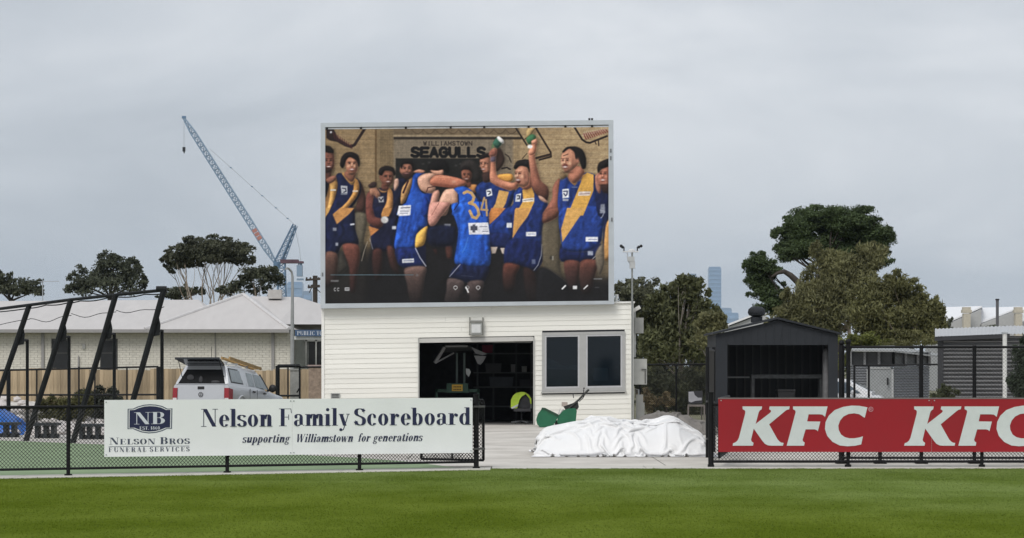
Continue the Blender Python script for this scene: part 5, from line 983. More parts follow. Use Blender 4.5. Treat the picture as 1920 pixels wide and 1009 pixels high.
def draped(name, xs_, Y0, Y1, top, m, seed, nx=136, ny=160, slack=1.22, steps=130):
    """a loose sheet let fall over a low load: a small cloth solver gives it its folds"""
    r = np.random.default_rng(seed); Ym = (Y0+Y1)/2; tx = np.array([PX(t[0], Ym) for t in top]); tz = np.array([t[1] for t in top])
    A, B = PX(xs_[0], Ym), PX(xs_[1], Ym); ds = (B-A)*slack/nx
    lump = blur(r.normal(0, 1, (40, 60)), 2.2); lump /= np.abs(lump).max()
    def H(x, y):
        h = np.interp(x, tx, tz)*.86; w = np.clip((y-Y0)/(Y1-Y0), 0, 1); d = np.clip(1-np.abs((w-.42)/.42)**2.6, 0, 1)**.6
        e = np.clip((x-A)/.22, 0, 1)*np.clip((B-x)/.22, 0, 1)
        li = np.clip(((x-A)/(B-A)*59), 0, 58.99).astype(int); lj = np.clip(w*39, 0, 38.99).astype(int)
        return np.maximum(h*d*np.sqrt(e)*(1+.0*lump[lj, li]), 0)
    gx_, gy_ = np.meshgrid(np.linspace(0, 1, nx+1), np.linspace(0, 1, ny+1)); p = np.zeros((ny+1, nx+1, 3))
    n1 = blur(r.normal(0, 1, gx_.shape), 3.0); n1 /= np.abs(n1).max(); n2 = blur(r.normal(0, 1, gx_.shape), 7.0); n2 /= np.abs(n2).max()
    p[..., 0] = A + gx_*(B-A) + .10*n2; yl = (Y1-Y0)+.34; p[..., 1] = Y0-.20 + gy_*yl + .10*np.roll(n2, 17, 1); p[..., 2] = H(p[..., 0], p[..., 1]) + .10 + .10*n1 + .06*n2
    q = p.copy(); dt2 = 9.8*(1/60.)**2*.55
    def solve(a0, a1, b0, b1, L_, k):
        d = p[b0, b1]-p[a0, a1]; l = np.sqrt((d*d).sum(-1, keepdims=True))+1e-9; c = d*(k*.5*(l-L_)/l); p[a0, a1] += c; p[b0, b1] -= c
    S = slice
    for st in range(steps):
        v = (p-q)*.965; q = p.copy(); p = p + v; p[..., 2] -= dt2
        for it in range(5):
            for o in (0, 1):
                solve(S(None), S(o, nx, 2), S(None), S(o+1, nx+1, 2), ds, 1.0); solve(S(o, ny, 2), S(None), S(o+1, ny+1, 2), S(None), ds, 1.0)
            for o in (0, 1):
                solve(S(o, ny, 2), S(0, nx), S(o+1, ny+1, 2), S(1, nx+1), ds*1.414, .5); solve(S(o, ny, 2), S(1, nx+1), S(o+1, ny+1, 2), S(0, nx), ds*1.414, .5)
            for o in (0, 1, 2, 3):
                if o < 2: solve(S(None), S(o, nx-1, 4), S(None), S(o+2, nx+1, 4), ds*2, .16); solve(S(o, ny-1, 4), S(None), S(o+2, ny+1, 4), S(None), ds*2, .16)
                else: solve(S(None), S(o, nx-1, 4), S(None), S(o+2, nx+1, 4), ds*2, .16); solve(S(o, ny-1, 4), S(None), S(o+2, ny+1, 4), S(None), ds*2, .16)
        h = H(p[..., 0], p[..., 1]) + .010; hit = p[..., 2] < h; p[..., 2] = np.where(hit, h, p[..., 2])
        for a_ in (0, 1): p[..., a_] = np.where(hit, q[..., a_] + (p[..., a_]-q[..., a_])*.25, p[..., a_])
    P_ = blur(p, .6) if False else p
    ii_ = (np.arange(ny)[:, None]*(nx+1) + np.arange(nx)[None]).ravel()
    return npmesh(name, P_.reshape(-1, 3), np.stack([ii_, ii_+1, ii_+nx+2, ii_+nx+1], 1), m, smooth=True)
tarp = draped('tarpaulin', (1001, 1325), 44.1, 47.0, [(1001, .06), (1006, zz(818)), (1011, zz(806)), (1024, zz(799)), (1050, zz(796)), (1078, zz(789)), (1092, zz(786)), (1104, zz(780)), (1118, zz(777)), (1136, zz(778)), (1158, zz(784)), (1176, zz(785)), (1186, zz(788)), (1200, zz(786)), (1228, zz(784)), (1240, zz(778)), (1252, zz(776)), (1264, zz(777)), (1276, zz(788)), (1292, zz(800)), (1302, zz(805)), (1308, zz(812)), (1325, zz(814))], M_TARP, 5)
tag(tarp, 'large crumpled white tarpaulin heaped on the concrete in the fence opening', 'tarpaulin')
M_GTARP = mat('grey_shadecloth', (0.20, .185, .17), .8, var=.25, scale=3, bump=.3, bscale=9)
def zg(py, Y=60.0): return max(.02, PZ(py, Y))
gt = draped('shade_cloth', (1190, 1345), 58.6, 61.4, [(1190, zg(800)), (1200, zg(778)), (1212, zg(773)), (1226, zg(770)), (1236, zg(766)), (1246, zg(768)), (1262, zg(770)), (1280, zg(776)), (1300, zg(784)), (1325, zg(790)), (1345, zg(805))], M_GTARP, 11, 84, 110, 1.3, 90)
tag(gt, 'heap of brown-grey shade cloth behind the white tarpaulin', 'shade cloth')
# reel mower
MG = mat('mower_green', (0.012, .125, .060), .4, var=.10, spec=.5); MGD = mat('mower_dark_green', (0.018, .062, .034), .5, var=.15); ENG = mat('engine_black', (.022, .024, .022), .5, var=.3)
Ym = 66.2
mw = thing('reel_mower', 'green cylinder mower with its grass catcher parked below the window', 'mower', (PX(1050, Ym), Ym, 0))
def pm(px, py, y=0.0): return Vector((PX(px, Ym), Ym+y, PZ(py, Ym)))
def side_prism(pts, y0, y1): mb = MB(); mb.prism([pm(x, y, y0) for x, y in pts], (0, y1-y0, 0)); return mb
obj('catcher', side_prism([(1017, 766), (1024, 767), (1045, 778), (1046, 782), (1036, 799), (1012, 800.5), (1007, 795), (1005.5, 787), (1009, 776)], -.38, .38), MG, mw)
obj('catcher_rim', side_prism([(1016.5, 764.6), (1022, 765), (1046.5, 777), (1046.8, 780.5), (1044, 781), (1021, 768.5), (1015, 768)], -.40, .40), MGD, mw)
obj('side_cover', side_prism([(1046, 779), (1056, 769), (1066, 765.5), (1078, 765), (1081, 770), (1079, 789), (1072, 796), (1048, 797.5), (1044, 790)], -.36, -.30), MG, mw)
obj('frame', side_prism([(1046, 781), (1056, 771), (1078, 767), (1078, 789), (1072, 795), (1048, 796)], -.29, .36), MGD, mw)
mb = MB(); mb.tube([pm(1063, 790, -.28), pm(1063, 790, .34)], .145, 18); obj('drive_roller', mb, ENG, mw, smooth=True)
mb = MB(); mb.tube([pm(1046, 794, -.3), pm(1046, 794, .36)], .085, 14); obj('cutting_reel', mb, ENG, mw, smooth=True)
obj('engine', side_prism([(1056, 762), (1072, 757), (1083, 752), (1085, 763), (1082, 768), (1060, 768)], -.2, .16), ENG, mw)
mb = MB(); mb.box(pm(1058.5, 758, -.05), (.16, .22, .12)); obj('fuel_tank', mb, mat('tank_beige', (.42, .36, .32), .5), mw)
mb = MB()
for y in (-.22, .2): mb.tube([pm(1066, 766, y), pm(1085, 750, y), pm(1103, 731.5, y)], .024, 8)
mb.tube([pm(1103, 731.5, -.26), pm(1103, 731.5, .24)], .024, 8); obj('handle', mb, ENG, mw, smooth=True)
mb = MB(); mb.tube([pm(1075, 746, -.22), pm(1074, 739, -.22)], .012, 6); mb.ball(pm(1074, 738.5, -.22), .022, 6); mb.tube([pm(1094, 740, -.2), pm(1094, 730, -.2)], .012, 6); mb.ball(pm(1094.5, 728, -.2), .024, 6); mb.tube([pm(1096, 740, -.2), pm(1093, 746, -.2), pm(1086, 753, -.2)], .01, 6); obj('lever', mb, BLACK, mw, smooth=True)
mb = MB(); mb.tube([pm(1056, 767, -.3), pm(1049, 776, -.36)], .014, 6); mb.tube([pm(1050, 766, -.28), pm(1046, 778, -.38)], .01, 6); obj('cable', mb, mat('cable_grey', (.4, .4, .39), .5), mw, smooth=True)
# office chair with a hi-vis vest in the doorway
Yo = 69.9
def po(px, py, y=0.0): return Vector((PX(px, Yo), Yo+y, PZ(py, Yo)))
M_CH = mat('charcoal_fabric', (.05, .05, .055), .85, var=.15)
oc = thing('office_chair', 'charcoal office chair inside the garage doorway', 'chair', po(978, 794.0))
mb = MB(); mb.box(po(979, 768.5, -.05), (.5, .48, .085)); obj('seat', mb, M_CH, oc)
mb = MB(); pts = [po(960, 766, .2), po(961, 750, .22), po(966, 741, .24), po(975, 737.5, .25), po(984, 737.5, .25), po(992, 742, .24), po(996, 752, .22), po(996, 766, .2)]; mb.tube(pts, .035, 8); obj('backrest_frame', mb, mat('chair_grey', (.11, .115, .12), .6), oc, smooth=True)
mb = MB(); mb.prism([po(962, 765, .20), po(963, 750, .215), po(969, 741.5, .225), po(988, 741.5, .225), po(994, 750, .215), po(994.5, 765, .2)], (0, .04, 0)); obj('backrest', mb, M_CH, oc)
mb = MB(); mb.tube([po(978, 768), po(978, 789)], .03, 8); obj('column', mb, BLACK, oc, smooth=True)
for i in range(5):
    a = math.radians(18+72*i); c = po(978, 789); e_ = c + Vector((math.cos(a)*.31, math.sin(a)*.31, -.045)); mb = MB(); mb.bar(c, e_, .05, .03); obj('foot', mb, mat('chair_grey', (.11, .115, .12)), oc)
    mb = MB(); mb.tube([e_+Vector((0, -.015, -.022)), e_+Vector((0, .015, -.022))], .022, 8); obj('caster', mb, BLACK, oc, smooth=True)
vst = MB(); vst.prism([po(957.5, 764, .13), po(958, 750, .14), po(962, 742, .16), po(968, 737, .17), po(977, 735, .18), po(984, 735.6, .18), po(986, 739, .16), po(978, 744, .15), po(974, 750, .14), po(972, 757, .13), po(970, 765, .12), po(964, 767, .12)], (0, .05, 0)); vst.prism([po(984, 735.5, .16), po(991, 740, .17), po(996, 747, .17), po(996.5, 758, .16), po(994.5, 757, .15), po(993, 748, .15), po(988, 742, .15)], (0, .05, 0))
hv = obj('safety_vest', vst, mat('hi_vis_yellow', (.52, .72, .06), .6, var=.12, scale=9), None); tag(hv, 'yellow-green safety vest draped over the office chair', 'vest')
mb = MB(); mb.prism([po(958, 764.5, .118), po(972, 757.5, .118), po(971, 762, .118), po(960, 767, .118)], (0, -.004, 0)); obj('reflective_band', mb, mat('reflective', (.66, .68, .68), .3), hv)
# green line machine with a folded canopy in the garage
Yr = 71.0
def pr(px, py, y=0.0): return Vector((PX(px, Yr), Yr+y, PZ(py, Yr)))
M_MG = mat('machine_green', (.03, .085, .055), .5, var=.2); M_CAN = mat('canopy_grey', (.34, .34, .345), .6, var=.1)
rm = thing('ride_on_roller', 'dark green pitch roller with a grey canopy inside the garage', 'machine', pr(858, 792))
mb = MB(); mb.box(pr(858, 727.5, -.15), (.64, .5, .28)); obj('bonnet', mb, M_MG, rm)
mb = MB(); mb.box(pr(858, 732.5, -.05), (1.32, .3, .09)); mb.box(pr(819, 745, -.05), (.06, .3, .5)); mb.box(pr(897, 745, -.05), (.06, .3, .5)); obj('chassis', mb, M_MG, rm)
mb = MB(); mb.tube([pr(835, 768, .1), pr(881, 768, .1)], .36, 24); obj('drum', mb, mat('drum_steel', (.09, .09, .09), .5, .5), rm, smooth=True)
for a in (856.5, 870.5): mb = MB(); mb.bar(pr(a, 722, .1), pr(a, 662, .1), .06); obj('canopy_post', mb, mat('post_greygreen', (.10, .14, .13), .5), rm)
mb = MB(); mb.prism([pr(835, 650, -.5), pr(877, 649.5, -.5), pr(890, 656, .5), pr(822, 662, .6)], (0, 0, .03)); obj('canopy', mb, mat('canopy_dark', (.10, .105, .105), .7), rm)
mb = MB(); mb.bar(pr(836, 650, -.52), pr(877, 649.5, -.52), .05); mb.bar(pr(834, 651.5, -.52), pr(816.5, 680.5, -.62), .09); mb.bar(pr(817, 681, -.62), pr(851, 662, -.2), .04); obj('canopy_frame', mb, M_CAN, rm)
mb = MB(); mb.prism([pr(884, 651, -.4), pr(898, 657, -.45), pr(914, 664, -.5), pr(905, 666.5, -.5), pr(892, 663, -.45)], (0, .05, 0)); mb.prism([pr(889, 667, -.3), pr(912, 668, -.35), pr(906, 679, -.35), pr(901, 684, -.33), pr(896, 682, -.3)], (0, .05, 0)); obj('canopy_flap', mb, mat('flap_grey', (.30, .30, .31), .6, var=.1), rm)
mb = MB(); f_ = [pr(848, 721, -.43), pr(868, 721, -.43), pr(868, 733, -.43), pr(848, 733, -.43)]; mb.prism(f_, (0, .01, 0)); sg = obj('warning_plate', mb, mat('warning_yellow', (.72, .44, .05), .5, var=.06), rm)
mb = MB()
for y in (724, 729):
    for k in range(5): mb = MB(); mb.prism([pr(851+k*3, y, -.445), pr(853.2+k*3, y, -.445), pr(853.2+k*3, y+2.4, -.445), pr(851+k*3, y+2.4, -.445)], (0, .004, 0)); obj('print', mb, mat('plate_print', (.16, .10, .03), .6), sg)
tl = thing('tarp_bag', 'white cloth hanging beside the roller inside the garage', 'cloth', pr(877, 700, -.1)); mb = MB(); mb.prism([pr(873.5, 691, -.1), pr(880, 692, -.12), pr(883, 698, -.12), pr(879, 707, -.1), pr(874, 701, -.1)], (0, .06, 0)); obj('cloth', mb, mat('cloth_white', (.62, .64, .64), .7), tl)
# shelves at the back of the garage
Ys = 74.0
sh = thing('storage_shelf', 'dark steel storage shelf along the garage back wall', 'shelf', (PX(950, Ys), Ys, 0))
def p_s(px, py, y=0.0): return Vector((PX(px, Ys), Ys+y, PZ(py, Ys)))
for px in (895, 925, 968, 996): mb = MB(); mb.box((PX(px, Ys), Ys, 1.2), (.05, .4, 2.4)); obj('upright', mb, mat('shelf_steel', (.07, .075, .08), .5), sh)
for z in (.45, 1.05, 1.5, 2.1): mb = MB(); mb.box((PX(945, Ys), Ys, z), (1.9, .45, .04)); obj('shelf_board', mb, mat('shelf_grey', (.13, .135, .14), .7), sh)
cols = [('red storage tub on the top garage shelf', 914, 669, .34, .22, (.25, .02, .05), 'tub'), ('white paint tin on the garage shelf', 983, 685, .16, .16, (.35, .36, .36), 'tin'), ('grey crate on the middle garage shelf', 925, 694, .5, .25, (.10, .10, .11), 'crate'), ('pale bucket on the middle garage shelf', 962, 703, .14, .22, (.24, .24, .25), 'bucket'), ('blue-grey box on the lower garage shelf', 940, 724, .75, .28, (.10, .11, .13), 'box'), ('dark toolbox on the lower garage shelf', 985, 724, .36, .2, (.06, .06, .07), 'toolbox')]
for lab, px, py, w, h, c, cat in cols:
    o_ = thing('storage_' + cat, lab, cat, p_s(px, py, -.1)); zb = min((.47, 1.07, 1.52, 2.12), key=lambda q: abs(q+h/2-PZ(py, Ys))); X = PX(px, Ys)
    m_ = mat('store_%d_%d' % (px, py), c, .6, var=.15)
    mb = MB(); mb.hexa([(X-w*.46, Ys-.2, zb), (X+w*.46, Ys-.2, zb), (X+w*.46, Ys+.14, zb), (X-w*.46, Ys+.14, zb)], [(X-w*.5, Ys-.22, zb+h), (X+w*.5, Ys-.22, zb+h), (X+w*.5, Ys+.16, zb+h), (X-w*.5, Ys+.16, zb+h)]); obj('bin', mb, m_, o_)
    mb = MB(); mb.box((X, Ys-.03, zb+h+.012), (w*1.04, .42, .024)); obj('lid', mb, m_, o_)
# plastic chair by the shrubs
Yk = 66.0
def pk(px, py, y=0.0): return Vector((PX(px, Yk), Yk+y, PZ(py, Yk)))
pc = thing('garden_chair', 'weathered grey and black chair beside the tall gate', 'chair', (PX(1303, Yk), Yk, 0)); M_PC = mat('chair_frame_brown', (.16, .14, .13), .6, var=.2)
mb = MB(); mb.prism([pk(1291.5, 734, .3), pk(1319, 733, .3), pk(1318.5, 757, .24), pk(1292, 757.5, .24)], (0, .04, 0)); obj('backrest', mb, mat('chair_black', (.02, .02, .024), .6), pc)
mb = MB(); mb.prism([pk(1292.5, 735, .27), pk(1302, 734.5, .27), pk(1304, 741, .26), pk(1310, 746, .25), pk(1317, 746, .25), pk(1317, 751, .25), pk(1305, 752, .25), pk(1297, 755, .24), pk(1292.5, 753, .24)], (0, .02, 0)); obj('backrest_panel', mb, mat('chair_pale', (.32, .32, .34), .7, var=.15), pc)
mb = MB(); mb.hexa([pk(1288, 762, -.3), pk(1320, 762, -.3), pk(1319, 762, .3), pk(1291, 762, .3)], [pk(1288, 759, -.3), pk(1320, 759, -.3), pk(1319, 759, .3), pk(1291, 759, .3)]); obj('seat', mb, M_PC, pc)
for px, y in ((1289, -.28), (1319, -.28), (1292, .28), (1317, .28)):
    mb = MB(); q = pk(px, 762, y); mb.bar(q, Vector((q.x, q.y, 0)), .04); obj('leg', mb, M_PC, pc)

# ================================================================== FOLIAGE ENGINE
def leafmat(name, col, var=.35, transl=.25):
    return mat(name, col, .6, var=.48, scale=.9, spec=.25, transl=transl)
def leaf_cloud(clumps, size, dens, aspect=1.6, droop=0.0, sub=7, spread=.42, seed=0, fy=.8):
    """clumps: (X, Y, Z, rx, ry, rz) in metres -> leaf quads gathered in twig-sized bunches"""
    r = np.random.default_rng(seed); V = []
    for (cx, cy, cz, rx, ry, rz) in clumps:
        n = max(120, int(11 * dens * rx * rz / (size*size)))
        K = max(sub, int(sub * (rx*rz)/(.9)))
        d = r.normal(size=(K, 3)); d /= np.linalg.norm(d, axis=1)[:, None]; rad = r.random(K)**.33*.92; cen = d*rad[:, None]
        k = r.integers(0, K, n); q = cen[k] + r.normal(size=(n, 3))*spread*.5
        l = np.linalg.norm(q, axis=1); f = np.where(l > 1.28, 1.28/l, 1.0); q *= f[:, None]
        pos = np.array([cx, cy, cz]) + q*np.array([rx, ry, rz])
        a = r.normal(size=(n, 3)); a[:, 2] -= droop*1.6; a /= np.linalg.norm(a, axis=1)[:, None]
        b = np.cross(a, r.normal(size=(n, 3))); b /= np.linalg.norm(b, axis=1)[:, None]
        s = size*(.55+.8*r.random(n))[:, None]; A = a*s*aspect/2; B = b*s/2
        V.append(np.stack([pos-A, pos+B*.9, pos+A, pos-B*.9], 1))
    V = np.concatenate(V); n = len(V)
    return V.reshape(-1, 3), np.arange(n*4).reshape(-1, 4)
def limb(a, b, r0, r1, bend=.12, seed=0, n=5):
    rr = random.Random(seed); a, b = Vector(a), Vector(b); l = (b-a).length; pts = []; rs_ = []
    o1 = Vector((rr.uniform(-1, 1), rr.uniform(-1, 1), rr.uniform(-.2, .6)))*l*bend
    for i in range(n+1): t = i/n; pts.append(a.lerp(b, t) + o1*math.sin(math.pi*t)); rs_.append(r0 + (r1-r0)*t)
    return pts, rs_
def tree(name, label, Y, base_px, clumps_px, lm, bark, size=.16, dens=2.0, aspect=1.6, droop=0., fork=None, trunk_r=.2, depth=.9, group=None, cat='tree', seed=1, sub=7, spread=.42, limbs=True, ysp=.6):
    """clumps_px: (px, py, rx px, ry px) read off the photograph, set at their real depth"""
    rr = random.Random(seed); k = Y/F; bx = PX(base_px, Y)
    t = thing(name, label, cat, (bx, Y, 0), group)
    cl = []
    for (px, py, rx, ry) in clumps_px:
        dy = rr.uniform(-ysp, ysp)*max(rx, ry)*k; cl.append((PX(px, Y), Y+dy, PZ(py, Y), rx*k, max(rx, ry)*k*depth, ry*k))
    fill = []
    for i_, c_ in enumerate(cl):             # join neighbouring bunches into one canopy
        near = sorted((d_ for k_, d_ in enumerate(cl) if k_ != i_), key=lambda d_: (d_[0]-c_[0])**2+(d_[2]-c_[2])**2)[:2]
        for d_ in near: fill.append(tuple((a_+b_)/2 for a_, b_ in zip(c_[:3], d_[:3])) + tuple(min(a_, b_)*.72 for a_, b_ in zip(c_[3:], d_[3:])))
    for c_ in list(cl):                      # loose sprays that break the outline
        for k_ in range(4):
            a_ = rr.uniform(-.4, 3.5); s_ = rr.uniform(.22, .42); fill.append((c_[0]+math.cos(a_)*c_[3]*1.08, c_[1]+rr.uniform(-.4, .4)*c_[4], c_[2]+math.sin(a_)*c_[5]*1.10, c_[3]*s_, c_[4]*s_, c_[5]*s_))
    size = size*.60; v, q = leaf_cloud(cl + fill, size, dens*.8, aspect, droop, sub, spread, seed)
    npmesh('crown', v, q, lm, t)
    mb = MB(); fz = PZ(fork, Y) if fork else max(.5, min(c[2]-c[5] for c in cl)); fx = bx + .02
    pts, rs_ = limb((bx, Y, -.05), (fx, Y, fz), trunk_r, trunk_r*.72, .04, seed); mb.tube(pts, rs_, 9); obj('trunk', mb, bark, t, smooth='all')
    if limbs:
        for i, c in enumerate(cl):
            pts, rs_ = limb((fx, Y, fz-.1), (c[0], c[1], c[2]-c[5]*.15), trunk_r*.42, trunk_r*.08, .13, seed*31+i, 6); mb = MB(); mb.tube(pts, rs_, 6); 
            for j in range(3):
                e_ = Vector(c[:3]) + Vector((rr.uniform(-.7, .7)*c[3], rr.uniform(-.5, .5)*c[4], rr.uniform(-.5, .6)*c[5])); p2, r2 = limb(pts[3+j % 3], e_, trunk_r*.16, trunk_r*.05, .15, seed*77+i*5+j, 4); mb.tube(p2, r2, 5)
            obj('limb', mb, bark, t, smooth='all')
    return t
BARK_G = mat('grey_bark', (.20, .175, .15), .9, var=.3, scale=4); BARK_P = mat('pale_gum_bark', (.30, .25, .20), .8, var=.25, scale=4); BARK_D = mat('dark_bark', (.055, .045, .038), .9, var=.3, scale=4)
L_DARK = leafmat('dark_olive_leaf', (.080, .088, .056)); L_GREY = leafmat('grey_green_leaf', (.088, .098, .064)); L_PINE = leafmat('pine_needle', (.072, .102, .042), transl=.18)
L_GUM = leafmat('brown_green_gum_leaf', (.185, .182, .086)); L_GUM2 = leafmat('olive_gum_leaf', (.160, .158, .068)); L_MID = leafmat('mid_green_leaf', (.122, .130, .060)); L_YG = leafmat('yellow_green_leaf', (.15, .165, .045)); L_SCR = leafmat('scrub_leaf', (.055, .060, .030))

# ================================================================== LEFT: PRACTICE NETS
M_NET = mat('net_steel', (.009, .010, .011), .6, var=.3, spec=.2)
nt_ = thing('practice_net_frame', 'black leaning steel frame of the cricket practice nets', 'net frame', (-9.5, 53, 0))
poles = [((-32, 822), (55, 572), 55.0), ((48, 828), (133, 562), 53.6), ((136, 830), (217, 553), 52.1), ((226, 834), (307, 544), 51.0)]
tops = []
for (b0, t0, Y) in poles:
    Yb = GY(b0[1]); a = Vector((PX(b0[0], Y), Y, -.02)); b_ = P3(t0[0], t0[1], Y); tops.append(b_)
    mb = MB(); mb.tube([a, b_], .064, 14); obj('leaning_post', mb, M_NET, nt_, smooth=True)
    dr = (b_-a); m1 = a + dr*.74; vx_ = m1.x + .13
    mb = MB(); mb.tube([(vx_, Y+.5, -.02), (vx_, Y+.5, m1.z+.02)], .038, 10); mb.tube([(vx_, Y+.5, m1.z), m1], .03, 8); obj('upright', mb, M_NET, nt_, smooth=True)
    mb = MB(); m2 = a + dr*.86; m3 = a + dr*.70; mb.prism([m3, m2, Vector((m1.x+.17, Y, m1.z+.12)), Vector((m1.x+.15, Y, m1.z-.1))], (0, .03, 0)); obj('gusset', mb, M_NET, nt_)
tl_ = tops[0] + (tops[0]-tops[1])*3
allt = [tl_] + tops
for i in range(4): mb = MB(); mb.tube([allt[i], allt[i+1]], .036, 10); obj('top_bar', mb, M_NET, nt_, smooth=True)
mb = MB(); mb.tube([tops[3]+Vector((-.16, 0, .02)), tops[3]+Vector((.06, 0, .02))], .066, 10); obj('end_cap', mb, M_NET, nt_, smooth=True)
for i in range(4):       # net rope sagging below the bar
    a, b_ = allt[i], allt[i+1]; mb = MB(); mb.tube([a.lerp(b_, t)+Vector((0, .05, -.34-.07*math.sin(math.pi*t)+.03*math.sin(9*t+i))) for t in [k/10 for k in range(11)]], .008, 5); mb.tube([a.lerp(b_, t)+Vector((0, .02, -.05-.03*abs(math.sin(1.7*math.pi*t+i)))) for t in [k/20 for k in range(21)]], .014, 5); obj('net_rope', mb, M_NET, nt_, smooth=True)
# side fence of the nets
Yn = 62.0
nf = thing('net_side_fence', 'thin black chain-wire fence behind the practice nets', 'fence', (PX(150, Yn), Yn, 0))
for px in (-60, 16, 69, 148, 178, 238, 297): w = .055 if px in (297, 16) else .022; mb = MB(); mb.tube([(PX(px, Yn), Yn, 0), (PX(px, Yn), Yn, PZ(687.5 if px > 100 else 694, Yn))], w, 8); obj('post', mb, M_NET, nf, smooth=True)
for y0, y1, a, b_ in ((696, 687.5, -60, 297), (741, 740, -60, 297)): mb = MB(); mb.tube([(PX(a, Yn), Yn, PZ(y0, Yn)), (PX(b_, Yn), Yn, PZ(y1, Yn))], .024, 8); obj('rail', mb, M_NET, nf, smooth=True)
# recycled-plastic benches behind the turf
M_BEN = mat('dark_recycled_plastic', (.022, .028, .034), .6, var=.3)
def bench(x0, x1, py, Y, label, legs):
    b = thing('bench', label, 'bench', (PX((x0+x1)/2, Y), Y, 0), 'low dark benches beside the turf'); zt = PZ(py, Y); A, B = PX(x0, Y), PX(x1, Y)
    for dy in (-.2, .0, .2): mb = MB(); mb.box(((A+B)/2, Y+dy, zt-.03), (B-A, .17, .06)); obj('seat_slat', mb, M_BEN, b)
    for px in legs: mb = MB(); mb.box((PX(px, Y), Y, (zt-.06)/2), (.085, .34, zt-.06)); obj('leg', mb, M_BEN, b)
    mb = MB(); mb.box(((A+B)/2, Y, .05), (B-A, .12, .09)); obj('bottom_rail', mb, M_BEN, b)
bench(-40, 36, 792, 56.5, 'dark plastic bench in front of the blue tarpaulin', (-30, -8, 12, 27))
bench(66, 111, 793, 55.8, 'short dark bench with white stones on top', (71, 87, 101))
bench(150, 240, 795, 55.0, 'dark plastic bench next to the white sponsor board', (154, 168, 184, 205, 230))
M_BTARP = mat('blue_tarpaulin', (.012, .13, .50), .4, var=.3, scale=4, bump=.3, bscale=8)
def zb_(py): return max(.02, PZ(py, 60.0))
bt = draped('blue_tarpaulin', (-70, 56), 58.2, 60.6, [(-70, zb_(770)), (-20, zb_(764)), (4, zb_(758)), (14, zb_(763)), (26, zb_(772)), (36, zb_(778)), (42, zb_(790)), (56, zb_(812))], M_BTARP, 21, 70, 100, 1.35, 90); tag(bt, 'crumpled bright blue tarpaulin behind the fence near the nets', 'tarpaulin')
# white rocks: retaining heap
M_ROCK = mat('white_rock', (.58, .54, .52), .9, var=.25, scale=5, bump=.4, bscale=12)
def rock_mesh(i):
    bm = bmesh.new(); bmesh.ops.create_icosphere(bm, subdivisions=2, radius=1.0)
    for v in bm.verts: n_ = mnoise.noise(v.co*1.3+Vector((i*7.1, 0, 0))); v.co *= 1+.35*n_; v.co.z *= .72
    me = bpy.data.meshes.new('rock'); bm.to_mesh(me); bm.free(); me.materials.append(M_ROCK); return me
RM = [rock_mesh(i) for i in range(5)]
rr_ = random.Random(4)
rk = thing('rock_pile', 'pale rocks piled in front of the timber fence behind the benches', 'rocks', (PX(60, 64), 64, 0))
for i in range(150):
    Y = rr_.uniform(58, 67); px = rr_.uniform(-40, 330); s = rr_.uniform(.09, .24)
    bank = max(0, min(1, (Y-59)/7))*(1.0 if px < 85 else .28)
    o_ = bpy.data.objects.new('rock', RM[i % 5]); C.objects.link(o_); o_.parent = rk; o_.location = Vector((PX(px, Y), Y, bank*.75 + s*.3)) - world_loc(rk); o_.scale = (s, s*.9, s*.8); o_.rotation_euler = (0, 0, rr_.uniform(0, 6))
mb = MB(); a, b_ = PX(-200, 66), PX(86, 66); mb.add([(a, 58.6, 0), (b_, 58.6, 0), (b_-.1, 66, .72), (a, 66, .72), (a, 68, 0), (b_, 68, 0)], [(0, 1, 2, 3), (3, 2, 5, 4), (1, 5, 2), (0, 3, 4)]); obj('bank', mb, M_PALE, rk)
for i, px in enumerate((86, 99)): 
    o_ = bpy.data.objects.new('white_stone', RM[i]); C.objects.link(o_); s = .085; o_.location = (PX(px, 55.8), 55.8-.02, PZ(791.2, 55.8)+.02); o_.scale = (s*1.3, s, s); tag(o_, ['pale stone on the short dark bench, the one nearer the leaning post', 'pale stone on the short dark bench, the one nearer the fence post'][i], 'stone')
# shrubs by the timber fence
def shrub(label, Y, cl, lm, seed, size=.07, dens=1.3, name='shrub', group=None): return tree(name, label, Y, sum(c[0] for c in cl)/len(cl), cl, lm, BARK_D, size=size, dens=dens, aspect=3.2, trunk_r=.03, seed=seed, cat='shrub', sub=10, spread=.5, group=group)
shrub('olive tufty shrub in front of the timber fence near the leaning posts', 63.5, [(105, 775, 28, 26), (140, 760, 30, 26), (120, 785, 30, 20)], leafmat('olive_tuft', (.10, .098, .04)), 31)
shrub('dark grey-green shrub between the nets and the white board', 64.5, [(180, 760, 32, 30), (205, 765, 30, 30), (195, 745, 26, 16), (165, 785, 26, 22), (215, 785, 26, 20)], leafmat('grey_tuft', (.050, .055, .042)), 32)

# ================================================================== TIMBER FENCE AND HOUSE
Yt = 90.0
M_PAL = mat('timber_paling', (.40, .31, .205), .85, var=.25, scale=2.5, stretch=(3, 3, .6), rnd=.34)
tfn = thing('paling_fence', 'weathered timber paling fence in front of the cream brick house', 'fence', (PX(300, Yt), Yt, 0))
mb = MB(); mb.box((0, 0, .8), (.145, .018, 1.6)); pal = mesh('paling', mb, M_PAL)
X = PX(-60, Yt); i = 0
while X < PX(612, Yt):
    z = -.0 + (.05 if (i // 17) % 2 else 0) - .0005*i + rr_.uniform(-.01, .01); copies(tfn, pal, 'paling', [(X, Yt + (.0 if i % 2 else .018), z, 0)]); X += .137; i += 1
for z in (.35, 1.25): mb = MB(); mb.box(((PX(-60, Yt)+PX(612, Yt))/2, Yt+.06, z), (PX(612, Yt)-PX(-60, Yt), .04, .08)); obj('rail', mb, M_PAL, tfn)
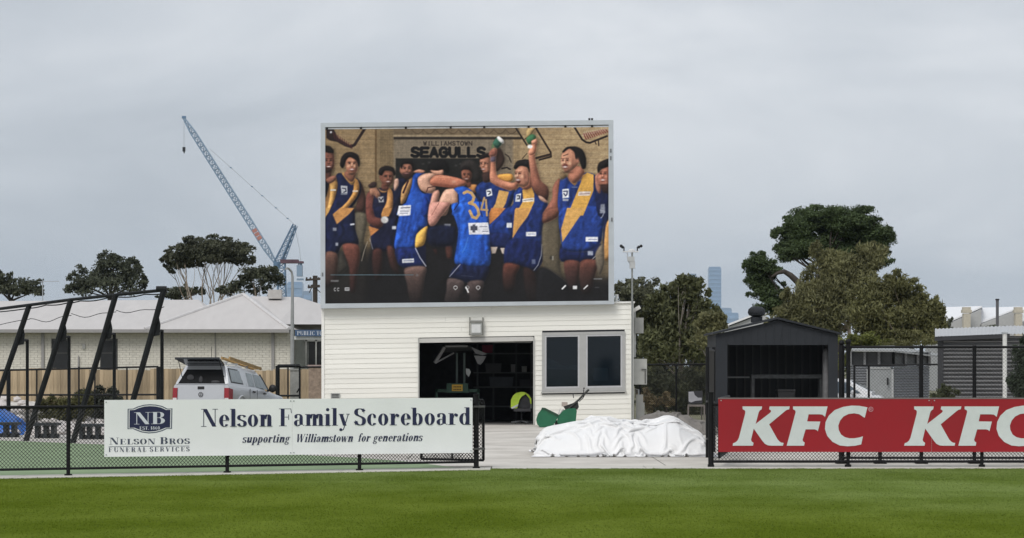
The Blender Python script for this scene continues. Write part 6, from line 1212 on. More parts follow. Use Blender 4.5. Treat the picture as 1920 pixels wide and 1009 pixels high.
pil = thing('brick_pillar', 'short brown brick pillar beside the scoreboard building', 'pillar', (PX(594, 88.5), 88.5, 0)); mb = MB(); mb.box((PX(592, 88.5), 88.5, .84), (.5, .4, 1.68)); obj('shaft', mb, mat('brown_brick', (.30, .23, .18), .9, var=.3, scale=9), pil); mb = MB(); mb.box((PX(592, 88.5), 88.5, 1.72), (.58, .46, .09)); obj('cap', mb, mat('pillar_cap', (.36, .28, .26), .8), pil)
Yh = 101.0
M_BRICK = mat('cream_brick', (.74, .71, .63), .85, var=.10, scale=7, rnd=.05); M_MORT = mat('mortar', (.60, .575, .51), .95, var=.15, scale=9)
M_ROOF = mat('pale_metal_roof', (.56, .535, .52), .5, .1, var=.05, scale=.8, stretch=(4, 1, 1)); M_GUT = mat('grey_gutter', (.33, .32, .315), .5, .2, var=.08)
hs = thing('brick_house', 'cream brick house with a pale grey metal hip roof', 'house', (PX(280, Yh), Yh, 0))
hx0, hx1 = PX(-140, Yh), PX(546, Yh); zE = PZ(622, Yh)
openings = [(PX(97, Yh), PX(131, Yh)), (PX(188, Yh), PX(221, Yh))]; wz_0, wz_1 = PZ(694, Yh), PZ(636, Yh)
mb = MB(); mb.box(((hx0+hx1)/2, Yh+3, zE/2), (hx1-hx0, 5.9, zE)); obj('wall', mb, M_MORT, hs)
br_v, br_f = [], []; bh, bw = .10, .29
row = 0
while row*bh < zE - .05:
    x = hx0 + (bw/2 if row % 2 else 0)
    while x < hx1 - .05:
        xa, xb = x+.005, min(x+bw-.006, hx1); za, zb2 = row*bh+.005, min((row+1)*bh-.006, zE)
        for o0, o1 in openings:                 # cut the brick where it meets an opening
            if xa < o1 and xb > o0 and za < wz_1 and zb2 > wz_0:
                if xa < o0: xb = o0
                elif xb > o1: xa = o1
                else: xb = xa
        if xb - xa > .02 and zb2 > 1.2:
            o = len(br_v); y0 = Yh - .05 - rr_.random()*.006
            for yy_ in (y0, Yh-.03): br_v += [(xa, yy_, za), (xb, yy_, za), (xb, yy_, zb2), (xa, yy_, zb2)]
            br_f += [(o, o+1, o+2, o+3), (o, o+4, o+5, o+1), (o+1, o+5, o+6, o+2), (o+2, o+6, o+7, o+3), (o+3, o+7, o+4, o)]
        x += bw
    row += 1
npmesh('brickwork', np.array(br_v), np.array(br_f), M_BRICK, hs, kind='stuff')
M_WIN = mat('dark_screened_window', (.018, .019, .021), .4, var=.2)
for o0, o1 in openings:
    mb = MB(); mb.box(((o0+o1)/2, Yh-.035, (wz_0+wz_1)/2), (o1-o0, .04, wz_1-wz_0)); w_ = obj('window', mb, M_WIN, hs)
    mb = MB(); mb.box(((o0+o1)/2, Yh-.06, wz_1-.03), (o1-o0, .03, .07)); mb.box(((o0+o1)/2, Yh-.06, (wz_0*.45+wz_1*.55)), (o1-o0, .02, .03)); mb.box((o0+.02, Yh-.06, (wz_0+wz_1)/2), (.04, .03, wz_1-wz_0)); mb.box((o1-.02, Yh-.06, (wz_0+wz_1)/2), (.04, .03, wz_1-wz_0)); obj('window_frame', mb, mat('window_frame_dark', (.09, .09, .085), .5), w_)
for px, w in ((81, .11), (404, .03), (512, .12), (148, .05)): mb = MB(); t_ = PZ(668, Yh) if px == 148 else zE; mb.box((PX(px, Yh), Yh-.1, t_/2), (w, .08, t_)); obj('downpipe', mb, M_GUT, hs)
mb = MB(); mb.box((PX(158, Yh), Yh-.09, PZ(650, Yh)), (.12, .08, .2)); obj('wall_lamp', mb, mat('lamp_grey2', (.4, .4, .38), .5), hs)
mb = MB(); mb.box(((hx0+PX(545, Yh))/2, Yh-.62, zE+.02), (PX(545, Yh)-hx0, .12, .14)); mb.box(((hx0+PX(545, Yh))/2, Yh-.3, zE-.03), (PX(545, Yh)-hx0, .6, .03)); obj('gutter', mb, M_GUT, hs)
zE2 = zE+.09
def hp(px, py, dy): return P3(px, py, Yh+dy)
mb = MB(); e0, e1 = Vector((hx0-.5, Yh-.6, zE2)), Vector((PX(420, Yh), Yh-.6, zE2)); r0, r1 = hp(-200, 566, 5), hp(372, 562, 5); bk0, bk1 = Vector((hx0-.5, Yh+10.5, zE2)), Vector((PX(420, Yh), Yh+10.5, zE2))
mb.add([e0, e1, r1, r0, bk0, bk1], [(0, 1, 2, 3), (3, 2, 5, 4), (1, 5, 2), (0, 3, 4), (0, 4, 5, 1)]); obj('roof', mb, M_ROOF, hs)
ap = hp(456, 552.5, 4.2); f0, f1, f2, f3 = Vector((PX(276, Yh), Yh-.64, zE2+.005)), Vector((PX(545, Yh)-.02, Yh-.64, zE2+.005)), Vector((PX(620, Yh), Yh+9, zE2)), Vector((PX(250, Yh), Yh+9, zE2))
mb = MB(); mb.add([f0, f1, f2, f3, ap], [(0, 1, 4), (1, 2, 4), (2, 3, 4), (3, 0, 4), (0, 3, 2, 1)]); ro = obj('roof', mb, M_ROOF, hs)
mb = MB()
for q in (f0, f1): mb.tube([q+Vector((0, 0, .02)), ap+Vector((0, 0, .02))], .07, 6)
obj('ridge_cap', mb, mat('ridge_cap', (.60, .585, .58), .5), ro, smooth=True)
g0, g1, g2, g3 = Vector((PX(520, Yh), Yh+.7, PZ(612, Yh)+.1)), Vector((PX(680, Yh), Yh+.7, PZ(612, Yh)+.1)), hp(560, 557, 5.5), hp(470, 555.5, 5.5); g4 = hp(680, 596, 5.5)
mb = MB(); mb.add([g0, g1, g4, g2, g3, Vector((g0.x, Yh+10, zE2)), Vector((g1.x, Yh+10, zE2))], [(0, 1, 2, 3), (0, 3, 4), (3, 2, 6, 5), (4, 3, 5)]); obj('roof', mb, M_ROOF, hs)
mb = MB(); mb.box((PX(516, Yh+5), Yh+5, PZ(552, Yh+5)), (.6, .5, .4)); mb.box((PX(516, Yh+5), Yh+5, PZ(547, Yh+5)), (.5, .4, .08)); obj('roof_cooler', mb, mat('cooler_beige', (.46, .44, .42), .6), hs)
# porch at the right end
mb = MB(); mb.box(((PX(546, Yh)+PX(640, Yh))/2+.02, Yh+1.6, zE/2), (PX(640, Yh)-PX(546, Yh), .1, zE)); obj('porch_wall', mb, mat('porch_grey', (.40, .42, .41), .8, var=.1), hs)
mb = MB(); mb.box(((PX(551, Yh)+PX(660, Yh))/2, Yh-.1, PZ(634, Yh)), (PX(660, Yh)-PX(551, Yh), 1.2, .14)); obj('porch_beam', mb, mat('porch_white', (.6, .61, .6), .6), hs)
mb = MB(); mb.box((PX(582, Yh), Yh+1.5, PZ(664, Yh)), (PX(588, Yh)-PX(570, Yh), .06, PZ(640, Yh)-PZ(694, Yh))); mb.box((PX(602, Yh), Yh+1.5, PZ(664, Yh)), (.6, .06, PZ(640, Yh)-PZ(694, Yh))); dr_ = obj('door', mb, M_WIN, hs)
mb = MB(); 
for px in (568.5, 587.5): mb.box((PX(px, Yh), Yh+1.45, PZ(664, Yh)), (.07, .08, PZ(638, Yh)-PZ(694, Yh)))
mb.box((PX(585, Yh), Yh+1.45, PZ(638, Yh)), (.95, .08, .07)); obj('door_frame', mb, mat('door_frame_grey', (.42, .43, .42), .5), dr_)
bs_ = thing('blue_sign', 'blue sign strip with white lettering over the house porch', 'sign', (PX(585, Yh-.8), Yh-.8, PZ(631, Yh-.8))); Yb_ = Yh-.8
mb = MB(); mb.box((PX(594, Yb_), Yb_, PZ(624.5, Yb_)), (PX(635, Yb_)-PX(553, Yb_), .05, .27)); obj('panel', mb, mat('sign_blue', (.055, .10, .19), .5, var=.08), bs_)
lettering('lettering', text_polys('PUBLIC TOILETS', 557, 632, 628.5, 628.5, 7.6, space=.1), lambda x, y, d: (PX(x, Yb_), Yb_-.03-d, PZ(y, Yb_)), mat('sign_letter', (.58, .62, .68), .5), bs_, .003)
# black yard gate frame before the house
Yg = 83.0
yg = thing('yard_gate', 'black tubular gate frame standing before the timber fence', 'gate', (PX(520, Yg), Yg, 0))
for px, r in ((520.5, .075), (540, .028), (562, .035)): mb = MB(); mb.tube([(PX(px, Yg), Yg, 0), (PX(px, Yg), Yg, PZ(686, Yg))], r, 10); obj('post', mb, M_NET, yg, smooth=True)
mb = MB(); mb.tube([(PX(519, Yg), Yg, PZ(690, Yg)), (PX(522, Yg), Yg, PZ(686.5, Yg)), (PX(562, Yg), Yg, PZ(686, Yg))], .06, 10); mb.tube([(PX(562, Yg), Yg, PZ(688.5, Yg)), (PX(625, Yg), Yg, PZ(688, Yg))], .03, 8); obj('top_rail', mb, M_NET, yg, smooth=True)
mb = MB(); mb.tube([(PX(520, Yg), Yg, PZ(742, Yg)), (PX(562, Yg), Yg, PZ(742, Yg))], .035, 8); obj('bottom_rail', mb, M_NET, yg, smooth=True)
mb = MB(); mb.tube([(PX(562, Yg), Yg-.03, PZ(728, Yg)), (PX(557, Yg), Yg-.06, PZ(736, Yg)), (PX(563, Yg), Yg-.05, PZ(725, Yg))], .025, 6); obj('latch', mb, M_NET, yg, smooth=True)
pb = thing('electrical_pillar', 'grey electrical pillar standing beside the street light', 'pillar', (PX(552, 84), 84, 0)); mb = MB(); mb.box((PX(553, 84), 84, .78), (.32, .3, 1.56)); obj('housing', mb, mat('pillar_grey', (.30, .30, .285), .8, var=.15), pb); mb = MB(); mb.box((PX(553, 84), 84, 1.59), (.38, .36, .06)); obj('cap', mb, mat('pillar_grey', (.3, .3, .285)), pb)
# street light
Yl = 95.0
sl = thing('street_light', 'pale grey street light with a curved arm in front of the house', 'street light', (PX(548, Yl), Yl, 0))
mb = MB(); mb.tube([(PX(548, Yl), Yl, 0), (PX(548, Yl), Yl, PZ(620, Yl)), (PX(548.5, Yl), Yl, PZ(520, Yl)), (PX(547, Yl), Yl, PZ(510, Yl)), (PX(542, Yl), Yl-.1, PZ(504, Yl)), (PX(539, Yl), Yl-.15, PZ(503, Yl))], [.085, .075, .05, .045, .045, .045], 10); obj('pole', mb, mat('light_pole_grey', (.36, .37, .37), .5, .3, var=.1), sl, smooth=True)
mb = MB(); mb.hexa([P3(533, 507, Yl), P3(541, 504.5, Yl), P3(541, 504.5, Yl+.25), P3(533, 507, Yl+.25)], [P3(535, 502, Yl), P3(541.5, 501.5, Yl), P3(541.5, 501.5, Yl+.25), P3(535, 502, Yl+.25)]); obj('lantern', mb, mat('lantern_grey', (.30, .31, .31), .5), sl)
# electricity pole far right of the house
Ye = 140.0
ep = thing('power_pole', 'dark timber power pole with cross arms left of the screen', 'pole', (PX(591, Ye), Ye, 0)); mb = MB(); mb.tube([(PX(591, Ye), Ye, 0), (PX(591, Ye), Ye, PZ(517, Ye))], .14, 8); obj('shaft', mb, BARK_D, ep, smooth=True)
for y, a, b_ in ((524, 573, 604), (538, 577, 600)): mb = MB(); mb.bar(P3(a, y+1, Ye-.1), P3(b_, y-1, Ye-.1), .12); [mb.tube([P3(px, y, Ye-.1), P3(px, y-4, Ye-.1)], .05, 6) for px in (a+2, (a+591)/2, (b_+591)/2, b_-2)]; obj('cross_arm', mb, BARK_D, ep)
mb = MB(); mb.bar(P3(580, 549, Ye), P3(590, 526, Ye), .05); mb.bar(P3(601, 549, Ye), P3(592, 540, Ye), .05); obj('brace', mb, BARK_D, ep)
# tv aerial over the roof
ae = thing('tv_aerial', 'thin television aerial on the left of the pale roof', 'aerial', (PX(80, 106), 106, zE)); mb = MB(); mb.tube([P3(80, 570, 106), P3(80, 526, 106)], .022, 6); obj('mast', mb, GALV, ae)
mb = MB(); mb.tube([P3(72, 528, 106), P3(111, 527.5, 106)], .014, 5); [mb.tube([P3(74+k*5, 528, 105.6), P3(74+k*5, 528, 106.4)], .01, 5) for k in range(8)]; obj('boom', mb, GALV, ae)
# ================================================================== UTE
def ute():
    a = math.radians(-15.0); Yu = 74.0; org = Vector((PX(375.5, Yu), Yu, 0)); R = Matrix.Rotation(a, 4, 'Z') @ Matrix.Rotation(math.radians(-4.0), 4, 'X')
    t = thing('utility_vehicle', 'silver dual-cab ute with canopy and roof ladder parked by the timber fence', 'ute', org)
    PA = mat('silver_paint', (.56, .575, .60), .32, .25, var=.03, spec=.5, coat=.4); GLS = mat('dark_car_glass', (.02, .023, .026), .08, var=.1, spec=.6); RK = lambda z: .05 + max(0, z-1.20)*.54; PL = mat('black_plastic', (.018, .018, .019), .55, var=.15); LG = mat('pale_car_glass', (.30, .34, .36), .10, var=.12, spec=.6)
    def W(x, y, z): return tuple(org + R @ Vector((x, y, z)))
    def loft(secs, name, m, parent=t):       # secs: (y, [(x, z)...]) outline of the right half, mirrored
        mb = MB(); n = None
        for y, o_ in secs:
            ring_ = [(x, z) for x, z in o_] + [(-x, z) for x, z in reversed(o_)]; n = len(ring_); mb.v += [W(x, y, z) for x, z in ring_]
        for i in range(len(secs)-1):
            for j in range(n): mb.f.append((i*n+j, i*n+(j+1) % n, (i+1)*n+(j+1) % n, (i+1)*n+j))
        mb.f.append(tuple(range(n))); mb.f.append(tuple(range(len(secs)*n-1, (len(secs)-1)*n-1, -1)))
        return obj(name, mb, m, parent, smooth=True)
    low = lambda w, zt, zb=.42: [(w*.93, zb), (w, zb+.18), (w, zt-.22), (w*.985, zt-.06), (w*.95, zt)]
    loft([(0, low(.93, 1.13, .5)), (.08, low(.955, 1.14)), (2.2, low(.965, 1.14)), (3.6, low(.965, 1.12)), (3.75, low(.96, 1.10)), (4.8, low(.93, 1.03)), (5.15, low(.85, .92)), (5.22, low(.8, .8))], 'body', PA)
    gh = lambda w0, w1, z0, z1: [(w0, z0), (w0*.985, z0+.03), (w1+.03, z1-.06), (w1-.03, z1-.005), (w1-.15, z1)]
    loft([(.08, gh(.90, .86, 1.13, 1.24)), (.36, gh(.905, .69, 1.13, 1.76)), (1.45, gh(.91, .71, 1.13, 1.80)), (1.60, gh(.91, .71, 1.13, 1.80))], 'canopy', PA)
    loft([(1.62, gh(.91, .70, 1.13, 1.77)), (2.75, gh(.91, .70, 1.12, 1.78)), (3.05, gh(.91, .68, 1.11, 1.70)), (3.75, gh(.90, .70, 1.08, 1.14))], 'cabin', PA)
    def sidepanel(name, pts, m, off=.012, sgn=1, parent=t):   # (y, z) on the greenhouse flank
        mb = MB(); f = lambda y, z: .893 - (z-1.16)*.287 + off + (.006 if y > 2.6 else 0); mb.prism([W(sgn*f(y, z), y, z) for y, z in pts], R @ Vector((-sgn*.03, 0, 0))); return obj(name, mb, m, parent)
    for s in (1, -1):
        sidepanel('canopy_window', [(.35, 1.25), (1.28, 1.25), (1.22, 1.64), (.38, 1.64)], LG, .012, s); sidepanel('window_seal', [(.31, 1.215), (1.33, 1.215), (1.26, 1.675), (.34, 1.675)], PL, .006, s)
        sidepanel('rear_window', [(1.78, 1.20), (2.30, 1.20), (2.28, 1.62), (1.80, 1.62)], LG, .012, s); sidepanel('front_window', [(2.40, 1.20), (3.42, 1.18), (3.0, 1.60), (2.40, 1.62)], LG, .012, s); sidepanel('windscreen_pillar', [(3.44, 1.17), (3.56, 1.16), (3.08, 1.66), (3.0, 1.64)], PL, .012, s)
        for y in (2.05, 3.0): mb = MB(); mb.box((s*.975, y, 1.03), (.03, .2, .04)); mb.v = [W(*v) for v in mb.v]; obj('door_handle', mb, PL, t)
        for y in (1.72, 2.35): mb = MB(); mb.box((s*.963, y, .86), (.012, .012, .5)); mb.v = [W(*v) for v in mb.v]; obj('door_seam', mb, PL, t)
        mb = MB(); mb.ball((s*1.10, 3.35, 1.22), .13, 8, (1.0, .6, 1.0)); mb.bar((s*.9, 3.4, 1.14), (s*1.02, 3.38, 1.18), .06); mb.v = [W(*v) for v in mb.v]; obj('mirror', mb, PL, t, smooth=True)
        mb = MB(); mb.add([W(s*x, y, z) for x, y, z in ((.945, -.02, .62), (.79, -.035, .62), (.785, -.035, 1.03), (.935, -.02, 1.03), (.98, .22, .64), (.98, .22, 1.0))], [(0, 1, 2, 3), (0, 3, 5, 4)]); mb.prism([W(s*x, -.03, z) for x, z in ((.945, .62), (.79, .62), (.785, 1.03), (.935, 1.03))], R @ Vector((0, .08, 0))); tl2 = obj('tail_light', mb, mat('tail_red', (.30, .012, .022), .25, var=.12, spec=.6), t)
        mb = MB(); mb.prism([W(s*x, -.036, z) for x, z in ((.93, .655), (.80, .655), (.80, .715), (.93, .715))], R @ Vector((0, .01, 0))); obj('reverse_lens', mb, mat('lens_white', (.7, .68, .68), .3), tl2)
        for y in (1.05, 4.15):
            mb = MB(); Rx = Matrix.Rotation(math.pi/2, 3, 'Y'); mb.lathe([(.20, -.12), (.34, -.115), (.37, -.08), (.37, .08), (.34, .115), (.20, .12)], (s*.84, y, .37), 24, Rx); mb.v = [W(*v) for v in mb.v]; wh = obj('wheel', mb, mat('tyre', (.02, .02, .02), .8), t, smooth=True)
            mb = MB(); mb.lathe([(.02, -.125), (.21, -.122), (.23, 0), (.21, .122), (.02, .125)], (s*.84, y, .37), 20, Rx); mb.v = [W(*v) for v in mb.v]; obj('rim', mb, GALV, wh, smooth=True)
            mb = MB(); pts_ = [W(s*(.965), y+.45*math.cos(q), .40+.44*math.sin(q)) for q in [math.pi*i/10 for i in range(11)]]; mb.tube(pts_, .035, 6); obj('wheel_arch', mb, PA, t, smooth=True)
    def back(name, pts, m, y=-.012, th=.02, parent=t): mb = MB(); mb.prism([W(x, y, z) for x, z in pts], R @ Vector((0, th, 0))); return obj(name, mb, m, parent)
    tgt = back('tailgate', [(-.77, .58), (.77, .58), (.775, 1.12), (-.775, 1.12)], PA); back('tailgate_handle', [(-.11, .985), (.11, .985), (.11, 1.075), (-.11, 1.075)], PL, -.022, .02, tgt)
    ring_m = MB(); c = (0.0, .82); RR = .082
    for q in ring(c[0], c[1], RR, RR, .015, .015): ring_m.add([W(x, -.026, z) for x, z in q], [(0, 1, 2, 3)])
    for p0, p1 in (((-.035, .89), (0, .825)), ((.035, .89), (0, .825)), ((-.066, .86), (-.03, .75)), ((-.03, .75), (0, .815)), ((0, .815), (.03, .75)), ((.03, .75), (.066, .86))): ring_m.bar(W(p0[0], -.024, p0[1]), W(p1[0], -.024, p1[1]), .013)
    obj('badge', ring_m, mat('badge_chrome', (.22, .22, .23), .25, .8), tgt)
    for x0, x1 in ((-.74, -.46), (.60, .74)): back('model_lettering', [(x0, .635), (x1, .635), (x1, .66), (x0, .66)], mat('badge_chrome', (.22, .22, .23)), -.017, .006, tgt)
    mb = MB(); mb.prism([W(x, RK(z)-.012, z) for x, z in [(-.79, 1.165), (.79, 1.165), (.60, 1.64), (-.60, 1.64)]], R @ Vector((0, .03, 0))); obj('canopy_shade_panel', mb, mat('canopy_shade_black', (.006, .006, .007), .9), t)  # black panel stands in for the shade inside the canopy
    mb = MB(); fr_ = [(-.86, 1.15), (.86, 1.15), (.66, 1.68), (-.66, 1.68)]; inn = [(-.79, 1.165), (.79, 1.165), (.60, 1.625), (-.60, 1.625)]
    for i in range(4): j = (i+1) % 4; mb.prism([W(x, RK(z)-.03, z) for x, z in (fr_[i], fr_[j], inn[j], inn[i])], R @ Vector((0, .06, 0)))
    obj('canopy_frame', mb, PA, t)
    mb = MB(); mb.ball((-.05, .09, 1.29), .11, 7, (.6, .35, 1.1)); mb.ball((.45, .05, 1.22), .09, 7, (1.6, .35, .6)); mb.ball((-.42, .12, 1.36), .1, 7, (1.2, .25, 1)); mb.v = [W(*v) for v in mb.v]; obj('cargo', mb, mat('cargo_grey', (.05, .05, .055), .7), t, smooth=True)
    mb = MB(); q = [(-.62, .34, 1.74), (.62, .34, 1.74), (.74, -.40, 1.90), (-.74, -.40, 1.90)]; mb.add([W(*p_) for p_ in q] + [W(x, y, z+.06) for x, y, z in q], [(3, 2, 1, 0), (4, 5, 6, 7), (0, 1, 5, 4), (1, 2, 6, 5), (2, 3, 7, 6), (3, 0, 4, 7)]); lid = obj('lift_door', mb, GLS, t)
    for s in (1, -1): mb = MB(); mb.tube([W(s*.70, .12, 1.38), W(s*.68, -.25, 1.86)], .012, 6); obj('gas_strut', mb, PL, lid)
    mb = MB()
    for y in (.5, 1.4, 2.3): mb.box((0, y, 1.87), (1.3, .05, .04)); mb.box((.6, y, 1.83), (.04, .05, .1)); mb.box((-.6, y, 1.83), (.04, .05, .1))
    mb.v = [W(*v) for v in mb.v]; obj('roof_rack', mb, GALV, t)
    mb = MB()
    for x in (.48, .74): mb.hexa([(x-.025, .45, 1.96), (x+.025, .45, 1.96), (x+.025, 3.2, 1.80), (x-.025, 3.2, 1.80)], [(x-.025, .45, 2.04), (x+.025, .45, 2.04), (x+.025, 3.2, 1.89), (x-.025, 3.2, 1.89)])
    mb.v = [W(*v) for v in mb.v]; LT = mat('ladder_ochre', (.42, .27, .11), .6, var=.2)
    ld = obj('ladder', mb, LT, None); tag(ld, 'ochre extension ladder strapped on the roof rack of the ute', 'ladder')
    for i in range(10): mb = MB(); zr = 2.0-.0525*(.1+i*.3); mb.tube([W(.48, .55+i*.28, zr-.02), W(.74, .55+i*.28, zr-.02)], .018, 6); obj('rung', mb, LT, ld)
    mb = MB(); mb.tube([W(-.1+.3, .3, 1.80), W(.2, .28, 2.35)], .008, 5); mb.tube([W(.2, .3, 1.78), W(.2, .3, 1.9)], .02, 6); obj('aerial', mb, PL, t)
    mb = MB(); mb.prism([W(x, 5.23, z) for x, z in ((-.5, .5), (.5, .5), (.5, .62), (-.5, .62))], R @ Vector((0, .02, 0))); obj('front_grille', mb, PL, t)
    mb = MB(); mb.box((0, -.08, .50), (1.7, .16, .14)); mb.v = [W(*v) for v in mb.v]; obj('bumper', mb, PL, t)
ute()
# ================================================================== TREES AND CRANE AT LEFT
tree('umbrella_gum', 'flat-topped dark gum tree with bare pale limbs behind the pale roof', 135, 395, [(334, 490, 24, 15), (348, 476, 30, 15), (372, 464, 32, 15), (398, 457, 32, 13), (420, 464, 32, 16), (444, 476, 30, 16), (460, 490, 15, 10), (425, 484, 30, 13), (372, 482, 36, 13), (400, 478, 34, 14), (322, 502, 12, 9), (350, 496, 22, 8)], leafmat('lit_olive_leaf', (.085, .09, .058)), BARK_P, size=.17, dens=2.8, fork=640, trunk_r=.13, seed=41, spread=.5)
tree('small_gum', 'smaller dark gum tree beside the crane mast behind the pale roof', 132, 470, [(470, 512, 24, 13), (498, 516, 26, 14), (518, 528, 14, 9), (440, 540, 24, 11), (425, 546, 16, 8), (482, 546, 14, 8), (456, 526, 12, 7)], L_DARK, BARK_P, size=.16, dens=2.4, fork=630, trunk_r=.10, seed=42, spread=.5)
tree('roofline_tree', 'low dark treetop just left of the flat-topped gum tree', 150, 345, [(330, 552, 22, 10), (352, 545, 14, 9), (312, 556, 14, 6), (372, 548, 9, 8)], L_GREY, BARK_D, size=.18, dens=2.2, seed=43)
tree('broad_tree', 'bushy grey-green tree above the left end of the pale roof', 170, 205, [(200, 500, 24, 20), (228, 510, 30, 22), (180, 520, 34, 22), (225, 535, 42, 18), (150, 532, 20, 18), (258, 530, 15, 18), (160, 545, 26, 10), (215, 490, 14, 9), (246, 498, 12, 10)], L_GREY, BARK_D, size=.22, dens=1.7, seed=44, spread=.55)
tree('edge_tree', 'dark tree at the left edge of the picture beyond the nets', 160, 20, [(8, 530, 18, 18), (42, 538, 30, 16), (20, 548, 34, 14), (62, 548, 16, 10), (-18, 530, 26, 22)], L_DARK, BARK_D, size=.2, dens=2.2, seed=45)
def crane():
    Y = 600.0; k = Y/F
    t = thing('tower_crane', 'blue luffing crane with a long raised lattice jib', 'crane', (PX(528, Y), Y, 0))
    B = mat('crane_blue', (.13, .215, .33), .5, .2, var=.15, scale=.2); RD = mat('crane_red', (.46, .20, .16), .5, var=.2, scale=.3); G = mat('crane_grey', (.24, .33, .44), .5, .2, var=.1, scale=.2)
    def lattice(name, a, b, w0, w1, n, m, r=.14):
        a, b = Vector(a), Vector(b); d = (b-a).normalized(); u = Vector((0, 1, 0)); s = d.cross(u).normalized(); mb = MB(); P_ = []
        for i in range(n+1):
            q = i/n; w = w0+(w1-w0)*q; c = a.lerp(b, q); P_.append([c+s*w/2+u*w/2, c-s*w/2+u*w/2, c-s*w/2-u*w/2, c+s*w/2-u*w/2])
        for i in range(n):
            for j in range(4): mb.bar(P_[i][j], P_[i+1][j], r*2.0); mb.bar(P_[i][j], P_[i+1][(j+1) % 4], r*1.25); mb.bar(P_[i][j], P_[i][(j+1) % 4], r*1.25)
        return obj(name, mb, m, t)
    q = lambda px, py: P3(px, py, Y)
    foot = q(517, 494); tip = q(345, 222)
    at = lambda f: foot.lerp(tip, f)
    lattice('jib', at(0), at(.10), .5, 1.35, 3, G); lattice('jib_section', at(.10), at(.27), 1.4, 1.4, 5, G, .13); lattice('jib_section', at(.27), at(.9), 1.4, 1.25, 20, G); lattice('jib_section', at(.9), at(1), 1.25, .4, 3, G)
    for f in (.165, .19, .215): mb = MB(); c = at(f); e_ = at(f+.02); dd = (e_-c).normalized(); s = dd.cross(Vector((0, 1, 0))); mb.prism([c+s*.62+Vector((0, -.85, 0)), e_+s*.62+Vector((0, -.85, 0)), e_-s*.62+Vector((0, -.85, 0)), c-s*.62+Vector((0, -.85, 0))], (0, .06, 0)); obj('name_panel', mb, RD, t)
    lattice('mast_frame', q(520, 492), q(552, 421), 1.5, .7, 8, B, .13); lattice('backstay', q(532, 490), q(556, 424), .5, .4, 6, B, .1)
    mb = MB(); mb.box(q(548, 492), (42*k, 2.6, .5)); mb.box(q(543, 489.5), (34*k, 2.2, .7)); obj('machinery_deck', mb, mat('winch_dark', (.11, .055, .07), .6, var=.3, scale=.4), t)
    mb = MB(); mb.box(q(562, 508), (10*k, 2.4, 2.8)); mb.box(q(564, 498), (3*k, 1.2, 1.4)); mb.box(q(563, 524), (12*k, 2.4, .4)); obj('counterweight', mb, G, t)
    lattice('hanger', q(563, 493), q(562, 516), .8, .8, 3, G, .08)
    lattice('slewing_tower', q(527, 492), q(530, 600), 1.9, 2.0, 10, B, .16); mb = MB(); mb.tube([(PX(530, Y), Y, 0), q(530, 600)], 1.2, 10); obj('tower_base', mb, G, t)
    mb = MB(); mb.box(q(519, 497), (1.6, 1.6, 1.7)); obj('operator_cab', mb, B, t)
    mb = MB()
    for a, b_ in ((q(393, 279), q(552, 421)), (q(552, 421), q(562, 470)), (q(562, 470), q(564, 495)), (q(345, 224), q(345, 276))): mb.tube([a, b_], .045, 5)
    obj('rope', mb, mat('rope_grey', (.28, .30, .32), .6), t)
    for f in (.25, .5, .62, .78, .92): c = q(393, 279).lerp(q(552, 421), f); mb = MB(); mb.box(c, (.5, .25, .25)); obj('rope_clamp', mb, B, t)
    mb = MB(); mb.box(q(345, 280), (.7, .5, 1.1)); mb.prism([q(343.5, 284), q(346.5, 284), q(345.5, 288), q(344.8, 288)], (0, .3, 0)); obj('hook_block', mb, BLACK, t); mb = MB(); mb.box(q(345, 220), (1.0, .8, .6)); obj('jib_head', mb, B, t)
crane()

# ================================================================== RIGHT: SHEDS
Yd = 60.0
M_CHAR = mat('charcoal_steel', (.026, .029, .034), .65, .0, var=.12, scale=1.5, spec=.22)
sd2 = thing('charcoal_shed', 'charcoal steel gable shed with an open front and a roof ventilator', 'shed', (PX(1457, Yd), Yd, 0))
def d3(px, py, y=0.0): return Vector((PX(px, Yd), Yd+y, PZ(py, Yd)))
sx0, sx1 = 1342, 1571; ox0, ox1 = 1364, 1553; eave, ridge, oy = 627, 601, 647
mb = MB(); mb.prism([d3(sx0, eave), d3(1457, ridge), d3(sx1, eave), d3(sx1, oy), d3(sx0, oy)], (0, .04, 0)); obj('gable_panel', mb, M_CHAR, sd2)
i = 0
px = sx0+6
while px < sx1:                       # pressed ribs
    top = eave - (1-abs(px-1457)/115)*(eave-ridge)*.98 + 2; mb = MB(); mb.hexa([d3(px, oy, -.012), d3(px+2.2, oy, -.012), d3(px+2.2, oy, .0), d3(px, oy, .0)], [d3(px, top, -.012), d3(px+2.2, top, -.012), d3(px+2.2, top, .0), d3(px, top, .0)]); obj('rib', mb, M_CHAR, sd2); px += 14.6
for a, b_ in ((sx0, ox0), (ox1, sx1)): mb = MB(); A, B = PX(a, Yd), PX(b_, Yd); mb.box(((A+B)/2, Yd+.02, PZ(oy, Yd)/2), (B-A, .05, PZ(oy, Yd))); obj('front_post', mb, M_CHAR, sd2)
dp = 2.6
for px in (sx0, sx1): mb = MB(); mb.box((PX(px, Yd)+(.02 if px == sx0 else -.02), Yd+dp/2+.05, PZ(eave, Yd)/2), (.03, dp, PZ(eave, Yd))); obj('side_panel', mb, M_CHAR, sd2)
mb = MB(); mb.prism([(PX(sx0, Yd)+.04, Yd+dp, 0), (PX(sx1, Yd)-.04, Yd+dp, 0), (PX(sx1, Yd)-.04, Yd+dp, PZ(eave, Yd)), (PX(1457, Yd), Yd+dp, PZ(ridge+2, Yd)), (PX(sx0, Yd)+.04, Yd+dp, PZ(eave, Yd))], (0, .03, 0)); obj('back_panel', mb, M_CHAR, sd2)
